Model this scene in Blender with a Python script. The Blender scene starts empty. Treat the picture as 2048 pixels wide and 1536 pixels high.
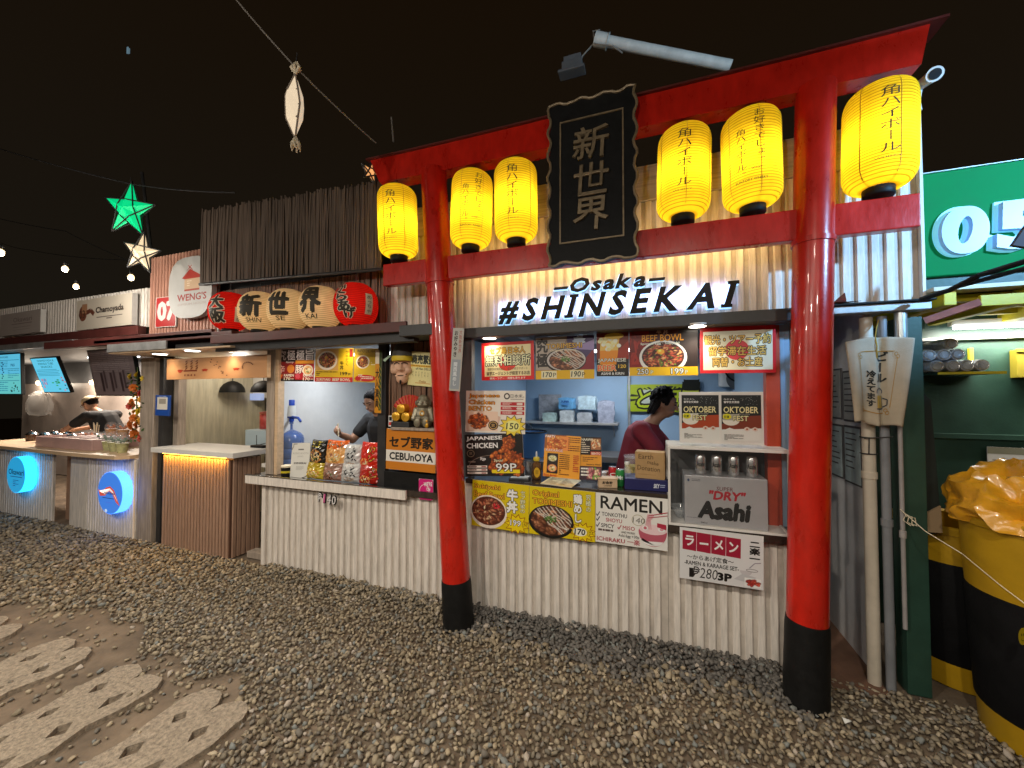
import bpy, bmesh, math, random
import numpy as np
from mathutils import Vector, Matrix
R = math.radians
scene = bpy.context.scene
COL = scene.collection
# ------------------------------------------------------------------ camera, world, exposure
FPX, CAMZ = 770.0, 1.6
PIT, YAW = R(1.52), R(19.36)
FW = Vector((-math.sin(YAW)*math.cos(PIT), math.cos(YAW)*math.cos(PIT), math.sin(PIT)))
RT = Vector((math.cos(YAW), math.sin(YAW), 0)); UP = RT.cross(FW); EYE = Vector((0, 0, CAMZ))
cd = bpy.data.cameras.new('camera'); cam = bpy.data.objects.new('camera', cd); COL.objects.link(cam)
cd.sensor_width = 36.0; cd.lens = 36.0*FPX/2048.0; cd.clip_start = 0.02; cd.clip_end = 500
cam.matrix_world = Matrix(((RT.x, UP.x, -FW.x, EYE.x), (RT.y, UP.y, -FW.y, EYE.y), (RT.z, UP.z, -FW.z, EYE.z), (0, 0, 0, 1)))
scene.camera = cam
world = bpy.data.worlds.new('World'); scene.world = world; world.use_nodes = True
nt = world.node_tree; bg = nt.nodes['Background']; bg.inputs[1].default_value = 0.016
_tc = nt.nodes.new('ShaderNodeTexCoord'); _sp = nt.nodes.new('ShaderNodeSeparateXYZ'); _cr = nt.nodes.new('ShaderNodeValToRGB'); nt.links.new(_tc.outputs['Generated'], _sp.inputs[0]); nt.links.new(_sp.outputs['Z'], _cr.inputs[0]); nt.links.new(_cr.outputs[0], bg.inputs[0])
_cr.color_ramp.elements[0].color = (.62, .50, .34, 1); _cr.color_ramp.elements[0].position = .1; _cr.color_ramp.elements[1].color = (.50, .27, .11, 1); _cr.color_ramp.elements[1].position = .75   # town glow low down, browner overhead
scene.view_settings.view_transform = 'Standard'; scene.view_settings.look = 'None'
scene.view_settings.exposure = 0.0; scene.view_settings.gamma = 1.0
scene.render.engine = 'CYCLES'
cy = scene.cycles
cy.use_denoising = True; cy.max_bounces = 7; cy.diffuse_bounces = 3; cy.glossy_bounces = 3; cy.transmission_bounces = 6
cy.transparent_max_bounces = 12; cy.caustics_reflective = False; cy.caustics_refractive = False; cy.sample_clamp_indirect = 2.5
try: cy.denoiser = 'OPENIMAGEDENOISE'
except Exception: pass

# ------------------------------------------------------------------ measuring: a point of the place from its direction and a known plane
def ray(x, y): return FW + RT*((x-1024)/FPX) - UP*((y-768)/FPX)
def at(x, y, Y): r = ray(x, y); return EYE + r*(Y/r.y)
def atx(x, y, X): r = ray(x, y); return EYE + r*(X/r.x)
def atz(x, y, Z): r = ray(x, y); return EYE + r*((Z-CAMZ)/r.z)
YF, YT = 2.69, 2.45          # the row of stall fronts; the torii

def lin(c): return c/12.92 if c <= 0.04045 else ((c+0.055)/1.055)**2.4
def hx(s): return tuple(lin(int(s[i:i+2], 16)/255) for i in (0, 2, 4))

# ------------------------------------------------------------------ materials
def mat(name, col, rough=0.6, metal=0.0, noise=0.0, scale=8.0, stretch=(1, 1, 1), bump=0.0, bscale=60.0, emit=0.0, ecol=None, spec=0.5, coat=0.0, alpha=1.0, trans=0.0):
    m = bpy.data.materials.new(name); m.use_nodes = True
    nt = m.node_tree; b = nt.nodes['Principled BSDF']
    if isinstance(col, str): col = hx(col)
    b.inputs['Base Color'].default_value = (*col, 1); b.inputs['Roughness'].default_value = rough
    b.inputs['Metallic'].default_value = metal; b.inputs['Specular IOR Level'].default_value = spec
    b.inputs['Coat Weight'].default_value = coat; b.inputs['Alpha'].default_value = alpha; b.inputs['Transmission Weight'].default_value = trans
    tc = nt.nodes.new('ShaderNodeTexCoord'); mp = nt.nodes.new('ShaderNodeMapping')
    nt.links.new(tc.outputs['Object'], mp.inputs['Vector']); mp.inputs['Scale'].default_value = stretch
    oi = nt.nodes.new('ShaderNodeObjectInfo'); ad = nt.nodes.new('ShaderNodeVectorMath'); ad.operation = 'ADD'
    sc_ = nt.nodes.new('ShaderNodeVectorMath'); sc_.operation = 'SCALE'; sc_.inputs['Scale'].default_value = 7.0
    cmb = nt.nodes.new('ShaderNodeCombineXYZ')
    for i in range(3): nt.links.new(oi.outputs['Random'], cmb.inputs[i])
    nt.links.new(cmb.outputs[0], sc_.inputs[0]); nt.links.new(mp.outputs[0], ad.inputs[0]); nt.links.new(sc_.outputs[0], ad.inputs[1])
    if noise:
        n = nt.nodes.new('ShaderNodeTexNoise'); n.inputs['Scale'].default_value = scale; n.inputs['Detail'].default_value = 6; n.inputs['Roughness'].default_value = 0.65
        nt.links.new(ad.outputs[0], n.inputs['Vector'])
        cr = nt.nodes.new('ShaderNodeValToRGB')
        cr.color_ramp.elements[0].position = 0.3; cr.color_ramp.elements[1].position = 0.7
        cr.color_ramp.elements[0].color = (*[max(0, c*(1-noise)) for c in col], 1); cr.color_ramp.elements[1].color = (*[min(1, c*(1+noise)) for c in col], 1)
        nt.links.new(n.outputs['Fac'], cr.inputs['Fac']); nt.links.new(cr.outputs[0], b.inputs['Base Color'])
        mr = nt.nodes.new('ShaderNodeMapRange'); mr.inputs['To Min'].default_value = max(0.02, rough-0.12); mr.inputs['To Max'].default_value = min(1, rough+0.12)
        nt.links.new(n.outputs['Fac'], mr.inputs['Value']); nt.links.new(mr.outputs[0], b.inputs['Roughness'])
    if bump:
        n2 = nt.nodes.new('ShaderNodeTexNoise'); n2.inputs['Scale'].default_value = bscale; n2.inputs['Detail'].default_value = 4
        nt.links.new(ad.outputs[0], n2.inputs['Vector']); bp = nt.nodes.new('ShaderNodeBump'); bp.inputs['Strength'].default_value = bump; bp.inputs['Distance'].default_value = 0.01
        nt.links.new(n2.outputs['Fac'], bp.inputs['Height']); nt.links.new(bp.outputs[0], b.inputs['Normal'])
    if emit:
        b.inputs['Emission Color'].default_value = (*(ecol or col), 1); b.inputs['Emission Strength'].default_value = emit
    return m
def attr_mat(name, rough=0.45, emit=0.0, coat=0.0, base=1.0, bump=0.0):
    m = bpy.data.materials.new(name); m.use_nodes = True; nt = m.node_tree; b = nt.nodes['Principled BSDF']
    a = nt.nodes.new('ShaderNodeAttribute'); a.attribute_name = 'Col'
    b.inputs['Roughness'].default_value = rough; b.inputs['Coat Weight'].default_value = coat
    if base == 1.0: nt.links.new(a.outputs['Color'], b.inputs['Base Color'])
    else: b.inputs['Base Color'].default_value = (0.02, 0.02, 0.02, 1)
    if emit: nt.links.new(a.outputs['Color'], b.inputs['Emission Color']); b.inputs['Emission Strength'].default_value = emit
    if bump:
        n2 = nt.nodes.new('ShaderNodeTexNoise'); n2.inputs['Scale'].default_value = 40; n2.inputs['Detail'].default_value = 5
        tc = nt.nodes.new('ShaderNodeTexCoord'); nt.links.new(tc.outputs['Object'], n2.inputs['Vector'])
        bp = nt.nodes.new('ShaderNodeBump'); bp.inputs['Strength'].default_value = bump; bp.inputs['Distance'].default_value = 0.01
        nt.links.new(n2.outputs['Fac'], bp.inputs['Height']); nt.links.new(bp.outputs[0], b.inputs['Normal'])
    return m
def glassy(name, col, alpha=0.25, rough=0.05):
    m = bpy.data.materials.new(name); m.use_nodes = True; nt = m.node_tree; b = nt.nodes['Principled BSDF']
    b.inputs['Base Color'].default_value = (*col, 1); b.inputs['Roughness'].default_value = rough; b.inputs['Alpha'].default_value = alpha
    return m
PRINT = attr_mat('printed_sheet', 0.42, coat=0.15)
SCREEN = attr_mat('lit_screen', 0.2, emit=1.0, base=0)
M = {}

# ------------------------------------------------------------------ objects
def tag(o, label=None, cat=None, group=None, kind=None):
    if label: o['label'] = label
    if cat: o['category'] = cat
    if group: o['group'] = group
    if kind: o['kind'] = kind
    return o
def empty(name, loc, label=None, cat=None, group=None, rz=0):
    o = bpy.data.objects.new(name, None); COL.objects.link(o); o.location = loc; o.rotation_euler = (0, 0, rz); o.empty_display_size = 0.1
    return tag(o, label, cat, group)
def base_of(p):
    v = Vector((0, 0, 0))
    while p is not None: v += p.location; p = p.parent
    return v
def obj_from(name, me, material=None, parent=None, loc=(0, 0, 0)):
    o = bpy.data.objects.new(name, me); COL.objects.link(o)
    if material is not None and not me.materials: me.materials.append(material)
    if parent is not None: o.parent = parent
    o.location = loc
    return o
class MB:
    def __init__(s): s.v = []; s.f = []
    def add(s, vs, fs):
        k = len(s.v); s.v += [tuple(p) for p in vs]; s.f += [tuple(i+k for i in f) for f in fs]; return s
    def box(s, x0, x1, y0, y1, z0, z1, b=0.0):
        if b <= 0:
            return s.add([(x0, y0, z0), (x1, y0, z0), (x1, y1, z0), (x0, y1, z0), (x0, y0, z1), (x1, y0, z1), (x1, y1, z1), (x0, y1, z1)],
                [(0, 3, 2, 1), (4, 5, 6, 7), (0, 1, 5, 4), (1, 2, 6, 5), (2, 3, 7, 6), (3, 0, 4, 7)])
        bm = bmesh.new(); bmesh.ops.create_cube(bm, size=1)
        for v in bm.verts: v.co = Vector((x0+(v.co.x+.5)*(x1-x0), y0+(v.co.y+.5)*(y1-y0), z0+(v.co.z+.5)*(z1-z0)))
        bmesh.ops.bevel(bm, geom=bm.edges[:], offset=min(b, .45*min(x1-x0, y1-y0, z1-z0)), segments=2, affect='EDGES', profile=0.6)
        return s.bm(bm)
    def bm(s, bm):
        bm.verts.index_update(); vs = [v.co[:] for v in bm.verts]; fs = [[v.index for v in f.verts] for f in bm.faces]; bm.free(); return s.add(vs, fs)
    def tube(s, pts, r, n=8, caps=True):
        pts = [Vector(p) for p in pts]; m = len(pts); rs = r if isinstance(r, (list, tuple)) else [r]*m
        vs = []; prev = None
        for i, p in enumerate(pts):
            d = (pts[min(i+1, m-1)]-pts[max(i-1, 0)]).normalized()
            if prev is None: a = d.orthogonal().normalized()
            else:
                a = prev - d*prev.dot(d)
                a = a.normalized() if a.length > 1e-6 else d.orthogonal().normalized()
            prev = a; b = d.cross(a)
            for k in range(n):
                t = 2*math.pi*k/n; vs.append(p + (a*math.cos(t)+b*math.sin(t))*rs[i])
        fs = [(i*n+k, i*n+(k+1) % n, (i+1)*n+(k+1) % n, (i+1)*n+k) for i in range(m-1) for k in range(n)]
        if caps: fs += [tuple(range(n))[::-1], tuple((m-1)*n+k for k in range(n))]
        return s.add(vs, fs)
    def lathe(s, prof, n=24, c=(0, 0, 0), caps=True):
        vs = []; m = len(prof)
        for r, z in prof:
            for k in range(n): t = 2*math.pi*k/n; vs.append((c[0]+r*math.cos(t), c[1]+r*math.sin(t), c[2]+z))
        fs = [(i*n+k, i*n+(k+1) % n, (i+1)*n+(k+1) % n, (i+1)*n+k) for i in range(m-1) for k in range(n)]
        if caps: fs += [tuple(range(n))[::-1], tuple((m-1)*n+k for k in range(n))]
        return s.add(vs, fs)
    def prism(s, poly, y0, y1):      # poly of (x, z), extruded along Y
        n = len(poly)
        vs = [(x, y0, z) for x, z in poly]+[(x, y1, z) for x, z in poly]
        fs = [tuple(range(n)), tuple(range(2*n-1, n-1, -1))]+[(i, i+n, (i+1) % n+n, (i+1) % n) for i in range(n)]
        return s.add(vs, fs)
    def vprism(s, poly, z0, z1):     # poly of (x, y), extruded along Z
        n = len(poly)
        vs = [(x, y, z0) for x, y in poly]+[(x, y, z1) for x, y in poly]
        fs = [tuple(range(n))[::-1], tuple(range(n, 2*n))]+[(i, (i+1) % n, (i+1) % n+n, i+n) for i in range(n)]
        return s.add(vs, fs)
    def sph(s, c, r, nu=14, nv=9):
        rx, ry, rz = (r, r, r) if not isinstance(r, (list, tuple)) else r
        vs = [(c[0], c[1], c[2]-rz)]
        for j in range(1, nv):
            p = math.pi*j/nv
            for k in range(nu): t = 2*math.pi*k/nu; vs.append((c[0]+rx*math.sin(p)*math.cos(t), c[1]+ry*math.sin(p)*math.sin(t), c[2]-rz*math.cos(p)))
        vs.append((c[0], c[1], c[2]+rz)); e = len(vs)-1
        fs = [(0, 1+(k+1) % nu, 1+k) for k in range(nu)]+[(e, 1+(nv-2)*nu+k, 1+(nv-2)*nu+(k+1) % nu) for k in range(nu)]
        fs += [(1+j*nu+k, 1+j*nu+(k+1) % nu, 1+(j+1)*nu+(k+1) % nu, 1+(j+1)*nu+k) for j in range(nv-2) for k in range(nu)]
        return s.add(vs, fs)
    def cap(s, p0, p1, r0, r1, n=10):
        p0 = Vector(p0); p1 = Vector(p1); d = (p1-p0); L = d.length; d = d.normalized(); pts = []; rs = []
        for t in (-1, -.8, -.4, 0): pts.append(p0+d*r0*t); rs.append(max(.0008, r0*math.sqrt(max(0, 1-t*t))))
        for t in (0, .4, .8, 1): pts.append(p1+d*r1*t); rs.append(max(.0008, r1*math.sqrt(max(0, 1-t*t))))
        return s.tube(pts, rs, n)
    def mesh(s, name, smooth=False):
        me = bpy.data.meshes.new(name); me.from_pydata(s.v, [], s.f); me.validate()
        bm = bmesh.new(); bm.from_mesh(me); bmesh.ops.recalc_face_normals(bm, faces=bm.faces); bm.to_mesh(me); bm.free()
        if smooth: me.polygons.foreach_set('use_smooth', [True]*len(me.polygons)); me.update()
        return me
    def obj(s, name, material, parent=None, world=False, smooth=False, origin=None):
        if world:
            b = base_of(parent) if parent is not None else Vector(origin or (0, 0, 0))
            s.v = [(x-b.x, y-b.y, z-b.z) for x, y, z in s.v]
        me = s.mesh(name, smooth); o = obj_from(name, me, material, parent)
        if parent is None and origin is not None: o.location = origin
        if smooth == 'auto' or smooth is True:
            try: me.set_sharp_from_angle(angle=R(40))
            except Exception: pass
        return o
def dup(o, loc=None, parent=None):
    c = o.copy(); COL.objects.link(c)
    if parent is not None: c.parent = parent
    if loc is not None: c.location = loc
    for ch in list(o.children): dup(ch, None, c)
    return c
def copy_part(o, loc, parent):
    c = o.copy(); COL.objects.link(c); c.parent = parent; c.location = loc; return c

# ------------------------------------------------------------------ lettering
_cu = bpy.data.curves.new('lettering', 'FONT'); _fo = bpy.data.objects.new('lettering', _cu); _gc = {}
def glyphs(t, bold=0.0, res=2):
    k = (t, round(bold, 3), res)
    if k not in _gc:
        _cu.body = t; _cu.offset = bold; _cu.resolution_u = res; me = _fo.to_mesh()
        v = np.array([(p.co.x, p.co.y) for p in me.vertices]).reshape(-1, 2); f = [tuple(p.vertices) for p in me.polygons]; _fo.to_mesh_clear(); _gc[k] = (v, f)
    return _gc[k]
def letter_solid(t, bold, w, h, depth, shear=0.0):
    """a raised letter: front at y=0, back at y=depth, centred on x, foot at z=0"""
    v, f = glyphs(t, bold); lo = v.min(0); hi = v.max(0); n = len(v)
    p = (v-lo)/np.maximum(hi-lo, 1e-6); xy = [((a-.5)*w+shear*(b-.5)*h, b*h) for a, b in p]
    vs = [(x, 0, z) for x, z in xy]+[(x, depth, z) for x, z in xy]; cnt = {}
    for q in f:
        for i in range(len(q)): e = (q[i], q[(i+1) % len(q)]); cnt[e] = 1
    fs = [tuple(q) for q in f]+[tuple(i+n for i in q[::-1]) for q in f]
    fs += [(a, a+n, b+n, b) for (a, b) in cnt if (b, a) not in cnt]
    return MB().add(vs, fs)

# ------------------------------------------------------------------ small painted pictures (food photographs on the posters) as coloured grids
class Cv:
    def __init__(s, w, h, bg): s.w, s.h = w, h; s.a = np.zeros((h, w, 3)); s.a[:] = hx(bg) if isinstance(bg, str) else bg; s.m = np.ones((h, w), bool); s.yy, s.xx = np.mgrid[0:h, 0:w]; s.xx = (s.xx+.5)/w; s.yy = (s.yy+.5)/h
    def _d(s, cx, cy_, rx, ry, ang):
        dx = s.xx-cx; dy = (s.yy-cy_)*s.h/s.w; c, n = math.cos(ang), math.sin(ang); return np.sqrt(((dx*c+dy*n)/rx)**2+((-dx*n+dy*c)/ry)**2)
    def ell(s, cx, cy_, rx, ry, col, ang=0, soft=.25):
        k = np.clip((1-s._d(cx, cy_, rx, ry, ang))/soft, 0, 1)[..., None]; s.a = s.a*(1-k)+np.array(hx(col) if isinstance(col, str) else col)*k; return s
    def pieces(s, rnd, cx, cy_, rx, ry, n, lo, hi, pal, asp=2.2):
        for _ in range(n):
            t = rnd.uniform(0, 6.28); q = math.sqrt(rnd.random()); L = rnd.uniform(lo, hi); a = rnd.uniform(0, 3.14); c = np.array(hx(rnd.choice(pal)))*rnd.uniform(.7, 1.2)
            x, y = cx+math.cos(t)*q*rx, cy_+math.sin(t)*q*ry
            s.ell(x, y, L*1.1, L/asp*1.25, c*.35, a, .3); s.ell(x, y, L, L/asp, c, a, .5); s.ell(x-L*.15, y-L*.2, L*.5, L/asp*.4, np.minimum(1, c*1.7+.03), a, .8)
        return s
    def stroke(s, pts, r, col):
        for (x0, y0), (x1, y1) in zip(pts, pts[1:]):
            n = max(1, int(math.hypot(x1-x0, y1-y0)/(r*.7)))
            for i in range(n+1): s.ell(x0+(x1-x0)*i/n, y0+(y1-y0)*i/n, r, r, col, 0, .5)
        return s
    def clip(s, cx, cy_, rx, ry): s.m &= s._d(cx, cy_, rx, ry, 0) <= 1; return s
BEEF = ['5a2a1c', '7a3f2a', '8a4a35', '4a2015', '9c6348', '6b3020']; CHK = ['8a3a14', 'a84c1c', '6e2c10', 'c0662a', '94481a']; TORI = ['7a4a30', '9a6545', '6a3a25', '5a2f1c']
def food(kind, seed, n=58):
    r = random.Random(seed)
    if kind == 'beef':
        c = Cv(n, n, '4a2216').pieces(r, .5, .5, .45, .45, 150, .04, .11, BEEF, 3).pieces(r, .5, .5, .42, .42, 26, .03, .07, ['c9a27e', 'b88a60', 'd8b890'], 3.2)
        c.pieces(r, .74, .3, .1, .1, 14, .03, .06, ['b0202a', 'c83038'], 2); c.clip(.5, .5, .48, .48)
    elif kind == 'spicy':
        c = Cv(n, n, '3c140c').pieces(r, .5, .5, .45, .45, 160, .03, .08, ['a04028', '7a2818', 'c06a40', '8e3a20', 'd08a58'], 2.4).pieces(r, .5, .5, .42, .42, 40, .02, .04, ['3f6a20', '5a8a30'], 2)
        c.ell(.45, .33, .1, .1, 'f0902a').ell(.43, .3, .04, .04, 'ffc860'); c.clip(.5, .5, .48, .48)
    elif kind == 'tori':
        c = Cv(n, n, '3a1c10').pieces(r, .5, .5, .45, .45, 110, .05, .1, TORI, 2)
        for i in range(9):
            x = .0+i*.10; c.stroke([(x+.16*k_+r.uniform(-.02, .02), .10+.17*k_+r.uniform(-.03, .03)+(.03 if k_ % 2 else -.03)) for k_ in range(6)], .0125, 'ecd0c0')
        c.pieces(r, .5, .45, .14, .12, 40, .02, .035, ['3a6a24', '5c8a3a', '2a4a18'], 1.6); c.clip(.5, .5, .48, .48)
    elif kind == 'karaage':
        c = Cv(n, n, '1a1412'); c.m[:] = False
        for (x, y, q) in ((.6, .2, .17), (.52, .42, .17), (.3, .55, .2), (.74, .58, .2), (.55, .68, .19), (.36, .8, .17), (.78, .82, .18), (.15, .78, .12)):
            c.m |= c._d(x, y, q*1.08, q, 0) < 1+.12*np.sin(c.xx*40+c.yy*33)
            c.pieces(r, x, y, q*.9, q*.9, 50, .025, .07, CHK, 1.5)
    elif kind == 'ramen':
        c = Cv(n, n, 'd08a4a').pieces(r, .5, .5, .4, .4, 30, .1, .2, ['e0b070', 'c88040', 'e8c890'], 5)
        for i in range(9): y = .3+i*.05; c.stroke([(.2, y), (.4, y+.05*math.sin(i)), (.6, y-.02), (.8, y+.04)], .014, 'f0d8a0')
        c.ell(.35, .35, .14, .12, '8a5a48').ell(.66, .35, .12, .12, 'f4ead8').ell(.66, .35, .06, .06, 'f0a030').pieces(r, .5, .68, .15, .1, 30, .02, .04, ['4a7a30', '2f5a1c'], 1.5); c.clip(.5, .5, .48, .48)
    elif kind == 'egg':
        c = Cv(n, n, '2a2420').ell(.5, .5, .46, .4, 'c8c4a8').pieces(r, .5, .5, .38, .32, 50, .05, .09, ['c8b060', 'a8a060', '8a9a50', 'd8c890'], 2); c.clip(.5, .5, .48, .42)
    return c

class Print:
    """flat print: coloured shapes in sheet coordinates (u right, v down, 0..1), each a hair above the last"""
    def __init__(s, W, H): s.W, s.H = W, H; s.v = []; s.f = []; s.c = []; s.k = 0
    def _put(s, pts, fs, cols, z=None):
        if z is None: s.k += 1; z = -(0.0003+0.00008*s.k)
        b = len(s.v); s.v += [((u-.5)*s.W, z, (1-v)*s.H) for u, v in pts]; s.f += [tuple(i+b for i in f) for f in fs]
        s.c += [tuple(cols)]*len(pts) if not isinstance(cols, list) else cols
        return s
    def poly(s, pts, col): return s._put(pts, [tuple(range(len(pts)))], hx(col))
    def rect(s, u0, v0, u1, v1, col): return s.poly([(u0, v1), (u1, v1), (u1, v0), (u0, v0)], col)
    def rrect(s, u0, v0, u1, v1, r, col):
        ru, rv = r, r*s.W/s.H; p = []
        for cx, cy_, a in ((u1-ru, v0+rv, 0), (u0+ru, v0+rv, 90), (u0+ru, v1-rv, 180), (u1-ru, v1-rv, 270)):
            p += [(cx+ru*math.cos(R(a+k*18)), cy_-rv*math.sin(R(a+k*18))) for k in range(6)]
        return s.poly(p, col)
    def ell(s, u, v, ru, rv, col, n=30): return s.poly([(u+ru*math.cos(t), v-rv*math.sin(t)) for t in [2*math.pi*i/n for i in range(n)]], col)
    def ring(s, u, v, ru, rv, w, col, n=30, a0=0, a1=360):
        pts = []; fs = []
        for i in range(n+1): t = R(a0+(a1-a0)*i/n); pts += [(u+ru*math.cos(t), v-rv*math.sin(t)), (u+(ru-w)*math.cos(t), v-(rv-w*s.W/s.H)*math.sin(t))]
        fs = [(2*i, 2*i+2, 2*i+3, 2*i+1) for i in range(n)]; return s._put(pts, fs, hx(col))
    def burst(s, u, v, ru, rv, col, n=12, inner=.7): return s._put([(u, v)]+[(u+ru*(1 if i % 2 else inner)*math.cos(math.pi*i/n), v-rv*(1 if i % 2 else inner)*math.sin(math.pi*i/n)) for i in range(2*n)], [(0, i+1, (i+1) % (2*n)+1) for i in range(2*n)], hx(col))
    def line(s, pts, w, col):
        a = s.W/s.H
        for (x0, y0), (x1, y1) in zip(pts, pts[1:]):
            dx, dy = x1-x0, (y1-y0)/a; L = math.hypot(dx, dy) or 1; nx, ny = -dy/L*w/2, dx/L*w/2*a
            s.poly([(x0-nx, y0-ny), (x1-nx, y1-ny), (x1+nx, y1+ny), (x0+nx, y0+ny)], col)
        return s
    def lines(s, u0, v0, u1, v1, n, col, rnd, w=.45):
        for i in range(n):
            v = v0+(v1-v0)*i/n; u = u0
            while u < u1-.02*(u1-u0):
                e = min(u1, u+rnd.uniform(.08, .3)*(u1-u0)); s.rect(u, v, e, v+(v1-v0)/n*w, col); u = e+.025*(u1-u0)
                if rnd.random() < .12: break
        return s
    def _copies(s, v, f, r, n):
        out = [(v, f)]
        for k in range(n): a = 2*math.pi*k/n+.3; out.append((v+np.array([r*math.cos(a), r*math.sin(a)]), f))
        return out
    def _stack(s, parts, place, col, step=.000012):
        s.k += 1; z = -(0.0003+0.00008*s.k)
        for i, (v, f) in enumerate(parts): s._put(place(v), f, col, z-step*i)
        return s
    def text(s, t, u0, v0, u1, v1, col, bold=.02, out=None, ow=.05, shear=0, rot=0, gap=0):
        bold = min(max(0, bold)*.8, .016 if out else 1); v, f = glyphs(t, 0); lo = v.min(0)-bold; hi = v.max(0)+bold; W = s.W*(u1-u0); asp = (hi[1]-lo[1])/max(1e-6, hi[0]-lo[0])
        def place(vv):
            p = (vv-lo)/np.maximum(hi-lo, 1e-6); u = u0+(u1-u0)*p[:, 0]+shear*(p[:, 1]-.5)*(v1-v0)*s.H/s.W; w = v1-(v1-v0)*p[:, 1]
            if rot:
                cu, cv_ = (u0+u1)/2, (v0+v1)/2; du = (u-cu)*s.W; dv = (w-cv_)*s.H; c, n = math.cos(R(rot)), math.sin(R(rot)); u = cu+(du*c+dv*n)/s.W; w = cv_+(-du*n+dv*c)/s.H
            return list(zip(u, w))
        if out: s._stack(s._copies(v, f, bold+ow*1.1, 10), place, hx(out))
        return s._stack(s._copies(v, f, bold, 6) if bold > .004 else [(v, f)], place, hx(col))
    def vtext(s, t, u0, v0, u1, v1, col, bold=0.0, out=None, ow=.05, shear=0):
        n = len(t); h = (v1-v0)/n
        bold = max(0, bold)*.8
        for pas in ((1, 0) if out else (0,)):
            rad, cc, cp = (bold+ow*1.1, out, 8) if pas else (bold, col, 6)
            lay = [[[], []] for _ in range(cp+1 if rad > .004 else 1)]
            for i, ch in enumerate(t):
                v, f = glyphs(ch, 0); p = v.copy(); p[:, 1] += .12
                if ch in 'ー～－-': p = np.stack([.5+(p[:, 1]-.5), .5-(p[:, 0]-.5)], 1)
                if ch in '。、': p = p+np.array([.55, .5])
                if ch in 'ょっゃゅ': p = p+np.array([.1, .08])
                for (vv, ff), L in zip(s._copies(p, f, rad, cp), lay):
                    k = len(L[0]); L[0] += [(u0+(u1-u0)*(a+shear*(q-.5)), v0+h*(i+1-q)) for a, q in vv]; L[1] += [tuple(j+k for j in q) for q in ff]
            s.k += 1; z = -(0.0003+0.00008*s.k)
            for n_, L in enumerate(lay): s._put(L[0], L[1], hx(cc), z-.000012*n_)
        return s
    def pic(s, cv, u0, v0, u1, v1, tint=1.45):
        h, w = cv.h, cv.w; pts = [(u0+(u1-u0)*(i+.5)/w, v0+(v1-v0)*(j+.5)/h) for j in range(h) for i in range(w)]
        fs = [((j+1)*w+i, (j+1)*w+i+1, j*w+i+1, j*w+i) for j in range(h-1) for i in range(w-1) if cv.m[j, i] and cv.m[j+1, i] and cv.m[j, i+1] and cv.m[j+1, i+1]]
        return s._put(pts, fs, [tuple(np.clip(c*tint, 0, .9)) for c in cv.a.reshape(-1, 3)])
    def mesh(s, name='print'):
        me = bpy.data.meshes.new(name); me.from_pydata(s.v, [], s.f); at_ = me.color_attributes.new('Col', 'FLOAT_COLOR', 'POINT')
        at_.data.foreach_set('color', [x for c in s.c for x in (min(.82, c[0]), min(.82, c[1]), min(.82, c[2]), 1)]); return me
    def build(s, parent, material=None, name='print'):
        me = s.mesh(name); bm = bmesh.new(); bm.from_mesh(me)
        for f in bm.faces:
            if f.normal.y > 0: f.normal_flip()
        bm.to_mesh(me); bm.free()
        used = np.zeros(len(me.vertices), bool)
        return obj_from(name, me, material or PRINT, parent)
def board(name, label, cat, px, Y, thick=.005, group=None, material=None, edge='e8e8e4', design=None, pmat=None, tilt=0.0, bev=0.0):
    """a flat sheet measured by its four corners (top left, top right, bottom right, bottom left) in the plane at depth Y"""
    tl, tr, br, bl = [at(x, y, Y) for x, y in px]
    cb = (bl+br)/2; ct = (tl+tr)/2; W = ((tr-tl).length+(br-bl).length)/2; Hh = ((tl-bl).length+(tr-br).length)/2
    d = ((br-bl)+(tr-tl)); ang = math.atan2(d.z, d.x); c = (cb+ct)/2 - Vector((-math.sin(ang), 0, math.cos(ang)))*Hh/2
    o = MB().box(-W/2, W/2, 0, thick, 0, Hh, bev).obj(name, material or mat('sheet', edge, .5))
    o.location = c; o.rotation_euler = (tilt, -ang, 0); tag(o, label, cat, group)
    if design:
        p = Print(W, Hh); design(p); p.build(o, pmat)
    return o
def rectpx(x0, y0, x1, y1): return [(x0, y0), (x1, y0), (x1, y1), (x0, y1)]
def point_light(name, loc, w, col, r=.03, parent=None):
    l = bpy.data.lights.new(name, 'POINT'); l.energy = w; l.color = col; l.shadow_soft_size = r
    o = bpy.data.objects.new(name, l); COL.objects.link(o); o.location = loc
    if parent is not None: o.parent = parent
    return o
def spot_light(name, loc, target, w, col, ang=120, blend=.6, r=.04, parent=None):
    l = bpy.data.lights.new(name, 'SPOT'); l.energy = w; l.color = col; l.spot_size = R(ang); l.spot_blend = blend; l.shadow_soft_size = r
    o = bpy.data.objects.new(name, l); COL.objects.link(o); o.location = loc
    o.rotation_euler = (Vector(target)-Vector(loc)).to_track_quat('-Z', 'Y').to_euler()
    if parent is not None: o.parent = parent
    return o
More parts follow.
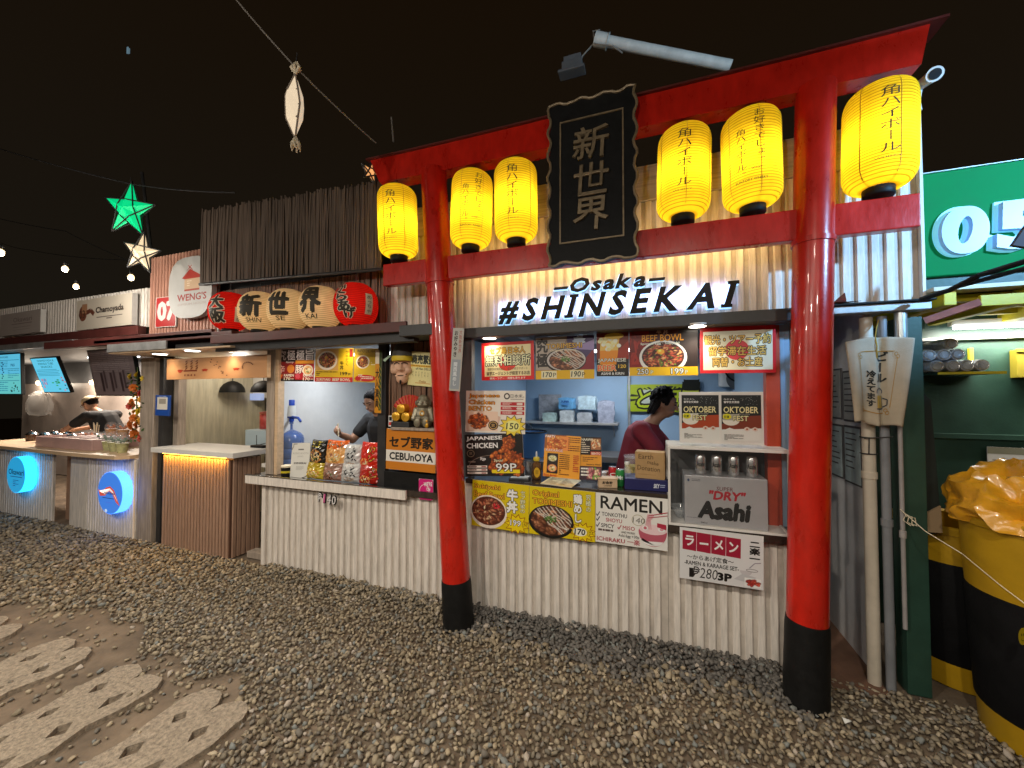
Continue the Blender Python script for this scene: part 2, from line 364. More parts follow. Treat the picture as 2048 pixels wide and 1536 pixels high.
# ------------------------------------------------------------------ materials of the place
M.update(
 slat=mat('pale_cladding', (0.74, 0.68, 0.62), .55, noise=.22, scale=9, stretch=(6, 6, .6), bump=.12, bscale=90),
 slatback=mat('cladding_groove', (0.55, 0.49, 0.43), .7, noise=.2),
 kslat=mat('brown_cladding', (0.38, 0.235, 0.165), .5, noise=.25, scale=12, stretch=(6, 6, .4), bump=.12, bscale=90),
 kback=mat('brown_groove', (0.10, 0.045, 0.025), .7, noise=.2),
 rslat=mat('red_brown_slat', (0.50, 0.25, 0.18), .5, noise=.2, scale=12, stretch=(6, 6, .4)),
 plank=mat('grey_wood_plank', (0.42, 0.37, 0.33), .7, noise=.3, scale=6, stretch=(.6, 4, 10), bump=.2, bscale=40),
 wood=mat('weathered_timber', (0.33, 0.27, 0.22), .75, noise=.35, scale=9, stretch=(4, 4, .4), bump=.25, bscale=40),
 warmwood=mat('light_ply', (0.62, 0.44, 0.28), .5, noise=.15, scale=7, stretch=(.6, 3, 4), bump=.08),
 dark=mat('dark_steel', (0.028, 0.027, 0.028), .45, noise=.3, bump=.08), black=mat('black_paint', (0.009, 0.009, 0.009), .55, noise=.3, scale=20, bump=.15, bscale=50, spec=.2),
 redbrown=mat('oxide_red_paint', (0.10, 0.024, 0.020), .5, noise=.3, scale=6, bump=.1), grey=mat('galvanised_sheet', (0.42, 0.42, 0.42), .45, metal=.5, noise=.3, scale=7, bump=.05),
 torii=mat('glossy_red_paint', (0.52, 0.012, 0.004), .30, noise=.22, scale=9, stretch=(1.5, 1.5, .6), bump=.10, bscale=22, coat=.35),
 bluewall=mat('pale_blue_wall', (0.29, 0.42, 0.57), .6, noise=.06, scale=3), whitewall=mat('white_painted_wall', (0.74, 0.73, 0.74), .65, noise=.18, scale=3, bump=.1, bscale=12),
 greenwood=mat('pale_wood_wall', (0.52, 0.47, 0.34), .55, noise=.2, scale=6, stretch=(5, 5, .5)), marble=mat('cream_stone_wall', (0.62, 0.52, 0.46), .35, noise=.14, scale=2.5),
 charcoal=mat('charcoal_board', (0.10, 0.10, 0.105), .6, noise=.2), dgreen=mat('dark_green_paint', (0.018, 0.055, 0.038), .5, noise=.25, scale=5, bump=.1),
 white=mat('white_laminate', (0.72, 0.70, 0.67), .35, noise=.05), darktop=mat('dark_counter_top', (0.035, 0.026, 0.022), .16, noise=.4, scale=20, coat=.4),
 yellow=mat('yellow_paint', (0.62, 0.50, 0.02), .5, noise=.15, scale=6, bump=.1), reed=mat('dark_reed', (0.115, 0.080, 0.058), .6, noise=.5, scale=10, stretch=(8, 8, .3)),
 bamboo=mat('brown_bamboo', (0.20, 0.10, 0.055), .45, noise=.45, scale=10, stretch=(8, 8, .4)), chrome=mat('bright_metal', (0.7, 0.7, 0.7), .2, metal=1.0, noise=.1),
 pvc=mat('cream_pvc', (0.56, 0.50, 0.41), .4, noise=.18, scale=4, bump=.05), rubber=mat('black_cable', (0.03, 0.03, 0.032), .5), steel=mat('brushed_steel', (.45, .45, .47), .3, metal=.9, noise=.15),
 redframe=mat('red_wood_frame', (0.55, 0.07, 0.03), .45, noise=.1), ledw=mat('lamp_face', (1, .95, .85), .3, emit=9.0, ecol=(1, .93, .78)),
 concrete=mat('paver_concrete', (0.30, 0.245, 0.185), .9, noise=.5, scale=55, bump=.6, bscale=150), soil=mat('bare_soil', (0.155, 0.115, 0.080), .9, noise=.4, scale=5, bump=.6, bscale=25),
 tube=mat('tube_lamp', (.9, .95, 1), .3, emit=7.0, ecol=(.86, .94, 1)), warmstrip=mat('warm_strip', (1, .6, .1), .3, emit=9, ecol=(1, .5, .06)),
 skinA=mat('skin_tone', (0.44, 0.24, 0.155), .5, noise=.08), skinB=mat('brown_skin', (0.27, 0.14, 0.088), .5, noise=.08), hair=mat('black_hair', (0.008, 0.006, 0.006), .75, spec=.15, noise=.5, scale=40, bump=.6, bscale=120),
 clear=glassy('clear_plastic', (.85, .9, .95), .16, .06), pane=glassy('acrylic_pane', (.3, .32, .33), .03, .03))

def fluted(parent, name, X0, X1, Z0, Z1, Y, pitch, width, depth, m, mback, back=.012):
    """a panel of upright ridged slats: the backing sheet is a part, each slat a sub-part"""
    b = MB().box(X0, X1, Y, Y+back, Z0, Z1).obj(name, mback, parent, world=True)
    h = Z1-Z0; w = width/2; q = depth
    sl = MB().vprism([(-w, 0), (-w, -q*.55), (-w*.72, -q), (w*.72, -q), (w, -q*.55), (w, 0)], 0, h).mesh('slat'); sl.materials.append(m)
    n = int((X1-X0)/pitch); off = ((X1-X0)-n*pitch)/2; o = base_of(b)
    rnd = random.Random(int(abs(X0)*1000))
    for i in range(n):
        obj_from('slat', sl, None, b, (X0+off+(i+.5)*pitch-o.x, Y-.001-o.y+rnd.uniform(0, .0015), Z0-o.z))
    return b
def bundle(parent, name, X0, X1, Z0, Z1, Y, r, m, seed, ragged=.03, lean=0.0, kind='stuff', zl=None, zr=None):
    """a screen of thin upright reeds"""
    rnd = random.Random(seed); mb = MB(); x = X0
    while x < X1:
        t = (x-X0)/(X1-X0); q = r*rnd.uniform(.6, 1.3); a = Z0 if zl is None else zl[0]+(zr[0]-zl[0])*t; b = Z1 if zl is None else zl[1]+(zr[1]-zl[1])*t
        y = Y+rnd.uniform(-.006, .006); dx = rnd.uniform(-.012, .012)
        mb.tube([(x+dx, y, a+rnd.uniform(-.004, .004)), (x+dx*.3+rnd.uniform(-.004, .004), y-rnd.uniform(0, .004), (a+b)/2), (x-dx, y, b+rnd.uniform(-ragged, ragged*.4))], q, 5); x += r*1.55
    o = mb.obj(name, m, parent, world=True, smooth=True); o['kind'] = kind; return o
def downlight(x, y, Z, label, group, w=5.0, col=(1, .86, .62), r=.055, inner=None):
    p = inner if inner is not None else atz(x, y, Z)
    t = empty('ceiling_downlight', (p.x, p.y, Z), label, 'downlight', group)
    MB().lathe([(r*1.18, 0), (r*1.18, -.008), (r, -.012)], 24).obj('trim_ring', M['white'], t, smooth=True)
    MB().lathe([(r*.98, -.0125), (r*.9, -.016), (.001, -.017)], 24, caps=False).obj('lamp_face', M['ledw'], t)
    spot_light('downlight_lamp', (0, 0, -.03), (0, 0, -1), w, col, 140, .8, r*.8, t); return t

# ------------------------------------------------------------------ ground
rnd = random.Random(7)
bm = bmesh.new(); bmesh.ops.create_grid(bm, x_segments=90, y_segments=90, size=40)
for v in bm.verts: v.co.z = -0.012+0.006*math.sin(v.co.x*1.7)*math.cos(v.co.y*2.1)
ground = MB().bm(bm).obj('ground', M['soil'], smooth=True); ground['kind'] = 'structure'
# pavers: long cast strips with two lobed ends and diamond holes, seen end on
def paver(x0, x1, ytip, ylen, label, seed):
    rr = random.Random(seed); w = x1-x0; y0 = ytip-ylen; xm = (x0+x1)/2; n = 9; out = []
    for i in range(n+1): a = math.pi-math.pi*i/n; out.append((x0+w*.25+w*.25*math.cos(a), ytip-w*.22+w*.24*math.sin(a)))
    for i in range(n+1): a = math.pi-math.pi*i/n; out.append((x0+w*.75+w*.25*math.cos(a), ytip-w*.26+w*.24*math.sin(a)))
    k = int(ylen/.24)
    right = [(x1-(.028 if j % 2 else 0), ytip-w*.26-.12-j*.12) for j in range(int((ylen-.2)/.12))]
    left = [(x0+(.028 if j % 2 else 0), ytip-w*.26-.12-j*.12) for j in range(int((ylen-.2)/.12))]
    out += right+[(x1, y0), (x0, y0)]+left[::-1]
    bm = bmesh.new(); edges = []
    def loop(pts):
        vs = [bm.verts.new((a+rr.uniform(-.008, .008), b+rr.uniform(-.008, .008), 0)) for a, b in pts]
        for a, b in zip(vs, vs[1:]+vs[:1]): edges.append(bm.edges.new((a, b)))
    loop(out); j = 0
    y = ytip-w*.42
    while y > y0+.1:
        for xx, dy in ((x0+w*.27, 0), (x0+w*.73, -.03)):
            a, b = .033*rr.uniform(.85, 1.2), .050*rr.uniform(.85, 1.2); loop([(xx-a, y+dy), (xx, y+dy-b), (xx+a, y+dy), (xx, y+dy+b)])
        y -= .185
    bmesh.ops.triangle_fill(bm, use_beauty=True, edges=edges)
    f = bmesh.ops.extrude_face_region(bm, geom=bm.faces[:])
    for v in [e for e in f['geom'] if isinstance(e, bmesh.types.BMVert)]: v.co.z = .014
    for v in bm.verts:
        if v.co.z < .005: v.co.z = -.04
    o = MB().bm(bm).obj('paver', M['concrete'], ground); o['label'] = label
    return o
PAV = [(-4.45, -3.98, 1.43, .8), (-3.64, -3.2, 1.45, 1.3), (-2.93, -2.52, 1.44, 1.3), (-2.30, -1.88, 1.46, 1.2)]
for i, (a, b, t, l) in enumerate(PAV):
    paver(a, b, t, l, ['pale concrete paver with diamond holes cut by the left edge of the picture', 'pinkish concrete paver with diamond holes, second from the left edge', 'long concrete paver with diamond holes, third from the left edge', 'sandy concrete paver with diamond holes nearest the loose stones'][i], i)
# gravel
def stone_shape(seed):
    r = random.Random(seed); bm = bmesh.new()
    for i in range(15):
        z = r.uniform(-1, 1); t = r.uniform(0, 6.283); q = math.sqrt(1-z*z); s = r.uniform(.82, 1.0); bm.verts.new((q*math.cos(t)*s, q*math.sin(t)*s*.78, z*s*.72))
    bmesh.ops.convex_hull(bm, input=bm.verts[:]); bmesh.ops.delete(bm, geom=[v for v in bm.verts if not v.link_faces], context='VERTS')
    bmesh.ops.triangulate(bm, faces=bm.faces[:]); bm.verts.index_update()
    v = np.array([p.co[:] for p in bm.verts]); f = np.array([[p.index for p in q.verts] for q in bm.faces]); bm.free(); return v, f
SH = [stone_shape(s) for s in range(14)]
g = np.random.default_rng(3); pts = []
def in_view(x, y, m=420):
    d = Vector((x, y, 0))-EYE; z = d.dot(FW)
    if z < .4: return False
    u = 1024+FPX*d.dot(RT)/z; v = 768-FPX*d.dot(UP)/z; return -m < u < 2048+m and v < 1536+m*2
def on_paver(x, y): return any(a-.01 < x < b+.01 and t-l < y < t-.03 for a, b, t, l in PAV)
def soil_zone(x, y):  # bare trodden soil round the pavers
    e = 1.62+.1*math.sin(x*3)+.05*math.sin(x*11) if x < -2.2 else 1.58-(x+2.2)*.55
    return y < e and x < -1.78+.06*math.sin(y*9)
sp = .0262
for j in range(int(4.6/sp)):
    for i in range(int(12.5/sp)):
        x = -10.6+(i+.5*(j % 2))*sp; y = -1.2+j*sp
        far = math.hypot(x, y)
        if far > 4.2 and (i+j) % 2: continue
        if far > 7 and (i*3+j) % 4: continue
        if y > 2.66 or x > 2.1 or not in_view(x, y): continue
        x += g.uniform(-.4, .4)*sp; y += g.uniform(-.4, .4)*sp
        if on_paver(x, y) and g.random() > .045: continue
        bare = soil_zone(x, y)
        if bare and g.random() > (.34 if math.sin(x*4.1)*math.sin(y*7.3+x) > .25 else .10): continue
        s = g.uniform(.0115, .0195)*(1.35 if g.random() < .12 else 1)*(1.0 if far < 4.2 else 1.38)*(1.3 if far > 7 else 1)
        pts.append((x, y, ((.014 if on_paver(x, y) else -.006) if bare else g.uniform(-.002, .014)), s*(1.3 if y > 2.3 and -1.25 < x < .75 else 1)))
# stones heaped a little against the counter foot
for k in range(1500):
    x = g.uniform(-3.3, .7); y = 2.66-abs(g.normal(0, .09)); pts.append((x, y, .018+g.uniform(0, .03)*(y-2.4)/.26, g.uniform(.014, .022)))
def gravel_mesh(pts, name):
    V = []; Fq = []; Cc = []; k = 0
    pal = np.array([(.255, .21, .145), (.215, .18, .13), (.285, .23, .155), (.185, .16, .125), (.24, .195, .14), (.17, .15, .125), (.35, .29, .205), (.205, .165, .11)])
    for x, y, z, s in pts:
        v, f = SH[g.integers(len(SH))]; t = g.uniform(0, 6.28); tx, ty = g.normal(0, .3, 2); c, n = math.cos(t), math.sin(t)
        w = v*np.array([s*g.uniform(.9, 1.15), s, s]); w = np.stack([w[:, 0]*c-w[:, 1]*n, w[:, 0]*n+w[:, 1]*c, w[:, 2]], 1)
        w[:, 2] += w[:, 0]*tx*.6+w[:, 1]*ty*.6; V.append(w+np.array([x, y, z])); Fq.append(f+k); k += len(v)
        q = pal[g.integers(len(pal))]*g.uniform(.72, 1.3)
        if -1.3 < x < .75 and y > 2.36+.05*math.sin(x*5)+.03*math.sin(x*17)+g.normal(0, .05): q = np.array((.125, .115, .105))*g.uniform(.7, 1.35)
        if g.random() < .03: q = np.array((.42, .36, .3))
        if g.random() < .06: q = np.array((.20, .21, .20))
        Cc.append(np.tile(np.append(q, 1.0), (len(v), 1)))
    V = np.concatenate(V).astype(np.float32); Fq = np.concatenate(Fq).astype(np.int32); Cc = np.concatenate(Cc).astype(np.float32)
    me = bpy.data.meshes.new(name); me.vertices.add(len(V)); me.vertices.foreach_set('co', V.ravel()); me.loops.add(Fq.size); me.loops.foreach_set('vertex_index', Fq.ravel())
    me.polygons.add(len(Fq)); me.polygons.foreach_set('loop_start', np.arange(0, Fq.size, 3, dtype=np.int32)); me.polygons.foreach_set('use_smooth', np.ones(len(Fq), bool))
    me.update(); me.validate(); a = me.color_attributes.new('Col', 'FLOAT_COLOR', 'POINT'); a.data.foreach_set('color', Cc.ravel()); return me
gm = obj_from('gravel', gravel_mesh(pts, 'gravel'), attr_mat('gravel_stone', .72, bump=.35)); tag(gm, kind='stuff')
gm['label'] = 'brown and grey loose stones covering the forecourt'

# ------------------------------------------------------------------ the ramen stall (two hatches under one roof)
stall = empty('food_stall', (-1.0, 2.69, 0), 'pale slatted ramen stall with two hatches behind the red gate', 'food stall')
fluted(stall, 'counter_front', -1.27, .115, 0, .93, YF, .066, .042, .013, M['slat'], M['slatback'])
fluted(stall, 'counter_front', .117, .745, 0, .735, YF, .066, .042, .013, M['slat'], M['slatback'])
MB().box(.117, .79, 2.625, 3.12, .735, .783, .004).obj('counter_top', M['darktop'], stall, world=True)
fluted(stall, 'counter_front', -3.39, -1.40, 0, .775, YF, .070, .045, .013, M['slat'], M['slatback'])
MB().box(-1.40, -1.27, YF-.004, YF+.03, 0, .93, .003).obj('corner_trim', M['slat'], stall, world=True)
MB().box(-3.44, -3.392, YF-.022, YF+.5, 0, .775, .004).obj('corner_trim', M['slat'], stall, world=True)
MB().box(.745, .80, YF-.02, YF+.03, 0, .735, .004).obj('corner_trim', M['slat'], stall, world=True)
MB().box(-1.30, .115, 2.64, 3.12, .93, .965, .004).obj('counter_top', M['darktop'], stall, world=True)
MB().box(-3.56, -1.44, 2.625, 3.12, .79, .838, .003).obj('counter_top', M['darktop'], stall, world=True)
MB().box(-3.57, -1.80, 2.598, 2.622, .765, .842, .004).obj('counter_edge', M['slat'], stall, world=True)
MB().box(-3.57, -1.80, 2.594, 2.626, .8425, .850, .003).obj('metal_edge_strip', M['chrome'], stall, world=True)
fluted(stall, 'sign_wall', -2.02, 1.395, 2.10, 2.88, YF, .066, .042, .013, M['slat'], M['slatback'])
MB().box(-2.02, 1.395, YF-.02, YF+.02, 2.884, 3.12, .004).obj('top_plank', M['plank'], stall, world=True)
MB().box(1.397, 1.41, YF-.03, YF+.03, 2.07, 3.14).obj('wall_edge', M['white'], stall, world=True)
MB().box(-1.34, .80, 2.615, YF+.05, 2.025, 2.098, .004).obj('awning_beam', M['dark'], stall, world=True)
MB().box(-1.34, .80, YF+.05, 4.4, 2.075, 2.10).obj('ceiling', M['charcoal'], stall, world=True)
for i in range(9): x = -1.2+i*.24; MB().box(x, x+.03, YF+.051, 3.5, 2.045, 2.074).obj('ceiling_batten', M['grey'], stall, world=True)
# left awning
MB().box(-3.75, -1.66, 2.385, 2.41, 2.06, 2.135, .003).obj('awning_fascia', M['redbrown'], stall, world=True)
MB().box(-3.75, -1.62, 2.43, 2.50, 1.99, 2.055, .004).obj('awning_beam', M['dark'], stall, world=True)
MB().box(-3.6, -1.36, 2.41, 4.3, 2.056, 2.075).obj('ceiling', M['charcoal'], stall, world=True)
MB().box(-1.70, -1.36, 2.36, 2.62, 2.02, 2.10, .004).obj('awning_bracket', M['dark'], stall, world=True)
MB().box(-3.75, 1.395, YF+.05, 4.45, 2.105, 2.16).obj('roof', M['grey'], stall, world=True)
# reed screens
obj0 = bundle(stall, 'reed_screen', -4.22, -2.05, 0, 0, 2.59, .0095, M['reed'], 4, zl=(2.70, 3.46), zr=(2.62, 3.36))
bundle(stall, 'reed_wall', -4.15, -2.03, 2.10, 2.66, 2.73, .0095, M['bamboo'], 5, .0)
MB().box(-4.2, -2.03, 2.745, 2.76, 2.10, 3.3).obj('screen_backing', M['black'], stall, world=True)
MB().tube([(-4.22, 2.575, 2.70), (-2.02, 2.575, 2.615)], .014, 8).obj('screen_rail', M['dark'], stall, world=True)
# left hatch frame and pillar
MB().box(-3.44, -3.34, 2.70, 2.78, .84, 2.05, .004).obj('hatch_post', M['wood'], stall, world=True)
MB().box(-3.338, -3.30, 2.705, 2.775, .84, 2.05, .003).obj('hatch_post', M['warmwood'], stall, world=True)
MB().box(-2.13, -2.05, 2.67, 2.72, .84, 2.05, .003).obj('hatch_post', M['dark'], stall, world=True)
MB().box(-2.05, -1.40, 2.73, 2.75, .97, 2.05).obj('pillar_backing', M['black'], stall, world=True)
bundle(stall, 'bamboo_lining', -2.04, -1.40, 1.33, 2.03, 2.722, .010, M['bamboo'], 9, .0)
MB().box(-1.415, -1.27, 2.68, 2.74, .965, 2.03, .003).obj('hatch_post', M['charcoal'], stall, world=True)
MB().box(-2.05, -1.44, 2.655, 2.728, .79, .97, .003).obj('lower_box', M['black'], stall, world=True)
# right hatch frame
MB().box(.70, .775, 2.79, 2.86, .79, 2.03, .003).obj('hatch_post', M['redframe'], stall, world=True)
MB().box(.777, .80, 2.795, 2.855, .79, 2.03, .003).obj('hatch_post', M['bluewall'], stall, world=True)
# inside
MB().box(-3.7, .95, 4.40, 4.44, 0, 2.10).obj('back_wall', M['bluewall'], stall, world=True)
MB().box(-1.40, -1.36, 2.76, 4.39, 0, 2.05).obj('partition', M['bluewall'], stall, world=True)
MB().box(-3.47, -3.44, 2.79, 4.39, 0, 2.05).obj('side_wall', M['white'], stall, world=True)
MB().box(.80, .83, 2.80, 4.39, 0, 2.07).obj('side_wall', M['bluewall'], stall, world=True)
for x, y, nm in ((-2.75, 3.25, 'tube light on the ceiling inside the left hatch'), (-.3, 3.75, 'tube light on the ceiling inside the right hatch')):
    t = empty('tube_light', (x, y, 2.04), nm, 'tube light')
    MB().box(-.42, .42, -.03, .03, -.012, .0, .003).obj('fitting', M['white'], t); MB().tube([(-.40, 0, -.028), (.40, 0, -.028)], .013, 10).obj('tube', M['tube'], t, smooth=True)
    l = bpy.data.lights.new('tube_lamp', 'AREA'); l.shape = 'RECTANGLE'; l.size = .8; l.size_y = .04; l.energy = 13; l.color = (.86, .93, 1)
    lo = bpy.data.objects.new('tube_lamp', l); COL.objects.link(lo); lo.parent = t; lo.location = (0, 0, -.045)
# right end: metal ledge under the sign wall and torn sheet
MB().box(.98, 1.40, 2.60, 2.68, 2.045, 2.085, .004).obj('metal_ledge', M['grey'], stall, world=True)
MB().box(.80, 1.41, 2.58, 2.72, 2.088, 2.098, .002).obj('roof_edge', M['black'], stall, world=True)
mb = MB(); q = [at(1652, 560, 2.60), at(1668, 604, 2.58), at(1690, 585, 2.60), at(1693, 603, 2.56), at(1725, 601, 2.60), at(1660, 612, 2.62), at(1642, 608, 2.60)]
mb.add([p[:] for p in q]+[(p.x, p.y+.006, p.z) for p in q], [(0, 1, 6), (1, 5, 6), (1, 2, 3), (1, 3, 5), (3, 4, 5), (7, 13, 8), (8, 13, 12), (8, 10, 9), (8, 12, 10), (10, 12, 11)]).obj('torn_sheet', M['redbrown'], stall, world=True)

# ------------------------------------------------------------------ the wooden kiosk to the left
kiosk = empty('kiosk', (-4.4, 2.7, 0), 'brown slatted dimsum kiosk with a glowing white-topped desk', 'kiosk')
fluted(kiosk, 'desk_front', -4.87, -3.85, 0, .955, 2.662, .046, .030, .014, M['kslat'], M['kback'])
b = MB().box(-3.862, -3.85, 2.675, 2.97, 0, .955).obj('desk_side', M['kback'], kiosk, world=True)
sl = MB().vprism([(0, -.02), (.012, -.015), (.012, .015), (0, .02)], 0, .955).mesh('slat'); sl.materials.append(M['kslat']); o = base_of(b)
for i in range(6): obj_from('slat', sl, None, b, (-3.85-o.x, 2.70+i*.048-o.y, -o.z))
MB().box(-4.98, -3.74, 2.60, 3.06, .985, 1.035, .004).obj('desk_top', M['white'], kiosk, world=True)
MB().box(-4.85, -3.87, 2.70, 2.97, .955, .984).obj('desk_neck', M['kback'], kiosk, world=True)
MB().box(-4.84, -3.88, 2.632, 2.640, .974, .983).obj('light_strip', M['warmstrip'], kiosk, world=True)
l = bpy.data.lights.new('strip_lamp', 'AREA'); l.shape = 'RECTANGLE'; l.size = .95; l.size_y = .02; l.energy = 5.5; l.color = (1, .50, .06)
lo = bpy.data.objects.new('strip_lamp', l); COL.objects.link(lo); lo.parent = kiosk; lo.location = Vector((-4.36, 2.625, .972))-base_of(kiosk); lo.rotation_euler = (R(18), 0, 0)
MB().box(-5.30, -5.06, 2.66, 2.78, 0, 2.0, .006).obj('timber_post', M['wood'], kiosk, world=True)
MB().box(-5.05, -4.985, 2.70, 2.80, 0, 2.0, .004).obj('steel_post', M['dark'], kiosk, world=True)
MB().box(-4.975, -4.90, 2.80, 2.88, 0, 2.0, .004).obj('timber_post', M['wood'], kiosk, world=True)
MB().box(-5.3, -4.35, 2.37, 2.385, 2.035, 2.115, .002).obj('roof_edge', M['grey'], kiosk, world=True)
MB().box(-4.35, -3.5, 2.45, 2.47, 2.035, 2.085, .002).obj('roof_edge', M['dark'], kiosk, world=True)
MB().box(-5.3, -3.49, 2.385, 3.95, 2.02, 2.034).obj('soffit', M['warmwood'], kiosk, world=True)
MB().box(-5.6, -3.5, 2.40, 4.0, 2.14, 2.17).obj('roof', M['redbrown'], kiosk, world=True)
MB().box(-6.6, -3.76, 2.40, 2.43, 2.12, 2.20, .003).obj('roof_fascia', M['redbrown'], kiosk, world=True)
MB().box(-6.9, -3.46, 3.92, 3.96, 0, 2.02).obj('back_wall', M['greenwood'], kiosk, world=True)
MB().box(-5.02, -4.99, 2.81, 3.9, 0, 2.02).obj('side_wall', M['greenwood'], kiosk, world=True)
MB().box(-3.70, -3.475, 2.86, 3.85, .86, .90, .004).obj('work_top', M['white'], kiosk, world=True)
MB().box(-3.69, -3.48, 2.90, 3.80, .30, .859, .004).obj('cabinet', M['charcoal'], kiosk, world=True)
MB().box(-3.72, -3.52, 2.74, 2.84, .0, .06, .004).obj('step_block', M['wood'], kiosk, world=True)
for q in (atz(340, 705, 2.018),): pass
fluted(kiosk, 'sign_wall', -5.24, -4.13, 2.22, 3.12, 2.70, .052, .032, .016, M['rslat'], M['white'])
t = empty('tube_light', (-4.5, 3.2, 2.015), 'tube light on the kiosk ceiling', 'tube light')
MB().box(-.3, .3, -.02, .02, -.012, 0, .003).obj('fitting', M['white'], t); MB().tube([(-.28, 0, -.024), (.28, 0, -.024)], .010, 8).obj('tube', M['tube'], t)
point_light('tube_lamp', (0, 0, -.08), 9, (1, .93, .8), .08, t)

# ------------------------------------------------------------------ the drinks stall at the far left
shake = empty('food_stall', (-7.0, 2.69, 0), 'cream slatted fruit drinks stall with lit round signs at the far left', 'food stall')
fluted(shake, 'counter_front', -8.75, -7.05, 0, .89, YF, .058, .040, .014, M['slat'], M['slatback'])
MB().box(-7.05, -6.62, 2.80, 2.82, 0, .89).obj('recess_panel', M['kslat'], shake, world=True)
MB().box(-6.62, -6.27, 2.66, 2.70, 0, .86, .004).obj('door_panel', M['slat'], shake, world=True)
fluted(shake, 'counter_front', -6.25, -5.32, 0, .88, 2.66, .050, .034, .014, M['slat'], M['slatback'])
mb = MB(); mb.vprism([(-8.9, 2.55), (-6.3, 2.50), (-5.45, 2.52), (-5.34, 2.60), (-5.32, 3.35), (-8.9, 3.35)], .89, .93).obj('counter_top', M['warmwood'], shake, world=True)
MB().box(-12.6, -5.34, 4.30, 4.34, 0, 2.2).obj('back_wall', M['marble'], shake, world=True)
MB().box(-12.4, -5.34, 4.26, 4.29, 1.82, 2.45).obj('upper_board', M['charcoal'], shake, world=True)
MB().box(-5.345, -5.315, 2.80, 4.29, 0, 2.15).obj('side_wall', M['charcoal'], shake, world=True)
MB().box(-12.5, -5.32, 2.75, 4.35, 2.22, 2.26).obj('ceiling', M['charcoal'], shake, world=True)
MB().box(-9.3, -6.4, 2.55, 2.60, 2.18, 2.25, .004).obj('roof_edge', M['grey'], shake, world=True)
MB().box(-6.5, -5.2, 2.46, 2.50, 2.12, 2.18, .004).obj('roof_edge', M['grey'], shake, world=True)
MB().box(-9.5, -5.3, 2.62, 2.70, 2.26, 2.36, .004).obj('lower_beam', M['redbrown'], shake, world=True)
fluted(shake, 'sign_wall', -9.6, -5.28, 2.36, 2.80, 2.72, .060, .042, .014, M['slat'], M['slatback'])
for x, z in ((-9.0, 1.80), (-7.6, 2.18)): pass

# ------------------------------------------------------------------ the green stall at the right
grn = empty('food_stall', (1.9, 2.9, 0), 'dark green stall with yellow rafters at the right edge', 'food stall')
MB().box(1.20, 1.235, 2.80, 4.8, 0, 2.2).obj('side_wall', M['whitewall'], grn, world=True)
MB().box(1.30, 1.40, 2.68, 2.78, 0, 2.02, .004).obj('corner_post', M['dgreen'], grn, world=True)
MB().box(1.24, 4.2, 3.46, 3.50, 0, 2.3).obj('back_wall', M['dgreen'], grn, world=True)
MB().box(1.24, 4.2, 3.435, 3.459, 1.30, 1.335, .003).obj('wall_batten', M['dgreen'], grn, world=True)
MB().box(1.42, 4.2, 2.72, 2.76, 2.14, 2.24).obj('sign_rail', M['dgreen'], grn, world=True)
MB().box(1.42, 4.2, 2.62, 3.46, 2.14, 2.16).obj('roof_sheet', mat('pale_roof_sheet', (.62, .56, .42), .5, noise=.15), grn, world=True)
for i, X in enumerate((1.47, 1.80, 2.15, 2.6)): MB().box(X, X+.05, 2.64, 3.395, 2.065, 2.139, .003).obj('rafter', M['yellow'], grn, world=True)
for Y in (2.75, 3.0, 3.25): MB().box(1.43, 4.0, Y, Y+.04, 2.10, 2.138, .003).obj('purlin', M['yellow'], grn, world=True)
MB().box(at(1960, 600, 2.6).x, 4.0, 2.595, 2.615, at(1990, 611, 2.6).z, at(1990, 589, 2.6).z, .003).obj('yellow_fascia', M['yellow'], grn, world=True)
o = MB().tube([at(1850, 642, 2.72), at(1962, 604, 2.60)], .024, 4).obj('pink_board', mat('faded_pink_board', (.52, .22, .20), .6, noise=.2), grn, world=True)
MB().box(1.236, 4.0, 3.42, 3.458, 1.965, 1.985, .003).obj('white_rail', M['white'], grn, world=True)
passage = MB().box(.80, 1.20, 2.62, 4.8, -.03, .012).obj('passage_floor', mat('brown_board_floor', (.16, .085, .055), .8, noise=.3, scale=5, bump=.3), None); passage['kind'] = 'structure'
back = MB().box(.8, 1.2, 4.8, 4.84, 0, 2.2).obj('passage_end_wall', M['charcoal'], grn, world=True)
t = empty('tube_light', at(2010, 651, 3.36), 'bright fluorescent tube above the green wall at the right edge', 'tube light')
MB().box(-.26, .55, .0, .035, .012, .05, .003).obj('fitting', M['white'], t); MB().tube([(-.25, -.005, 0), (.54, -.005, 0)], .014, 10).obj('tube', M['tube'], t, smooth=True)
l = bpy.data.lights.new('tube_lamp', 'AREA'); l.shape = 'RECTANGLE'; l.size = .8; l.size_y = .05; l.energy = 15; l.color = (1, .95, .85)
lo = bpy.data.objects.new('tube_lamp', l); COL.objects.link(lo); lo.parent = t; lo.location = (.14, -.03, -.02); lo.rotation_euler = (R(25), 0, 0)
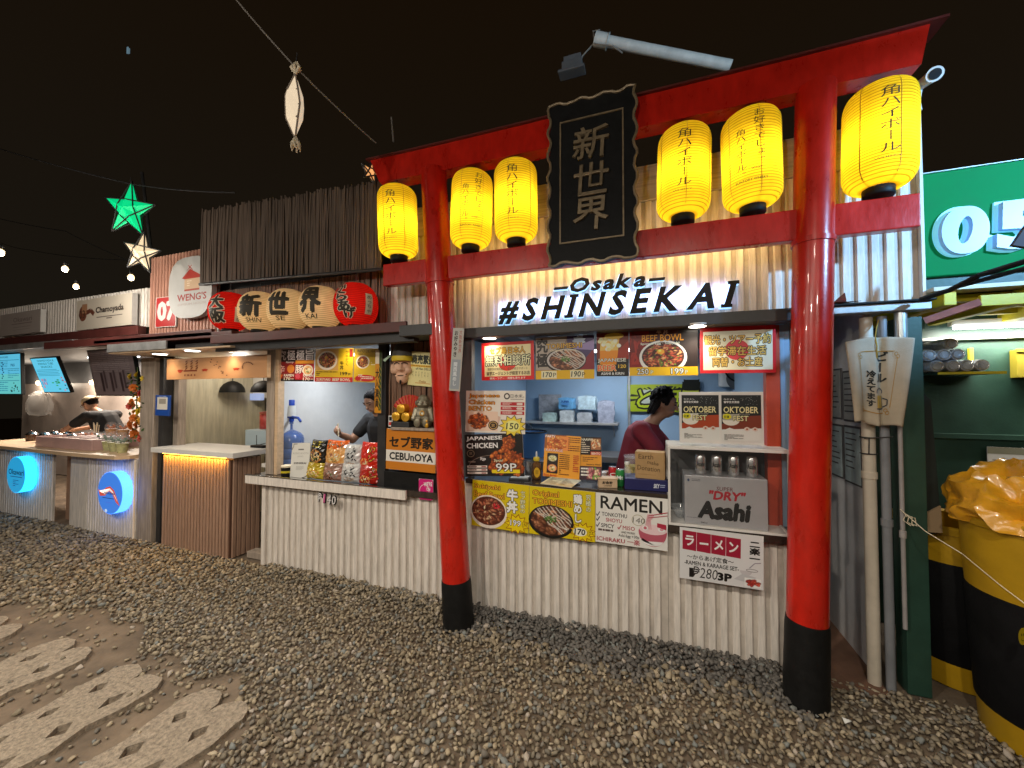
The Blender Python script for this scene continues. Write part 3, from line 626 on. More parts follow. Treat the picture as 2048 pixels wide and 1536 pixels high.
# ------------------------------------------------------------------ red gate
gate = empty('torii_gate', (-.25, YT, 0), 'glossy red wooden torii gate with black feet in front of the stall', 'gate')
def kasagi():
    mb = MB(); n = 24; rows = []
    for i in range(n+1):
        t = i/n; up_ = .012*(2*t-1)**4
        xb = -1.932+t*(1.29+1.932); xt = -2.02+t*(1.327+2.02)
        rows.append(((xb, 3.218+up_), (xt, 3.408+up_)))
    for (y0, y1) in ((2.42, 2.53),):
        vs = []; fs = []
        for (b, tq) in rows: vs += [(b[0], y0, b[1]), (tq[0], y0, tq[1]), (tq[0], y1, tq[1]), (b[0], y1, b[1])]
        for i in range(n):
            for k in range(4): fs.append((4*i+k, 4*i+(k+1) % 4, 4*i+4+(k+1) % 4, 4*i+4+k))
        fs += [(3, 2, 1, 0), (4*n, 4*n+1, 4*n+2, 4*n+3)]; mb.add(vs, fs)
    return mb
kasagi().obj('upper_beam', M['torii'], gate, world=True)
mb = MB(); vs = []; n = 24
for i in range(n+1):
    t = i/n; x = -2.05+t*3.44; z = 3.4085+.012*(2*t-1)**4
    vs += [(x, 2.40, z), (x, 2.40, z+.012), (x, 2.55, z+.012), (x, 2.55, z)]
mb.add(vs, [(4*i+k, 4*i+(k+1) % 4, 4*i+4+(k+1) % 4, 4*i+4+k) for i in range(n) for k in range(4)]+[(3, 2, 1, 0), (4*n, 4*n+1, 4*n+2, 4*n+3)]).obj('beam_cap', mat('dark_red_cap', (.10, .012, .008), .5, noise=.2), gate, world=True)
MB().box(-1.892, 1.272, 2.42, 2.48, 2.423, 2.589, .006).obj('lower_beam', M['torii'], gate, world=True)
for nm, b, t, zb, rb, rt_ in (('L', (-1.255, 2.45, 0), (-1.475, 2.45, 3.24), .31, .098, .094), ('R', (.768, 2.45, -.0), (.866, 2.45, 3.24), .42, .092, .090)):
    b = Vector(b); t = Vector(t); f = lambda z: b+(t-b)*(z/3.24)
    pts = [f(z) for z in (zb, zb+.3, 1.2, 2.0, 2.7, 3.24)]
    p = MB().tube(pts, [rb+(rt_-rb)*i/5 for i in range(6)], 40).obj('pillar', M['torii'], gate, world=True, smooth=True)
    MB().tube([f(-.03), f(.06), f(zb*.9), f(zb)], [rb+.012, rb+.009, rb+.006, rb+.003], 40).obj('pillar_foot', M['black'], gate, world=True, smooth=True)
    # wedge collar where the lower beam passes
    MB().tube([f(2.395), f(2.4215)], [rb+.006, rb+.006], 32).obj('collar', M['torii'], gate, world=True, smooth=True)
# ------------------------------------------------------------------ name plaque
pl = empty('name_plaque', (-.315, 2.345, 2.41), 'black carved name plaque with wavy edges hung on the red gate', 'plaque')
def wavy(w, h, a, n, seed):
    r = random.Random(seed); p = []
    for (x0, z0, x1, z1) in ((-w, 0, w, 0), (w, 0, w, h), (w, h, -w, h), (-w, h, -w, 0)):
        L = math.hypot(x1-x0, z1-z0); k = max(4, int(L/.022))
        for i in range(k):
            t = i/k; o = a*math.sin(t*L/.075*2*math.pi*.5+r.random()*.8)+r.uniform(-.002, .002); nx, nz = (z1-z0)/L, -(x1-x0)/L
            p.append((x0+(x1-x0)*t+nx*o, z0+(z1-z0)*t+nz*o))
    return p
MB().prism(wavy(.258, 1.03, .009, 1, 3), 0, .045).obj('board', M['black'], pl)
bronze = mat('dark_bronze', (.27, .205, .125), .36, metal=.3, noise=.3, scale=20, bump=.2)
mb = MB(); wv = wavy(.262, 1.034, .010, 1, 8); mb.tube([(x, -.004, z) for x, z in wv+wv[:1]], .0085, 6).obj('wavy_edge', bronze, pl, smooth=True)
mb = MB()
for (x0, x1, z0, z1) in ((-.195, .195, .125, .134), (-.195, .195, .905, .914), (-.195, -.186, .134, .905), (.186, .195, .134, .905)): mb.box(x0, x1, -.007, -.0005, z0, z1)
mb.obj('frame_line', bronze, pl)
for ch, z in (('新', .635), ('世', .405), ('界', .185)):
    g_ = letter_solid(ch, .010, .215, .205, .016, .06)
    o = g_.obj('raised_letter', bronze, pl); o.location = (.0, -.017, z)
    m_ = o.modifiers.new('bevel', 'BEVEL'); m_.width = .004; m_.segments = 2; m_.limit_method = 'ANGLE'
pl.rotation_euler = (R(-1.5), 0, 0)
# ------------------------------------------------------------------ yellow paper lanterns
def paper_mat(name, col, ring, nrings, H, dif=.45):
    m = bpy.data.materials.new(name); m.use_nodes = True; nt = m.node_tree; nt.nodes.remove(nt.nodes['Principled BSDF']); out = nt.nodes['Material Output']
    tc = nt.nodes.new('ShaderNodeTexCoord'); sx = nt.nodes.new('ShaderNodeSeparateXYZ'); nt.links.new(tc.outputs['Object'], sx.inputs[0])
    a = nt.nodes.new('ShaderNodeMath'); a.operation = 'MULTIPLY'; a.inputs[1].default_value = nrings/H*2*math.pi; nt.links.new(sx.outputs['Z'], a.inputs[0])
    c = nt.nodes.new('ShaderNodeMath'); c.operation = 'COSINE'; nt.links.new(a.outputs[0], c.inputs[0])
    mr = nt.nodes.new('ShaderNodeMapRange'); mr.inputs[1].default_value = .55; mr.inputs[2].default_value = 1; nt.links.new(c.outputs[0], mr.inputs[0])
    n = nt.nodes.new('ShaderNodeTexNoise'); n.inputs['Scale'].default_value = 14; nt.links.new(tc.outputs['Object'], n.inputs['Vector'])
    rp = nt.nodes.new('ShaderNodeMapRange'); rp.inputs[3].default_value = .82; rp.inputs[4].default_value = 1.12; nt.links.new(n.outputs['Fac'], rp.inputs[0])
    mx = nt.nodes.new('ShaderNodeMix'); mx.data_type = 'RGBA'; mx.inputs[6].default_value = (*col, 1); mx.inputs[7].default_value = (*ring, 1); nt.links.new(mr.outputs[0], mx.inputs[0])
    ml = nt.nodes.new('ShaderNodeVectorMath'); ml.operation = 'SCALE'; nt.links.new(mx.outputs[2], ml.inputs[0]); nt.links.new(rp.outputs[0], ml.inputs['Scale'])
    d = nt.nodes.new('ShaderNodeBsdfDiffuse'); t = nt.nodes.new('ShaderNodeBsdfTranslucent'); s = nt.nodes.new('ShaderNodeMixShader'); s.inputs[0].default_value = 1-dif
    nt.links.new(ml.outputs[0], d.inputs[0]); nt.links.new(ml.outputs[0], t.inputs[0]); nt.links.new(d.outputs[0], s.inputs[1]); nt.links.new(t.outputs[0], s.inputs[2]); nt.links.new(s.outputs[0], out.inputs[0]); return m
LH, LR = .515, .146
M['yellowpaper'] = paper_mat('yellow_lantern_paper', (.95, .70, .025), (.52, .26, .006), 34, LH)
M['ink'] = mat('black_ink', (.03, .022, .01), .6)
def lantern_r(z):   # radius at height z (0..LH)
    t = z/LH; e = .20
    if t < e: u = 1-t/e; return LR*(.42+.58*math.sqrt(max(0, 1-u*u*u)))
    if t > 1-e: u = 1-(1-t)/e; return LR*(.46+.54*math.sqrt(max(0, 1-u*u*u)))
    return LR
shade = MB(); n = 34*6; prof = []
for i in range(n+1):
    z = LH*i/n; prof.append((lantern_r(z)-.0022*max(0, math.cos(2*math.pi*34*i/n))**3, z))
shade_me = shade.lathe(prof, 40, caps=False).mesh('paper_shade', True); shade_me.materials.append(M['yellowpaper'])
rim_me = MB().lathe([(.060, -.042), (.064, -.038), (.064, .006), (.058, .008)], 28).mesh('bottom_ring', True); rim_me.materials.append(M['black'])
top_me = MB().lathe([(.066, -.004), (.068, 0), (.068, .018), (.060, .020)], 28).mesh('top_ring', True); top_me.materials.append(M['black'])
rib_me = MB()
for k in range(6):
    a = math.pi/3*k+.4; rib_me.tube([(.9985*lantern_r(z)*math.cos(a), .9985*lantern_r(z)*math.sin(a), z) for z in [LH*i/20 for i in range(21)]], .0022, 5)
rib_me = rib_me.mesh('seam'); rib_me.materials.append(mat('paper_seam', (.62, .34, .01), .7))
bulb_me = MB().sph((0, 0, 0), (.022, .022, .03)).mesh('bulb', True); bulb_me.materials.append(mat('bulb_glass', (1, .9, .6), .3, emit=30, ecol=(1, .82, .45)))
hook_me = MB().tube([(0, 0, 0), (.0, 0, .05)], .003, 5).tube([(-.066, 0, -.01), (0, 0, .03), (.066, 0, -.01)], .002, 5).mesh('hanger'); hook_me.materials.append(M['rubber'])
def wrap_text(cols, a0, parent, rad, r0=.0018, material=None, name='lettering'):
    """glyph columns laid round a lantern: (text, angle in degrees, z top, z bottom, width, weight)"""
    bm = bmesh.new(); lay = bm.verts.layers.float.new('lift')
    for t, ang, z1, z0, w, bold in cols:
        vert = len(t) > 1 and (z1-z0) > w*1.2; h = (z1-z0)/len(t) if vert else z1-z0
        for i, ch in enumerate(t if vert else [t]):
            v, f = glyphs(ch, 0); p = v.copy()
            if vert:
                p[:, 1] += .12
                if ch in 'ー': p = np.stack([.5+(p[:, 1]-.5)*.8, .5-(p[:, 0]-.5)*1.05], 1)
                if ch in '。': p = p+np.array([.5, .45])
                if ch in 'ょ': p = p+np.array([.12, .1])
                sc = lambda q: [((a-.5)*w, z1-h*(i+1)+h*b) for a, b in q]
            else:
                lo, hi = p.min(0), p.max(0); sc = lambda q: [(((a-lo[0])/(hi[0]-lo[0])-.5)*w, z0+(z1-z0)*(b-lo[1])/(hi[1]-lo[1])) for a, b in q]
            cps = [p] if bold < .004 else [p]+[p+bold*np.array([math.cos(k), math.sin(k)*.8]) for k in (.5, 1.8, 3.1, 4.4, 5.6)]
            for n_, q_ in enumerate(cps):
                vs = []
                for x, z in sc(q_): vv = bm.verts.new((x+math.radians(ang)*LR, 0, z)); vv[lay] = n_*.00012; vs.append(vv)
                for q in f:
                    try: bm.faces.new([vs[j] for j in q])
                    except ValueError: pass
    x = min(v.co.x for v in bm.verts); X = max(v.co.x for v in bm.verts)
    while x < X: x += .013; bmesh.ops.bisect_plane(bm, geom=bm.verts[:]+bm.edges[:]+bm.faces[:], plane_co=(x, 0, 0), plane_no=(1, 0, 0))
    z = min(v.co.z for v in bm.verts); Z = max(v.co.z for v in bm.verts)
    while z < Z: z += .018; bmesh.ops.bisect_plane(bm, geom=bm.verts[:]+bm.edges[:]+bm.faces[:], plane_co=(0, 0, z), plane_no=(0, 0, 1))
    for v in bm.verts:
        r = rad(v.co.z)+r0+v[lay]; a = a0+v.co.x/LR; v.co = (r*math.sin(a), -r*math.cos(a), v.co.z)
    return MB().bm(bm).obj(name, material or M['ink'], parent)
_q = LH/.585
KAKU = lambda a: [(t, b, c*_q, d*_q, e, f) for t, b, c, d, e, f in [('角ハイボール', a, .50, .125, .083, -.006), ('WHISKY', a-3, .108, .098, .10, 0)]]
SUKI = lambda a: [(t, b, c*_q, d*_q, e, f) for t, b, c, d, e, f in [('お好きでしょ。', a+17, .52, .19, .058, -.004), ('角ハイボール。', a-17, .425, .125, .052, -.004), ('WHISKY', a+10, .175, .160, .05, .01), ('SUNTORY WHISKY', a, .112, .096, .15, .01)]]
LAN = [(-1.760, KAKU, -20, 'yellow paper lantern at the left end of the gate, outside the left pillar'), (-1.165, SUKI, 0, 'yellow paper lantern with two columns of writing, just right of the left pillar'),
       (-.825, KAKU, -9, 'yellow paper lantern with one column of writing, left of the black plaque'), (.205, KAKU, 2, 'yellow paper lantern with one column of writing, right of the black plaque'),
       (.560, SUKI, 0, 'yellow paper lantern with two columns of writing, just left of the right pillar'), (1.115, KAKU, 17, 'large yellow paper lantern outside the right pillar at the right end of the gate')]
for i, (x, tx, off, lab) in enumerate(LAN):
    z0 = 2.638; t = empty('paper_lantern', (x, 2.435, z0), lab, 'paper lantern', 'yellow lanterns hung from the gate')
    for me, nm, z in ((shade_me, 'paper_shade', 0), (rim_me, 'bottom_ring', 0), (top_me, 'top_ring', LH), (rib_me, 'seam', 0), (bulb_me, 'bulb', LH*.5), (hook_me, 'hanger', LH+.012)):
        o = obj_from(nm, me, None, t, (0, 0, z))
        if nm in ('paper_shade', 'seam'): o.rotation_euler = (0, 0, i*1.1)
    t.rotation_euler = (R([1.5, -1, .6, -1.4, 1, -.8][i]), R([-1.6, 1.2, -.5, 1.6, -1.0, 2.0][i]), 0)
    face = math.atan2(-x, 2.435)   # the lettered side is turned toward the forecourt
    wrap_text(tx(0), face+R(off), t, lantern_r)
    point_light('lantern_lamp', (0, 0, LH*.45), 5.8, (1, .86, .50), .03, t)
# ------------------------------------------------------------------ raised, back-lit name on the sign wall
sg = empty('illuminated_sign', (-.27, YF-.05, 2.13), 'raised black letters with a cold blue-white glow on the pale slats', 'sign')
face_m = M['black']; glow = mat('letter_glow', (.6, .8, 1), .3, emit=1.5, ecol=(.30, .60, 1))
def sign_letters(t, x0, x1, z0, z1, shear=.28, bold=.035, gap=.16, k=None):
    box = {c: (lambda v: (v[:, 0].max()-v[:, 0].min(), v[:, 1].min(), v[:, 1].max()))(glyphs(c, bold)[0]) for c in t}
    tot = sum(box[c][0]+gap for c in t)-gap; sc = (x1-x0)/tot; vs = (z1-z0)/.70; x = x0
    for c in t:
        w, lo, hi = box[c]; ww = w*sc; h = (hi-lo)*vs; zc = z0+lo*vs
        o = letter_solid(c, bold, ww, h, .016, shear); g_ = letter_solid(c, bold+.012, ww*1.05, h*1.05, .018, shear)
        if c == 'I':   # slab ends
            for zz in (0, h-.018): o.box(-.030+shear*(zz/h-.5)*h, .030+shear*(zz/h-.5)*h, -.001, .0155, zz, zz+.018); g_.box(-.033+shear*(zz/h-.5)*h, .033+shear*(zz/h-.5)*h, .001, .0175, zz-.002, zz+.021)
        o = o.obj('letter', face_m, sg); o.location = (x+ww/2, 0, zc)
        g_ = g_.obj('glowing_edge', glow, o); g_.location = (-.005, .0165, -.004); x += ww+gap*sc
sign_letters('#SHINSEKAI', at(1000, 620, 2.64).x+.27, at(1468, 590, 2.64).x+.27, .010, .158, gap=.24, bold=.034)
sign_letters('–Osaka–', at(1108, 580, 2.64).x+.27, at(1330, 565, 2.64).x+.27, .182, .272, shear=.35, bold=.03, gap=.10)
l = bpy.data.lights.new('sign_lamp', 'AREA'); l.shape = 'RECTANGLE'; l.size = 1.55; l.size_y = .12; l.energy = 4.2; l.color = (.46, .50, 1)
lo = bpy.data.objects.new('sign_lamp', l); COL.objects.link(lo); lo.parent = sg; lo.location = (0, .012, .09); lo.rotation_euler = (R(90), 0, 0)
t = empty('added_wall_strip', (-.3, 2.4835, 2.50), 'warm strip light fixed along the back of the lower gate beam', 'strip light')  # added strip, unseen behind the beam, to brighten the sign wall
MB().box(-.95, .95, 0, .006, -.012, .012, .001).obj('added_strip_body', M['white'], t); MB().box(-.94, .94, .0062, .008, -.006, .006).obj('added_strip_face', M['warmstrip'], t)
l = bpy.data.lights.new('strip_lamp', 'AREA'); l.shape = 'RECTANGLE'; l.size = 1.9; l.size_y = .02; l.energy = 3.8; l.color = (1, .74, .34)  # light of the added strip, thrown onto the slats
lo = bpy.data.objects.new('strip_lamp', l); COL.objects.link(lo); lo.parent = t; lo.location = (0, .012, 0); lo.rotation_euler = (R(90), 0, 0)
# ------------------------------------------------------------------ round lanterns over the left hatch
RR = .168
def round_r(z): t = max(-1, min(1, (z-.165)/.185)); return RR*math.sqrt(max(.02, 1-abs(t)**2.3))
M['creampaper'] = paper_mat('cream_lantern_paper', (.86, .66, .40), (.45, .28, .13), 22, .33, .7); M['redpaper'] = paper_mat('red_lantern_paper', (.68, .018, .012), (.36, .008, .006), 22, .33, .75)
prof = [(round_r(.33*i/132)-.0016*max(0, math.cos(2*math.pi*22*i/132))**3, .33*i/132) for i in range(133)]
rs_me = MB().lathe(prof, 40, caps=False).mesh('paper_shade', True)
srim = MB().lathe([(.062, -.022), (.066, -.018), (.066, .004), (.06, .006)], 24).mesh('bottom_ring', True); srim.materials.append(M['black'])
swire = MB().tube([(-.05, 0, .0), (0, 0, .055), (.05, 0, 0)], .0022, 5).tube([(0, 0, .055), (0, 0, .10)], .002, 5).mesh('hanger'); swire.materials.append(M['rubber'])
RL = [(-3.62, 'redpaper', [('大', -38, .285, .165, .13, .05), ('阪', -34, .165, .045, .13, .05)], 'red round paper lantern at the left end of the row', (('おおさか', 26),)),
      (-3.245, 'creampaper', [('新', -24, .285, .10, .17, .06), ('SHIN', -14, .085, .05, .13, .01)], 'cream round lantern painted 新, second in the row of five', ()),
      (-2.90, 'creampaper', [('世', -28, .285, .10, .17, .06), ('SE', -20, .085, .05, .08, .01)], 'cream round lantern painted 世, middle of the row of five', ()),
      (-2.545, 'creampaper', [('界', -28, .30, .10, .17, .06), ('KAI', -24, .085, .05, .10, .01)], 'cream round lantern painted 界, fourth in the row of five', ()),
      (-2.185, 'redpaper', [('か', -44, .31, .235, .09, .05), ('ら', -36, .235, .165, .09, .05), ('あ', -30, .165, .09, .10, .05), ('げ', -14, .115, .04, .09, .05)], 'red round paper lantern at the right end of the row beside the gate', (('めっちゃ', 38),))]
M['cream'] = mat('cream_paint', (.8, .70, .52), .6)
for i, (x, pm, cols, lab, extra) in enumerate(RL):
    z0 = 2.34-.165-.008*i+ (.02 if i == 0 else 0); t = empty('round_lantern', (x, 2.47, z0), lab, 'paper lantern', 'round lanterns hung under the reed screen')
    me = rs_me.copy(); me.materials.append(M[pm]); obj_from('paper_shade', me, None, t).rotation_euler = (0, 0, i*.7)
    obj_from('bottom_ring', srim, None, t); obj_from('hanger', swire, None, t, (0, 0, .33))
    sv, LRs = LR, None
    f0 = math.atan2(-x, 2.47)-R(22)
    LR_old = LR; LR = RR
    if pm == 'redpaper': wrap_text([(a, b, c, d, e, q+.06) for a, b, c, d, e, q in cols], f0+R(18), t, round_r, .0012, M['cream'], name='lettering_outline')
    wrap_text(cols, f0+R(18), t, round_r, .0026, M['ink'])
    for tx, a in extra:
        bmq = bmesh.new()
        n = 6; ws = .062; zs = (.235, .075) if i == 4 else (.185, .055)
        vv = [[bmq.verts.new((round_r(z)+.0015, R(a)+(k/n-.5)*ws/RR, z)) for k in range(n+1)] for z in [zs[1]+(zs[0]-zs[1])*j/10 for j in range(11)]]
        for j in range(10):
            for k in range(n): bmq.faces.new((vv[j][k], vv[j][k+1], vv[j+1][k+1], vv[j+1][k]))
        for v in bmq.verts: r_, a_, z_ = v.co; v.co = (r_*math.sin(f0+R(18)+a_), -r_*math.cos(f0+R(18)+a_), z_)
        MB().bm(bmq).obj('cream_tablet', M['cream'], t)
        wrap_text([(tx, a, zs[0]-.01, zs[1]+.01, .045, .0)], f0+R(18), t, round_r, .003, M['ink'], name='tablet_lettering')
    LR = LR_old
    point_light('lantern_lamp', (0, 0, .15), 1.25 if pm == 'creampaper' else 1.5, (1, .80, .52), .03, t)
# ------------------------------------------------------------------ things in the night sky over the stalls
def wire(name, label, pts, r, sag=0.0, cat='cable'):
    P = []
    for a, b in zip(pts, pts[1:]):
        a = Vector(a); b = Vector(b)
        for i in range(14): t = i/14; p = a.lerp(b, t); p.z -= sag*4*t*(1-t); P.append(p)
    P.append(Vector(pts[-1])); o = P[0]
    return tag(MB().tube([p-o for p in P], r, 6).obj(name, M['rubber']), label, cat), o
def put(t): t[0].location = t[1]; return t[0]
M['wire'] = mat('pale_old_cable', (.22, .20, .18), .6)
a = put(wire('overhead_cable', 'thin cable carrying the white diamond lantern down to the gate', [at(440, -40, 1.5), at(592, 135, 1.8), at(752, 286, 2.3)], .005, .01)); a.data.materials[0] = M['wire']
put(wire('overhead_cable', 'cable carrying the green star lantern across the upper left', [at(-40, 285, 2.0), at(262, 368, 2.3), at(470, 385, 2.5)], .006, .02))
put(wire('overhead_cable', 'lowest faint cable crossing the dark sky at the left', [at(-30, 430, 3.0), at(130, 462, 3.2), at(280, 530, 3.2)], .006, .02))
put(wire('overhead_cable', 'short loose wire beside the white star lantern', [at(-30, 470, 3.4), at(60, 500, 3.4), at(300, 520, 3.3)], .005, .05))
def star(name, c, rad, ax_u, ax_v, thick, paper, label, tw=0.0, cat='star lantern'):
    t = empty(name, c, label, cat, 'star lanterns on the cables'); nrm = ax_u.cross(ax_v).normalized()
    P = [ax_u*rad*(1 if i % 2 == 0 else .42)*math.sin(math.pi*i/5+tw)+ax_v*rad*(1 if i % 2 == 0 else .42)*math.cos(math.pi*i/5+tw) for i in range(10)]
    mb = MB(); mb.add([p[:] for p in P]+[(nrm*thick)[:], (-nrm*thick)[:]], [(i, (i+1) % 10, 10) for i in range(10)]+[((i+1) % 10, i, 11) for i in range(10)]).obj('paper_skin', paper, t)
    fr = MB()
    for sgn in (1, -1):
        for i in range(5):
            a, b = P[2*i], P[(2*i+4) % 10]; fr.tube([a+nrm*sgn*.002, (a+b)/2+nrm*sgn*thick*.62, b+nrm*sgn*.002], .0062, 6)
    fr.obj('bamboo_frame', M['dark'], t); mb2 = MB().tube([(0, 0, 0), (ax_v*rad*1.12)[:]], .003, 5).obj('hanging_wire', M['rubber'], t)
    return t
def skin(name, col, e): return mat(name, col, .5, emit=e, ecol=col, noise=0)
ux = Vector((.97, .25, -.12)).normalized(); uz = Vector((.02, .0, 1)).normalized()
star('star_lantern', at(259, 420, 2.3), .29, ux, uz, .07, skin('green_star_skin', (.0, .62, .22), .85), 'glowing green five-pointed star lantern', .05)
star('star_lantern', at(283, 506, 2.3), .21, ux, uz, .05, skin('white_star_skin', (.85, .66, .42), .75), 'cream white star lantern below the green star', .12)
t = star('star_lantern', at(741, 345, 2.44), .085, Vector((.25, .95, 0)).normalized(), uz, .03, skin('amber_star_skin', (.9, .42, .15), .9), 'small amber star lantern behind the left tip of the gate', .1)
# diamond lantern
c = at(588, 212, 1.8); t = empty('diamond_lantern', c, 'white paper star lantern seen edge on, hanging from the cable', 'lantern')
M['diam'] = skin('white_lantern_skin', (.86, .70, .50), .62)
S = .245; ring1 = [(-.075, -.03, .07), (-.02, -.06, .08), (.07, -.02, .09), (.06, .05, .07), (-.05, .05, .06)]; ring2 = [(-.065, -.03, -.08), (-.01, -.06, -.07), (.075, -.02, -.09), (.06, .05, -.08), (-.05, .05, -.09)]
ringm = [(-.085, -.02, .0), (-.02, -.075, .01), (.085, -.01, .0), (.06, .06, 0), (-.05, .06, 0)]
vs = [(x*.66, y*.66, z) for x, y, z in [(.01, 0, S*.86)]+ring1+ringm+ring2+[(.02, 0, -S*.86)]]
fs = [(0, 1+i, 1+(i+1) % 5) for i in range(5)]+[(1+5*r+i, 6+5*r+i, 6+5*r+(i+1) % 5, 1+5*r+(i+1) % 5) for r in range(2) for i in range(5)]+[(16, 11+(i+1) % 5, 11+i) for i in range(5)]
MB().add(vs, fs).obj('paper_skin', M['diam'], t)
fr = MB()
for a, b in ((0, 1), (0, 3), (0, 2), (1, 6), (3, 8), (6, 11), (8, 13), (11, 16), (13, 16), (6, 13), (11, 8), (1, 3), (11, 13)): fr.tube([vs[a], vs[b]], .0055, 6)
fr.obj('bamboo_frame', M['wood'], t)
mb = MB()
for k in range(7): mb.tube([(.02, 0, -S*.84), (.02+.02*math.cos(k), .02*math.sin(k), -S*1.0), (.02+.028*math.cos(k*1.1), .026*math.sin(k*1.1), -S*1.18)], [.008, .01, .004], 5)
for k in range(6): mb.tube([(.01, 0, S*.84), (.01+.03*math.cos(k), .02*math.sin(k), S*.98), (.01+.012*math.cos(k), 0, S*1.14)], [.007, .011, .005], 5)
mb.obj('gathered_paper', M['cream'], t)['kind'] = 'stuff'; MB().tube([(.012, 0, S*1.1), (.02, 0, S*1.38)], .004, 5).obj('hanging_wire', M['rubber'], t)
# string bulbs: those in view and the rest of the same strings over the forecourt
M['bulbglow'] = mat('string_bulb_glass', (1, .9, .7), .3, emit=3.2, ecol=(1, .70, .34))
bm_ = MB().sph((0, 0, 0), (.022, .022, .028)).mesh('bulb', True); bm_.materials.append(M['bulbglow']); cap_ = MB().lathe([(.010, .032), (.012, .036), (.011, .06), (.005, .065)], 12).mesh('socket', True); cap_.materials.append(M['black'])
def string_bulb(p, label, w=0):
    t = empty('string_bulb', p, label, 'light bulb', 'string of bulbs over the forecourt'); obj_from('bulb', bm_, None, t); obj_from('socket', cap_, None, t)
    if w: point_light('bulb_lamp', (0, 0, -.08), w, (1, .92, .80), .06, t)
string_bulb(at(1, 505, 1.5), 'bare bulb at the very left edge of the picture', 14)
string_bulb(at(130, 538, 1.9), 'bright bulb above the blank slats at the left, larger of a close pair', 12)
string_bulb(at(152, 573, 2.15), 'lower and smaller bulb of the close pair at the left', 12)
string_bulb(at(262, 555, 2.0), 'single bulb below the white star lantern', 4)
for k, (x, y, z, w) in enumerate([(-4.4, -.45, 3.3, 220), (-1.7, -.55, 3.3, 290), (.35, -.55, 3.3, 210)]):
    t = empty('shaded_lamp', (x, y, z), ['shaded lamp over the forecourt to the far left of the viewer', 'shaded lamp over the forecourt just above the viewer', 'shaded lamp over the forecourt to the right of the viewer'][k], 'lamp', 'shaded lamps over the forecourt')
    MB().lathe([(.17, -.02), (.12, .05), (.04, .10), (.03, .14)], 24, caps=False).obj('shade', M['dark'], t, smooth=True); obj_from('bulb', bm_, None, t, (0, 0, .03)); MB().tube([(0, 0, .14), (0, 0, .9)], .006, 6).obj('cord', M['rubber'], t)
    spot_light('shaded_lamp_light', (0, 0, -.05), (0, 0, -1), w, (1, .90, .75), 168, .9, .07, t)
for k, (x, y, z) in enumerate([(-3.4, -1.6, 3.0), (-.9, -1.9, 3.05), (1.5, -1.8, 3.0)]):
    string_bulb((x, y, z), ['bare bulb on the string behind the viewer, left of three', 'bare bulb on the string behind the viewer, middle of three', 'bare bulb on the string behind the viewer, right of three'][k], [95, 85, 60][k])
# cold floodlight in front of the right-hand stall, lighting the right end
t = empty('floodlight', (2.95, .85, 2.95), 'cold white floodlight on the roof edge to the right of the viewer', 'floodlight')
MB().box(-.14, .14, -.04, .04, -.1, .1, .01).obj('housing', M['dark'], t); MB().box(-.12, .12, .041, .048, -.08, .08, .002).obj('lamp_face', M['tube'], t)
t.rotation_euler = (R(-5), 0, R(40)); spot_light('flood_lamp', (2.87, .97, 2.93), (1.45, 2.69, 2.62), 560, (.28, .60, 1), 48, .8, .06); spot_light('flood_lamp_upper', (2.87, .97, 3.03), (.15, 3.1, 4.3), 260, (.45, .75, 1), 24, .5, .06)
# street lamp arm with its wires, camera on the wall, aerial rod
t = empty('street_lamp', at(1455, 131, 3.2), 'grey metal lamp arm with a dark floodlight hanging at its tip', 'lamp arm')
o = base_of(t); a = at(1190, 78, 3.0)-o; b = Vector((0, 0, 0))
MB().tube([a, a.lerp(b, .10)], .052, 16).tube([a.lerp(b, .10), a.lerp(b, .102)], .058, 16).tube([a.lerp(b, .102), a.lerp(b, .5), b+(b-a)*.02], .040, 16).obj('pipe', mat('pale_pipe_paint', (.6, .6, .58), .4, noise=.2), t, smooth=True)
MB().tube([at(1245, 106, 3.0)-o, at(1225, 92, 2.98)-o, at(1190, 88, 2.98)-o, at(1186, 62, 3.0)-o, at(1200, 60, 3.0)-o], .006, 6).tube([at(1188, 86, 3.0)-o, at(1165, 112, 3.0)-o, at(1152, 140, 3.0)-o], .006, 6).obj('lamp_wire', M['wire'], t)
p = at(1140, 143, 3.0)-o
MB().box(p.x-.09, p.x+.12, p.y-.05, p.y+.05, p.z-.022, p.z+.0, .006).box(p.x-.06, p.x+.10, p.y-.04, p.y+.04, p.z+.003, p.z+.065, .006).box(p.x-.05, p.x+.09, p.y-.02, p.y+.02, p.z+.068, p.z+.12, .006).obj('floodlight_head', M['charcoal'], t)
t = empty('security_camera', at(1838, 185, 2.66), 'white bullet security camera on the corner of the sign wall', 'camera')
o = base_of(t); e0 = at(1870, 148, 2.45)-o; e1 = at(1838, 172, 2.62)-o
MB().tube([e1, e1.lerp(e0, .9), e0], [.024, .030, .034], 20).obj('camera_body', M['white'], t, smooth=True); d = (e0-e1).normalized()
MB().tube([e0+d*.001, e0+d*.003], .024, 20).obj('lens', M['black'], t); MB().tube([e1, (0, .03, -.03), (0, .04, -.08)], [.016, .02, .03], 12).obj('camera_bracket', M['white'], t, smooth=True)
a = at(783, 234, 2.9); b = at(787, 284, 2.9); tag(MB().tube([b-a, b*0], .008, 8).obj('aerial_rod', M['wire']), 'thin upright metal rod above the left tip of the gate', 'rod').location = a
a = at(284, 345, 2.75); b = at(302, 500, 2.75); tag(MB().tube([b-a, b*0], .016, 8).obj('sign_pole', M['dark']), 'dark upright pole behind the green star lantern', 'pole').location = a
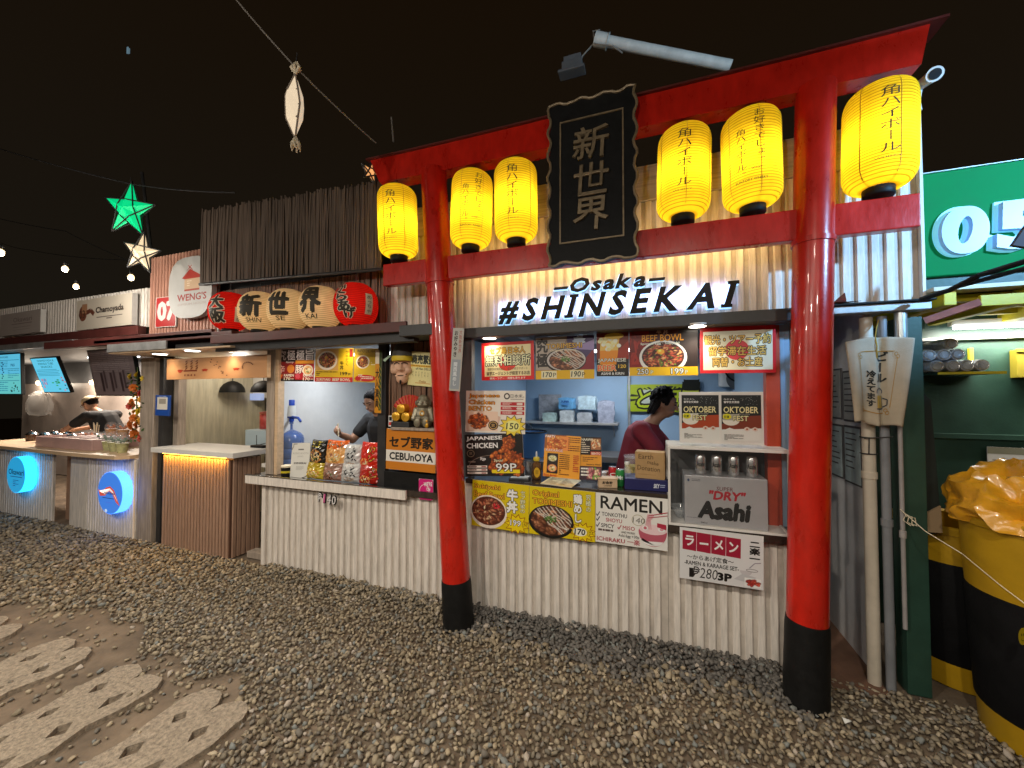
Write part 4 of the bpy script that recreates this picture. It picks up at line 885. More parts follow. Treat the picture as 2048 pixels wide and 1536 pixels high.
# ------------------------------------------------------------------ printed boards and posters
rp = random.Random(11)
M['sheet'] = mat('poster_board', (.72, .72, .70), .5)
def P_consult(p):
    p.rect(0, 0, 1, 1, 'd81e1c').rect(.06, .08, .94, .90, 'f0dca8').ell(.5, .56, .17, .2, 'e0382c')
    p.text('セブ島日本人', .16, .13, .84, .31, 'e8b030', .03, '181008', .06).text('無料相談所', .08, .34, .93, .62, 'fff0c0', .03, '20180c', .07)
    p.text('語学学校無料紹介、留学手続きサポート', .12, .67, .88, .74, '6a5030', .01).text('留学エージェントが経営するお店', .10, .77, .92, .87, '50300c', .035).text('観光・ツアー・両替も承ります', .16, .92, .84, .98, 'fff0e0', .02)
def P_tori(p):
    p.rect(0, 0, 1, 1, '8a7468').rect(.55, 0, 1, .78, '4a3a68').poly([(.7, .78), (1, .3), (1, .78)], '8a2030').poly([(.62, .3), (1, .1), (1, .35)], '9a88b8').poly([(0, 0), (.55, 0), (.35, .78), (0, .78)], 'b0a498')
    p.vtext('究極', .01, .03, .22, .72, '2a2422', .05).burst(.75, .12, .12, .13, 'b8c4d8', 9)
    p.ell(.52, .56, .35, .29, '1c1614').ell(.53, .55, .33, .26, 'c8c2c0').pic(food('tori', 3), .22, .30, .85, .81)
    p.text('TORIMESHI', .19, .16, .80, .28, 'd8a838', .04, '3a2410', .05).text('Original & Spicy', .26, .30, .70, .36, 'e8d8b8', .02)
    p.rect(0, .79, 1, 1, 'e8b810').rect(.1, .80, .37, .98, 'f0e4c0').rect(.6, .80, .83, .98, 'f0e4c0').text('170', .13, .83, .29, .95, '14100c', .02, shear=.1).text('P', .31, .85, .36, .95, '3a3010', .0).text('190', .62, .82, .78, .95, '14100c', .02, shear=.1).text('P', .80, .85, .85, .95, '3a3010', 0)
def P_beer(p):
    p.rect(0, 0, 1, 1, '7a2410').poly([(.45, .6), (1, .2), (1, .75), (.5, .8)], 'a02c1c').rect(0, .62, 1, 1, '161010').poly([(.12, .12), (.72, .12), (.62, .72), (.1, .72)], 'f0c060').poly([(.1, .42), (.68, .42), (.62, .74), (.12, .74)], 'f09018')
    for i in range(26): p.ell(.1+.62*rp.random(), .16+.24*rp.random(), .07, .045, rp.choice(['fbe8b8', 'f8dc98', 'fff4d8']), 12)
    p.ell(.55, .1, .3, .07, 'e8c040', 16).text('JAPANESE', .04, .60, .92, .70, 'fff4d8', .05, '3a1408', .04).text('BEER', .04, .75, .62, .88, 'e84818', .06, 'ffd8a0', .05).text('120', .68, .74, .92, .82, 'f8c040', .03).text('ASAHI & KIRIN', .14, .91, .86, .97, 'f4f0e8', .03)
def P_beef(p):
    p.rect(0, 0, 1, 1, '8a1812').rect(.55, 0, 1, .82, '241614').poly([(.3, 0), (.75, 0), (.55, .82), (.3, .82)], '4a1814')
    for i in range(30): p.poly([(rp.uniform(0, .2), rp.uniform(0, .8)) for _ in range(3)], rp.choice(['9a2018', 'a82a1e', '701410']))
    p.ell(.5, .62, .35, .36, 'e8e0d4').ell(.5, .60, .31, .3, '3a1810').pic(food('spicy', 5), .19, .30, .81, .90).text('牛 丼', .41, .05, .58, .13, 'f0b8a0', .02).text('BEEF BOWL', .19, .14, .80, .28, 'f0a020', .05, '4a1408', .03)
    p.text('Spicy & Egg · Sukiyaki', .17, .30, .74, .36, 'f4e8d0', .02).rect(0, .82, 1, 1, 'f0b80c').text('250', .12, .85, .29, .97, 'fff6dc', .04, '241808', .06).text('P', .32, .89, .36, .97, 'fff0c0', .02, '3a2808', .04).text('199', .62, .85, .80, .97, 'fff6dc', .04, '241808', .06).text('P', .82, .89, .86, .97, 'fff0c0', .02, '3a2808', .04)
def P_tour(p):
    p.rect(0, 0, 1, 1, 'd41c26').rect(.045, .09, .96, .93, 'f0e6cc').ell(.5, .5, .16, .22, 'd8404a')
    p.text('観光・ツアー予約', .06, .17, .94, .38, 'f0c060', .03, '2a1c08', .065).text('留学滞在生活', .12, .42, .88, .62, 'f0c060', .03, '2a1c08', .065).text('両替・お土産', .17, .66, .83, .86, 'f0c060', .03, '2a1c08', .065)
def P_bento(p):
    p.rect(0, 0, 1, 1, 'e8e2d8').text('Japanese', .05, .07, .58, .19, 'e09820', .05, '5a3008', .04).text('Chicken', .05, .22, .5, .33, 'e09820', .05, '5a3008', .04).text('BENTO', .05, .37, .45, .48, 'e09820', .05, '5a3008', .04)
    p.poly([(0, .52), (.36, .48), (.6, .62), (.55, .92), (.02, .98)], 'd8b8a8').pic(Cv(60, 48, 'cfae9c').pieces(random.Random(2), .36, .5, .30, .36, 150, .04, .10, CHK+['5a3020'], 1.6), .03, .49, .56, .96).ell(.48, .82, .085, .11, '2a1a10').ring(.48, .82, .07, .09, .012, 'c8a060').text('家', .45, .78, .51, .86, 'c8a060')
    p.ring(.70, .13, .05, .075, .02, '3a2a2a').text('日本米。', .76, .08, .98, .17, '201818', .0).line([(.76, .20), (.97, .20)], .008, '6a5a5a')
    for i in range(3): p.rect(.60, .27+.105*i, .985, .35+.105*i, 'b82028').lines(.63, .285+.105*i, .78, .34+.105*i, 2, 'f0d8d0', rp).rrect(.86, .285+.105*i, .96, .335+.105*i, .02, 'f0dcd4')
    p.burst(.80, .82, .235, .26, '3a1c08', 11, .68).burst(.80, .82, .215, .235, 'f0d040', 11, .68).ell(.80, .82, .12, .13, 'f4e890').text('150', .70, .75, .90, .90, '14120c', .02, shear=.08)
def P_chicken(p):
    p.rect(0, 0, 1, 1, '1a1615').ring(.5, .8, .45, .3, .008, '8a7a70', 30, 20, 170).pic(food('karaage', 4, 64), .38, .02, 1.03, 1.02)
    p.text('JAPANESE', .03, .05, .66, .17, 'f4f2ee', .04).text('CHICKEN', .03, .21, .58, .34, 'f4f2ee', .04).ring(.10, .46, .07, .09, .014, '7a6a58').text('家', .07, .42, .13, .5, '7a6a58')
    p.text('YOSHINO', .05, .64, .18, .68, 'b8a898').text('90P', .26, .56, .36, .64, 'f4f0ea', .03, rot=-15).text('3pcs/', .50, .60, .66, .68, 'f0e4c0', .02)
    for i in range(3): p.rect(.03, .75+.075*i, .38, .80+.075*i, 'e8dcd4').lines(.05, .765+.075*i, .2, .79+.075*i, 1, '6a3a30', rp, .8).rect(.28, .765+.075*i, .36, .79+.075*i, '9a3a34')
    p.rect(.46, .85, .93, .93, 'e8d020').text('99P', .53, .70, .88, .89, 'ffffff', .07, '201408', .05)
def P_suki(p):
    p.rect(0, 0, 1, 1, 'd8c008').text('Sukiyaki', .03, .07, .50, .20, 'f8ae2c', .05, '6a3004', .05).text('Beef Bowl', .03, .23, .58, .36, 'f8ae2c', .05, '6a3004', .05)
    p.ell(.30, .66, .33, .36, 'e8dcd0').ell(.30, .64, .30, .31, '5a3020').pic(food('beef', 8), 0, .33, .60, .95).vtext('牛丼', .62, .12, .81, .62, 'fdfdf8', .07, '181408', .05).vtext('セブ野家の', .85, .12, .94, .60, 'f8f0c0', .02, '181408', .04)
    p.burst(.80, .84, .22, .22, '8a2408', 11, .66).burst(.80, .84, .20, .195, 'e8cc08', 11, .66).text('199', .69, .76, .87, .88, 'fdfdf8', .05, '181408', .05).text('P', .90, .79, .97, .88, 'e8cc08', .02, '5a3008', .05)
def P_orig(p):
    p.rect(0, 0, 1, 1, 'd8c008').text('Original', .05, .07, .46, .22, 'f8ae2c', .05, '6a3004', .05).text('TORIMESHI', .05, .24, .66, .36, 'f8ae2c', .05, '6a3004', .05)
    p.ell(.34, .70, .35, .34, '141210').ell(.34, .68, .32, .30, '2a1c16').pic(food('tori', 9), .01, .36, .67, 1.0).vtext('鶏めし', .68, .08, .81, .66, 'fdfdf8', .06, '181408', .05).vtext('究極の', .86, .06, .94, .42, 'f8f0c0', .02, '181408', .04)
    p.burst(.82, .83, .20, .21, '8a2408', 12, .66).burst(.82, .83, .18, .185, 'e8cc08', 12, .66).ell(.78, .83, .10, .085, 'f4efda').text('170', .70, .77, .86, .89, '141008', .04, shear=.08).text('P', .90, .79, .96, .89, 'e8cc08', .02, '5a3008', .05)
def P_ramen(p):
    p.rect(0, 0, 1, 1, 'e4e2de').text('RAMEN', .07, .05, .93, .31, '181614', .02).text('TONKOTHU', .09, .38, .45, .46, '2a2826', .02).text('SHOYU', .15, .49, .38, .57, 'a83a48', .02).text('SPICY', .08, .61, .27, .69, '2a2826', .02).text('MISO', .39, .61, .56, .69, 'a83a48', .02)
    for u, v, c in ((.0, .40, '2a2826'), (.0, .50, '2a2826'), (.0, .62, '2a2826'), (.31, .62, 'a83a48')): p.line([(u+.01, v+.03), (u+.025, v+.07), (u+.06, v-.02)], .012, c)
    p.ring(.60, .47, .085, .11, .008, 'b0a888').text('140', .53, .42, .70, .53, '6a6860', .0, shear=.1).lines(.04, .72, .38, .77, 1, '5a4a48', rp, .8).text('AND MORE!!', .37, .72, .56, .76, '4a4644', .02).text('Add Egg +30p', .33, .78, .62, .85, '3a3836', .01).text('ICHIRAKU 一楽', .02, .86, .63, .97, 'a83a48', .02)
    p.poly([(.62, .62)]+[(.80+.19*math.cos(t), .66+.29*math.sin(t)) for t in [math.pi*i/14 for i in range(14, -1, -1)]]+[(.99, .62)], 'b8586a').ell(.805, .62, .185, .10, 'e8ccd0').poly([(.66, .86)]+[(.80+.15*math.cos(t), .80+.14*math.sin(t)) for t in [math.pi*i/10 for i in range(10, -1, -1)]]+[(.94, .84)], 'f0e8e8')
    for i in range(5): p.line([(.70+.02*i, .62), (.72+.012*i, .45), (.74+.02*i, .32)], .010, 'd89aa4')
    p.line([(.74, .36), (1.0, .26)], .012, 'b03a4a').line([(.74, .40), (1.0, .32)], .010, 'b03a4a').ell(.70, .60, .04, .05, 'f4e8e8').ell(.70, .60, .022, .03, 'c86a7a').ell(.92, .60, .05, .045, 'f4ecec').ell(.92, .60, .025, .025, 'd89aa4').poly([(.86, .48), (.98, .5), (.98, .6), (.86, .56)], 'b02a44')
def P_kset(p):
    p.rect(0, 0, 1, 1, 'dcdcde')
    for i, ch in enumerate('ラーメン'): u = .035+.1775*i; p.poly([(u, .42+.01*i), (u+.172, .435+.01*i), (u+.174, .06+.012*i), (u, .05+.012*i)], 'a01838').text(ch, u+.035, .14+.01*i+(.10 if ch == 'ー' else 0), u+.145, .34+.01*i-(.06 if ch == 'ー' else 0), 'f8f0f0', .04)
    p.text('〜からあげ定食〜', .09, .50, .66, .60, '1c1a1a', .02).text('-RAMEN & KARAAGE SET-', .06, .63, .72, .71, '1c1a1a', .025).rect(.12, .77, .17, .95, '141212').text('3P', .46, .78, .64, .94, '141212', .07)
    p.poly([(.17, .76), (.47, .76), (.47, .97), (.17, .97)], 'dcdcde').text('₱280', .16, .73, .47, .94, '2a2826', .0, shear=.12).vtext('二楽一', .84, .10, .96, .50, '1a1818', .06)
    p.poly([(.80+.07*math.cos(t), .68+.09*math.sin(t)) for t in [math.pi*i/10 for i in range(10, -1, -1)]], 'c8c4c8').ring(.80+.07, .66, .07, .03, .008, '8a8488').line([(.84, .62), (.90, .52), (.97, .50)], .012, '9a94a0').poly([(.66, .86), (.76, .74), (.92, .78), (.84, .90)], 'c4c4c8').pic(Cv(24, 20, 'dcdcde').pieces(random.Random(4), .5, .5, .36, .3, 40, .08, .16, ['a03028', 'c04a38', '8a2420'], 1.4), .78, .80, .98, .98)
def P_goku(p):
    p.rect(0, 0, 1, 1, '1a1214').rect(0, .40, .5, .92, '8a1418').rect(.5, .47, 1, .95, 'b01c20').rect(.5, .36, 1, .46, 'd88a2a')
    for i, ch in enumerate('究極極旨'): p.text(ch, .02+.25*i, .04, .24+.25*i, .35, 'e8dcdc' if i else 'c0b4b4', .03, '3a1418', .05)
    p.text('Spicy', .24, .38, .46, .45, 'f0e8e0', .02, shear=.2).text('辛', .02, .50, .22, .76, 'e8a8a0', .03, '4a0c0c', .05).text('豚', .50, .50, .72, .76, 'f0d8d0', .03, '4a0c0c', .05).ell(.38, .62, .1, .13, 'c8762a').ell(.84, .66, .14, .17, 'e8d8c0').pic(food('ramen', 4, 30), .72, .52, .96, .80)
    for u in (.20, .72): p.text('RAMEN', u, .78, u+.27, .86, 'f0e8d8', .02).text('170', u, .88, u+.18, .97, 'f4e8d0', .03).line([(u+.2, .93), (u+.27, .93)], .012, 'f4e8d0')
    p.line([(.02, .9), (.16, .8), (.1, .95)], .03, 'd06a28').burst(.58, .84, .08, .1, 'c84a5a', 7)
def P_gyu(p):
    p.rect(0, 0, 1, 1, 'd8b020').rect(.0, 0, 1, .02, 'c8a040').rect(0, .02, .62, .66, 'c89850').ell(.32, .36, .27, .29, 'e4d4c0').pic(food('spicy', 12, 44), .08, .10, .56, .60).rect(.9, .03, .98, .26, 'a02c1c').vtext('牛丼', .66, .38, .76, .64, '1c1408', .03).vtext('つゆだく', .80, .06, .88, .52, '5a3a10', .02).lines(.03, .69, .60, .84, 3, '4a2c10', rp).text('199', .68, .70, .86, .80, '1c1408', .03).text('P', .89, .74, .94, .80, '3a2408', .02)
    p.rect(0, .86, 1, 1, 'c02824').text('SUKIYAKI  BEEF BOWL', .05, .89, .94, .97, 'f8e8d0', .02)
def P_gyu2(p):
    p.rect(0, 0, 1, 1, 'd4ac24').ell(.36, .40, .28, .2, 'e4d4c0').pic(food('spicy', 22, 36), .12, .22, .60, .58).text('INFO DE HAN', .12, .03, .94, .12, '6a4c18', .01).lines(.14, .16, .6, .2, 1, '6a4c18', rp).lines(.70, .4, .9, .52, 2, 'f0e0b0', rp).ell(.5, .88, .42, .1, 'c42a24').lines(.2, .78, .8, .98, 4, 'f4dcc8', rp).burst(.2, .9, .16, .08, 'b81c1c', 9)
def P_cebu(p):
    p.rect(0, 0, 1, 1, 'c87a20').rect(.0, .52, 1, .80, 'e4e0d8').text('セブ野家', .06, .17, .95, .46, '1c140c', .05).text('CEBUnOYA', .07, .57, .95, .76, '100e0c', .045)
def P_shobai(p):
    p.rect(0, 0, 1, 1, 'ece0a0').text('商売繁盛', .10, .08, .98, .36, '1c2410', .06).rect(.08, .385, .98, .445, 'e8b818').text('The king and queen', .10, .39, .90, .44, '6a2c10', .02).text('of Han DELUX', .28, .46, .94, .53, '1c1408', .02)
    for i in range(6): p.vtext('かのじきたし'[i]+'んるはとめよ'[i]+'、', .15+.12*i, .57, .21+.12*i, .80, '4a4438', .0)
    p.text('Osaka', .45, .83, .72, .9, 'a86a18', .02).rect(.3, .91, .9, .925, 'd08a2a')
def P_pink(p):
    p.rrect(0, 0, 1, 1, .12, 'd01878').ring(.40, .56, .34, .3, .03, 'f0e8ee').text("WE'RE", .36, .12, .94, .34, 'fbf4f8', .03, rot=6).text('ON', .54, .38, .80, .56, 'fbf4f8', .03, rot=6).text('foodpanda', .50, .66, .92, .73, 'f0d0e0', .01)
def P_fest(p):
    for a, k in ((0.03, 0), (.515, 1)):
        U = lambda u: a+u*.455
        p.rect(U(0), .06, U(1), .93, '141a1c').rect(U(0), .66, U(1), .93, 'dcdcd8').poly([(U(0), .72), (U(1), .68), (U(1), .44), (U(.45), .46), (U(0), .62)], 'a8401c' if k == 0 else '7a3420').ell(U(.24), .54, .10, .10, 'e0dcd0').rect(U(.03), .42, U(.45), .54, 'e0dcd0' if k == 0 else 'a8a498').poly([(U(0), .75), (U(.2), .68), (U(.4), .73), (U(.7), .70), (U(1), .75), (U(1), .80), (U(0), .80)], 'dcdcd8')
        for i in range(24): p.ell(U(rp.uniform(.5, .95)), rp.uniform(.08, .24), .003, .004, 'b8c0c0', 6)
        p.text('なかよし', U(.06), .125, U(.36), .15, 'f0f0e8', .02).text('留学生交流会', U(.06), .17, U(.46), .215, 'f0f0e8', .03).text('OKTOBER', U(.05), .28, U(.93), .40, 'e8dca8', .05, '2a3a20', .05, shear=.02).text('オクトーバーフェスト', U(.42), .41, U(.72), .435, 'f0f0e0', .01).text('FEST', U(.30), .45, U(.68), .55, 'e8dca8', .05, '2a3a20', .05).ell(U(.14), .47, .05, .055, 'd8d020').text('初夏', U(.06), .45, U(.2), .50, '3a4a10', .03)
        for u in (.64, .84): p.poly([(U(u)+.035*math.cos(t+.5), .70+.035*math.sin(t+.5)*1.2) for t in [-2*math.pi*i/6 for i in range(6)]], 'd8c4b8').ell(U(u), .70, .014, .018, 'a85a3c', 10)
        p.lines(U(.06), .81, U(.55), .92, 5, '4a4846', rp, .35)
def P_menu1(p):
    p.rect(0, 0, 1, 1, 'e8a030').rect(0, 0, .6, .33, '9a5a28').pic(Cv(46, 40, 'c87a3a').pieces(random.Random(5), .45, .5, .4, .45, 90, .06, .12, ['d8783a', 'c0602a', 'e89048', 'b05022'], 1.5), .06, .02, .70, .36).text('PARTY', .02, 0.01, .3, .07, 'fdf6ea', .03).text('KARAAGE', .05, .34, .52, .40, 'f0e0d8', .04, 'c0302a', .05).lines(.66, .04, .98, .38, 7, '7a3a10', rp, .4)
    p.rect(.10, .44, .40, .91, '241c1a').pic(food('egg', 4, 26), .11, .46, .39, .66).ell(.25, .79, .13, .09, 'c85a5a').pic(food('ramen', 6, 24), .13, .70, .38, .88).lines(.44, .45, .72, .95, 11, '5a2c0c', rp, .35).lines(.82, .45, .97, .85, 9, 'c03a28', rp, .4).text('Rice Bowl', .03, .93, .38, .98, 'c02c24', .03)
def P_menu2(p):
    p.rect(0, 0, 1, 1, 'e09a30').rect(0, 0, 1, .42, '241a18').pic(Cv(30, 26, '8a5a3a').pieces(random.Random(15), .5, .5, .4, .4, 50, .08, .14, ['c87a4a', 'e0b080', 'a85a30', 'd8c0a0'], 1.6), .5, .03, .98, .30).text('NAAWA', .06, .03, .62, .09, 'f0e8d8', .03).lines(.05, .12, .45, .4, 6, 'e8dcc8', rp, .35).rect(.5, .34, 1, .42, 'c8402c').text('BENTO', .54, .355, .96, .41, 'f8e0d0', .03).lines(.12, .47, .94, .6, 3, '5a2c0c', rp, .35).text('Savory Meal', .30, .62, .94, .66, '3a1c08', .03).rect(0, .68, 1, 1, '3a2430').pic(Cv(30, 22, '6a3a40').pieces(random.Random(25), .5, .5, .42, .42, 50, .08, .15, ['c87a80', '8a3a48', 'd8b090', '5a8a40'], 1.6), .3, .7, .98, .98).lines(.04, .72, .4, .94, 3, 'f0e8e0', rp, .5)
def P_menu3(p):
    p.rect(0, 0, 1, 1, 'e4d0a0').lines(.08, .1, .46, .92, 7, '8a6a3a', rp, .3).lines(.54, .1, .94, .92, 7, '8a6a3a', rp, .3)
def P_strip(p):
    p.rect(0, 0, 1, 1, 'a8a49c').rect(.1, .5, .9, .97, '8a9098').vtext('お好みやき', .15, .04, .5, .46, '2a2624', .05).vtext('大阪新世界', .6, .03, .88, .4, '9a4a40', .02).vtext('関西風めし', .25, .54, .62, .92, 'c8ccd0', .04)
def P_pennant(p):
    p.rect(0, 0, 1, 1, 'd89018').rect(0, 0, 1, .22, 'e8dcc8').rect(.6, 0, 1, .96, '3a4a1c').vtext('大入満員', .05, .30, .60, .92, '2a1c08', .04)
    for i in range(8): p.line([(.62, .25+.09*i), (.95, .33+.09*i)], .06, 'c8a838')
Yp = 2.745
board('poster', 'cream poster with a thick red border, left end of the row over the right hatch', 'poster', [(963.5, 688), (1068.7, 679.5), (1067.7, 759.8), (963, 760)], Yp, design=P_consult, material=M['sheet'])
board('poster', 'purple and grey bowl poster priced 170 and 190 under the awning', 'poster', [(1071.9, 676), (1189, 669), (1188, 757.7), (1070.8, 758.8)], Yp, design=P_tori, material=M['sheet'])
board('poster', 'narrow poster of a beer glass priced 120 under the awning', 'poster', [(1192.7, 665), (1258, 662), (1257, 752), (1193.7, 752.8)], Yp, design=P_beer, material=M['sheet'])
board('poster', 'red and black beef bowl poster priced 250 and 199 under the awning', 'poster', [(1258.8, 659), (1395.5, 652), (1396, 750.6), (1258.8, 751.7)], Yp, design=P_beef, material=M['sheet'])
board('poster', 'wide cream poster with three lines of gold Japanese writing and red border', 'poster', [(1399, 656), (1551.7, 649.7), (1551.7, 745), (1401, 747)], Yp, design=P_tour, material=M['sheet'])
board('poster', 'white chicken bento poster with a 150 price burst beside the left pillar', 'poster', [(932, 779), (1053, 783.7), (1047, 866), (930, 866)], 2.64, design=P_bento, material=M['sheet'], tilt=R(-2))
board('poster', 'black fried chicken poster priced 99P below the bento poster', 'poster', [(930, 868), (1047, 867.5), (1046, 950.5), (930, 953.5)], 2.635, design=P_chicken, material=M['sheet'], tilt=R(-2))
board('poster', 'yellow sukiyaki beef bowl poster priced 199 on the counter front', 'poster', [(944, 959), (1059.6, 971), (1056, 1067), (944.5, 1050)], 2.632, design=P_suki, material=M['sheet'])
board('poster', 'yellow original torimeshi poster priced 170 on the counter front', 'poster', [(1060.4, 971), (1191.4, 985), (1189.6, 1084), (1057, 1067)], 2.630, design=P_orig, material=M['sheet'])
board('poster', 'white RAMEN poster with a pink bowl drawing on the counter front', 'poster', [(1192.4, 985), (1335.4, 998), (1335.4, 1103), (1190.2, 1082.6)], 2.628, design=P_ramen, material=M['sheet'])
board('poster', 'white ramen and karaage set poster hung below the glass case', 'poster', [(1360, 1053), (1527, 1072), (1526, 1181), (1358.6, 1155)], 2.60, design=P_kset, material=M['sheet'], tilt=R(2))
board('poster', 'black and red ramen poster, first over the left hatch', 'poster', [(555.5, 698), (628.4, 697.4), (628.4, 762.5), (554, 762.5)], 2.735, design=P_goku, material=M['sheet'])
board('poster', 'yellow beef bowl poster with a red strip, middle over the left hatch', 'poster', [(631, 697), (706.6, 696.4), (706, 763.8), (629.7, 763.8)], 2.735, design=P_gyu, material=M['sheet'])
board('poster', 'small yellow bowl poster beside the dark post over the left hatch', 'poster', [(708.6, 696.5), (757, 697.5), (757, 765), (707.4, 763.8)], 2.735, design=P_gyu2, material=M['sheet'])
board('shop_sign', 'orange and white square CEBUNOYA sign on the pillar between the hatches', 'sign', [(773, 857), (872.7, 862), (870.6, 947), (771.7, 937)], 2.62, design=P_cebu, thick=.02, material=M['sheet'])
board('poster', 'pale yellow poster with brush writing on the bamboo pillar', 'poster', [(818.5, 704), (867, 704), (869.5, 776), (817, 768)], 2.69, design=P_shobai, material=M['sheet'])
board('delivery_sign', 'small pink delivery sign on the black box under the pillar', 'sign', [(838, 957), (866, 960), (866, 1001), (837, 998)], 2.64, design=P_pink, material=M['sheet'], edge='d01878')
board('writing_strip', 'narrow grey laminated strip of brush writing on the left gate pillar', 'strip', [(904, 656), (926, 656), (922, 783), (900.5, 781)], 2.365, thick=.003, design=P_strip, material=M['sheet'])
board('pennant', 'narrow orange paper pennant hanging beside the dark hatch post', 'pennant', [(752, 700), (765, 700), (761, 826), (748, 826)], 2.63, thick=.003, design=P_pennant, material=M['sheet'])
fest = board('flyer_board', 'white board with two dark beer festival flyers standing on the glass case', 'flyer board', [(1360.5, 783), (1529, 785), (1526, 890), (1357, 886)], 2.66, design=P_fest, material=M['white'], thick=.02, bev=.002)
m1 = board('menu_sheet', 'tall orange menu card of fried chicken standing on the right counter', 'menu', [(1089, 868.5), (1161.5, 874), (1157.8, 959), (1084.6, 952)], 2.70, design=P_menu1, material=M['sheet'], tilt=R(-6))
m2 = board('menu_sheet', 'darker menu card of bento boxes behind the orange one', 'menu', [(1161.5, 874), (1206, 875.5), (1199, 961), (1157.5, 959)], 2.715, design=P_menu2, material=M['sheet'], tilt=R(-6))
# menu sheet lying flat on the counter
a, b_, c_ = [atz(x, y, .967) for x, y in ((1080, 967.5), (1142.7, 975.7), (1103.7, 955))]
W = (b_-a).length; Dp = .19; o = MB().box(-W/2, W/2, 0, .002, 0, Dp).obj('menu_sheet', M['sheet']); P = Print(W, Dp); P_menu3(P); P.build(o); o.location = (a+b_)/2+Vector((0, 0, .002)); o.rotation_euler = (R(-86), 0, math.atan2(b_.y-a.y, b_.x-a.x)); tag(o, 'cream menu sheet lying flat on the right counter edge', 'menu')
# price tag on the left counter edge
tg = empty('price_tag', at(635, 997, 2.58), 'black and white ₱140 price lettering stuck on the left counter edge', 'price tag'); e = at(674, 1000, 2.58)-at(635, 997, 2.58)
wd = e.length
for i, ch in enumerate('₱140'):
    o = letter_solid(ch, .06, wd*(.24 if ch != '1' else .13), .085, .006, .1).obj('black_backing', M['black'], tg); o.location = (wd*(.14+.24*i), 0, -.03-.004*i)
    o2 = letter_solid(ch, .0, wd*(.19 if ch != '1' else .08), .072, .003, .1).obj('white_digit', mat('white_print', (.75, .72, .72), .5) if i != 1 else mat('pink_print', (.6, .12, .3), .5), o); o2.location = (-.003, -.004, .007)
ro = random.Random(21)
def small(name, label, cat, loc, rz=0, group=None): return empty(name, loc, label, cat, group, rz)
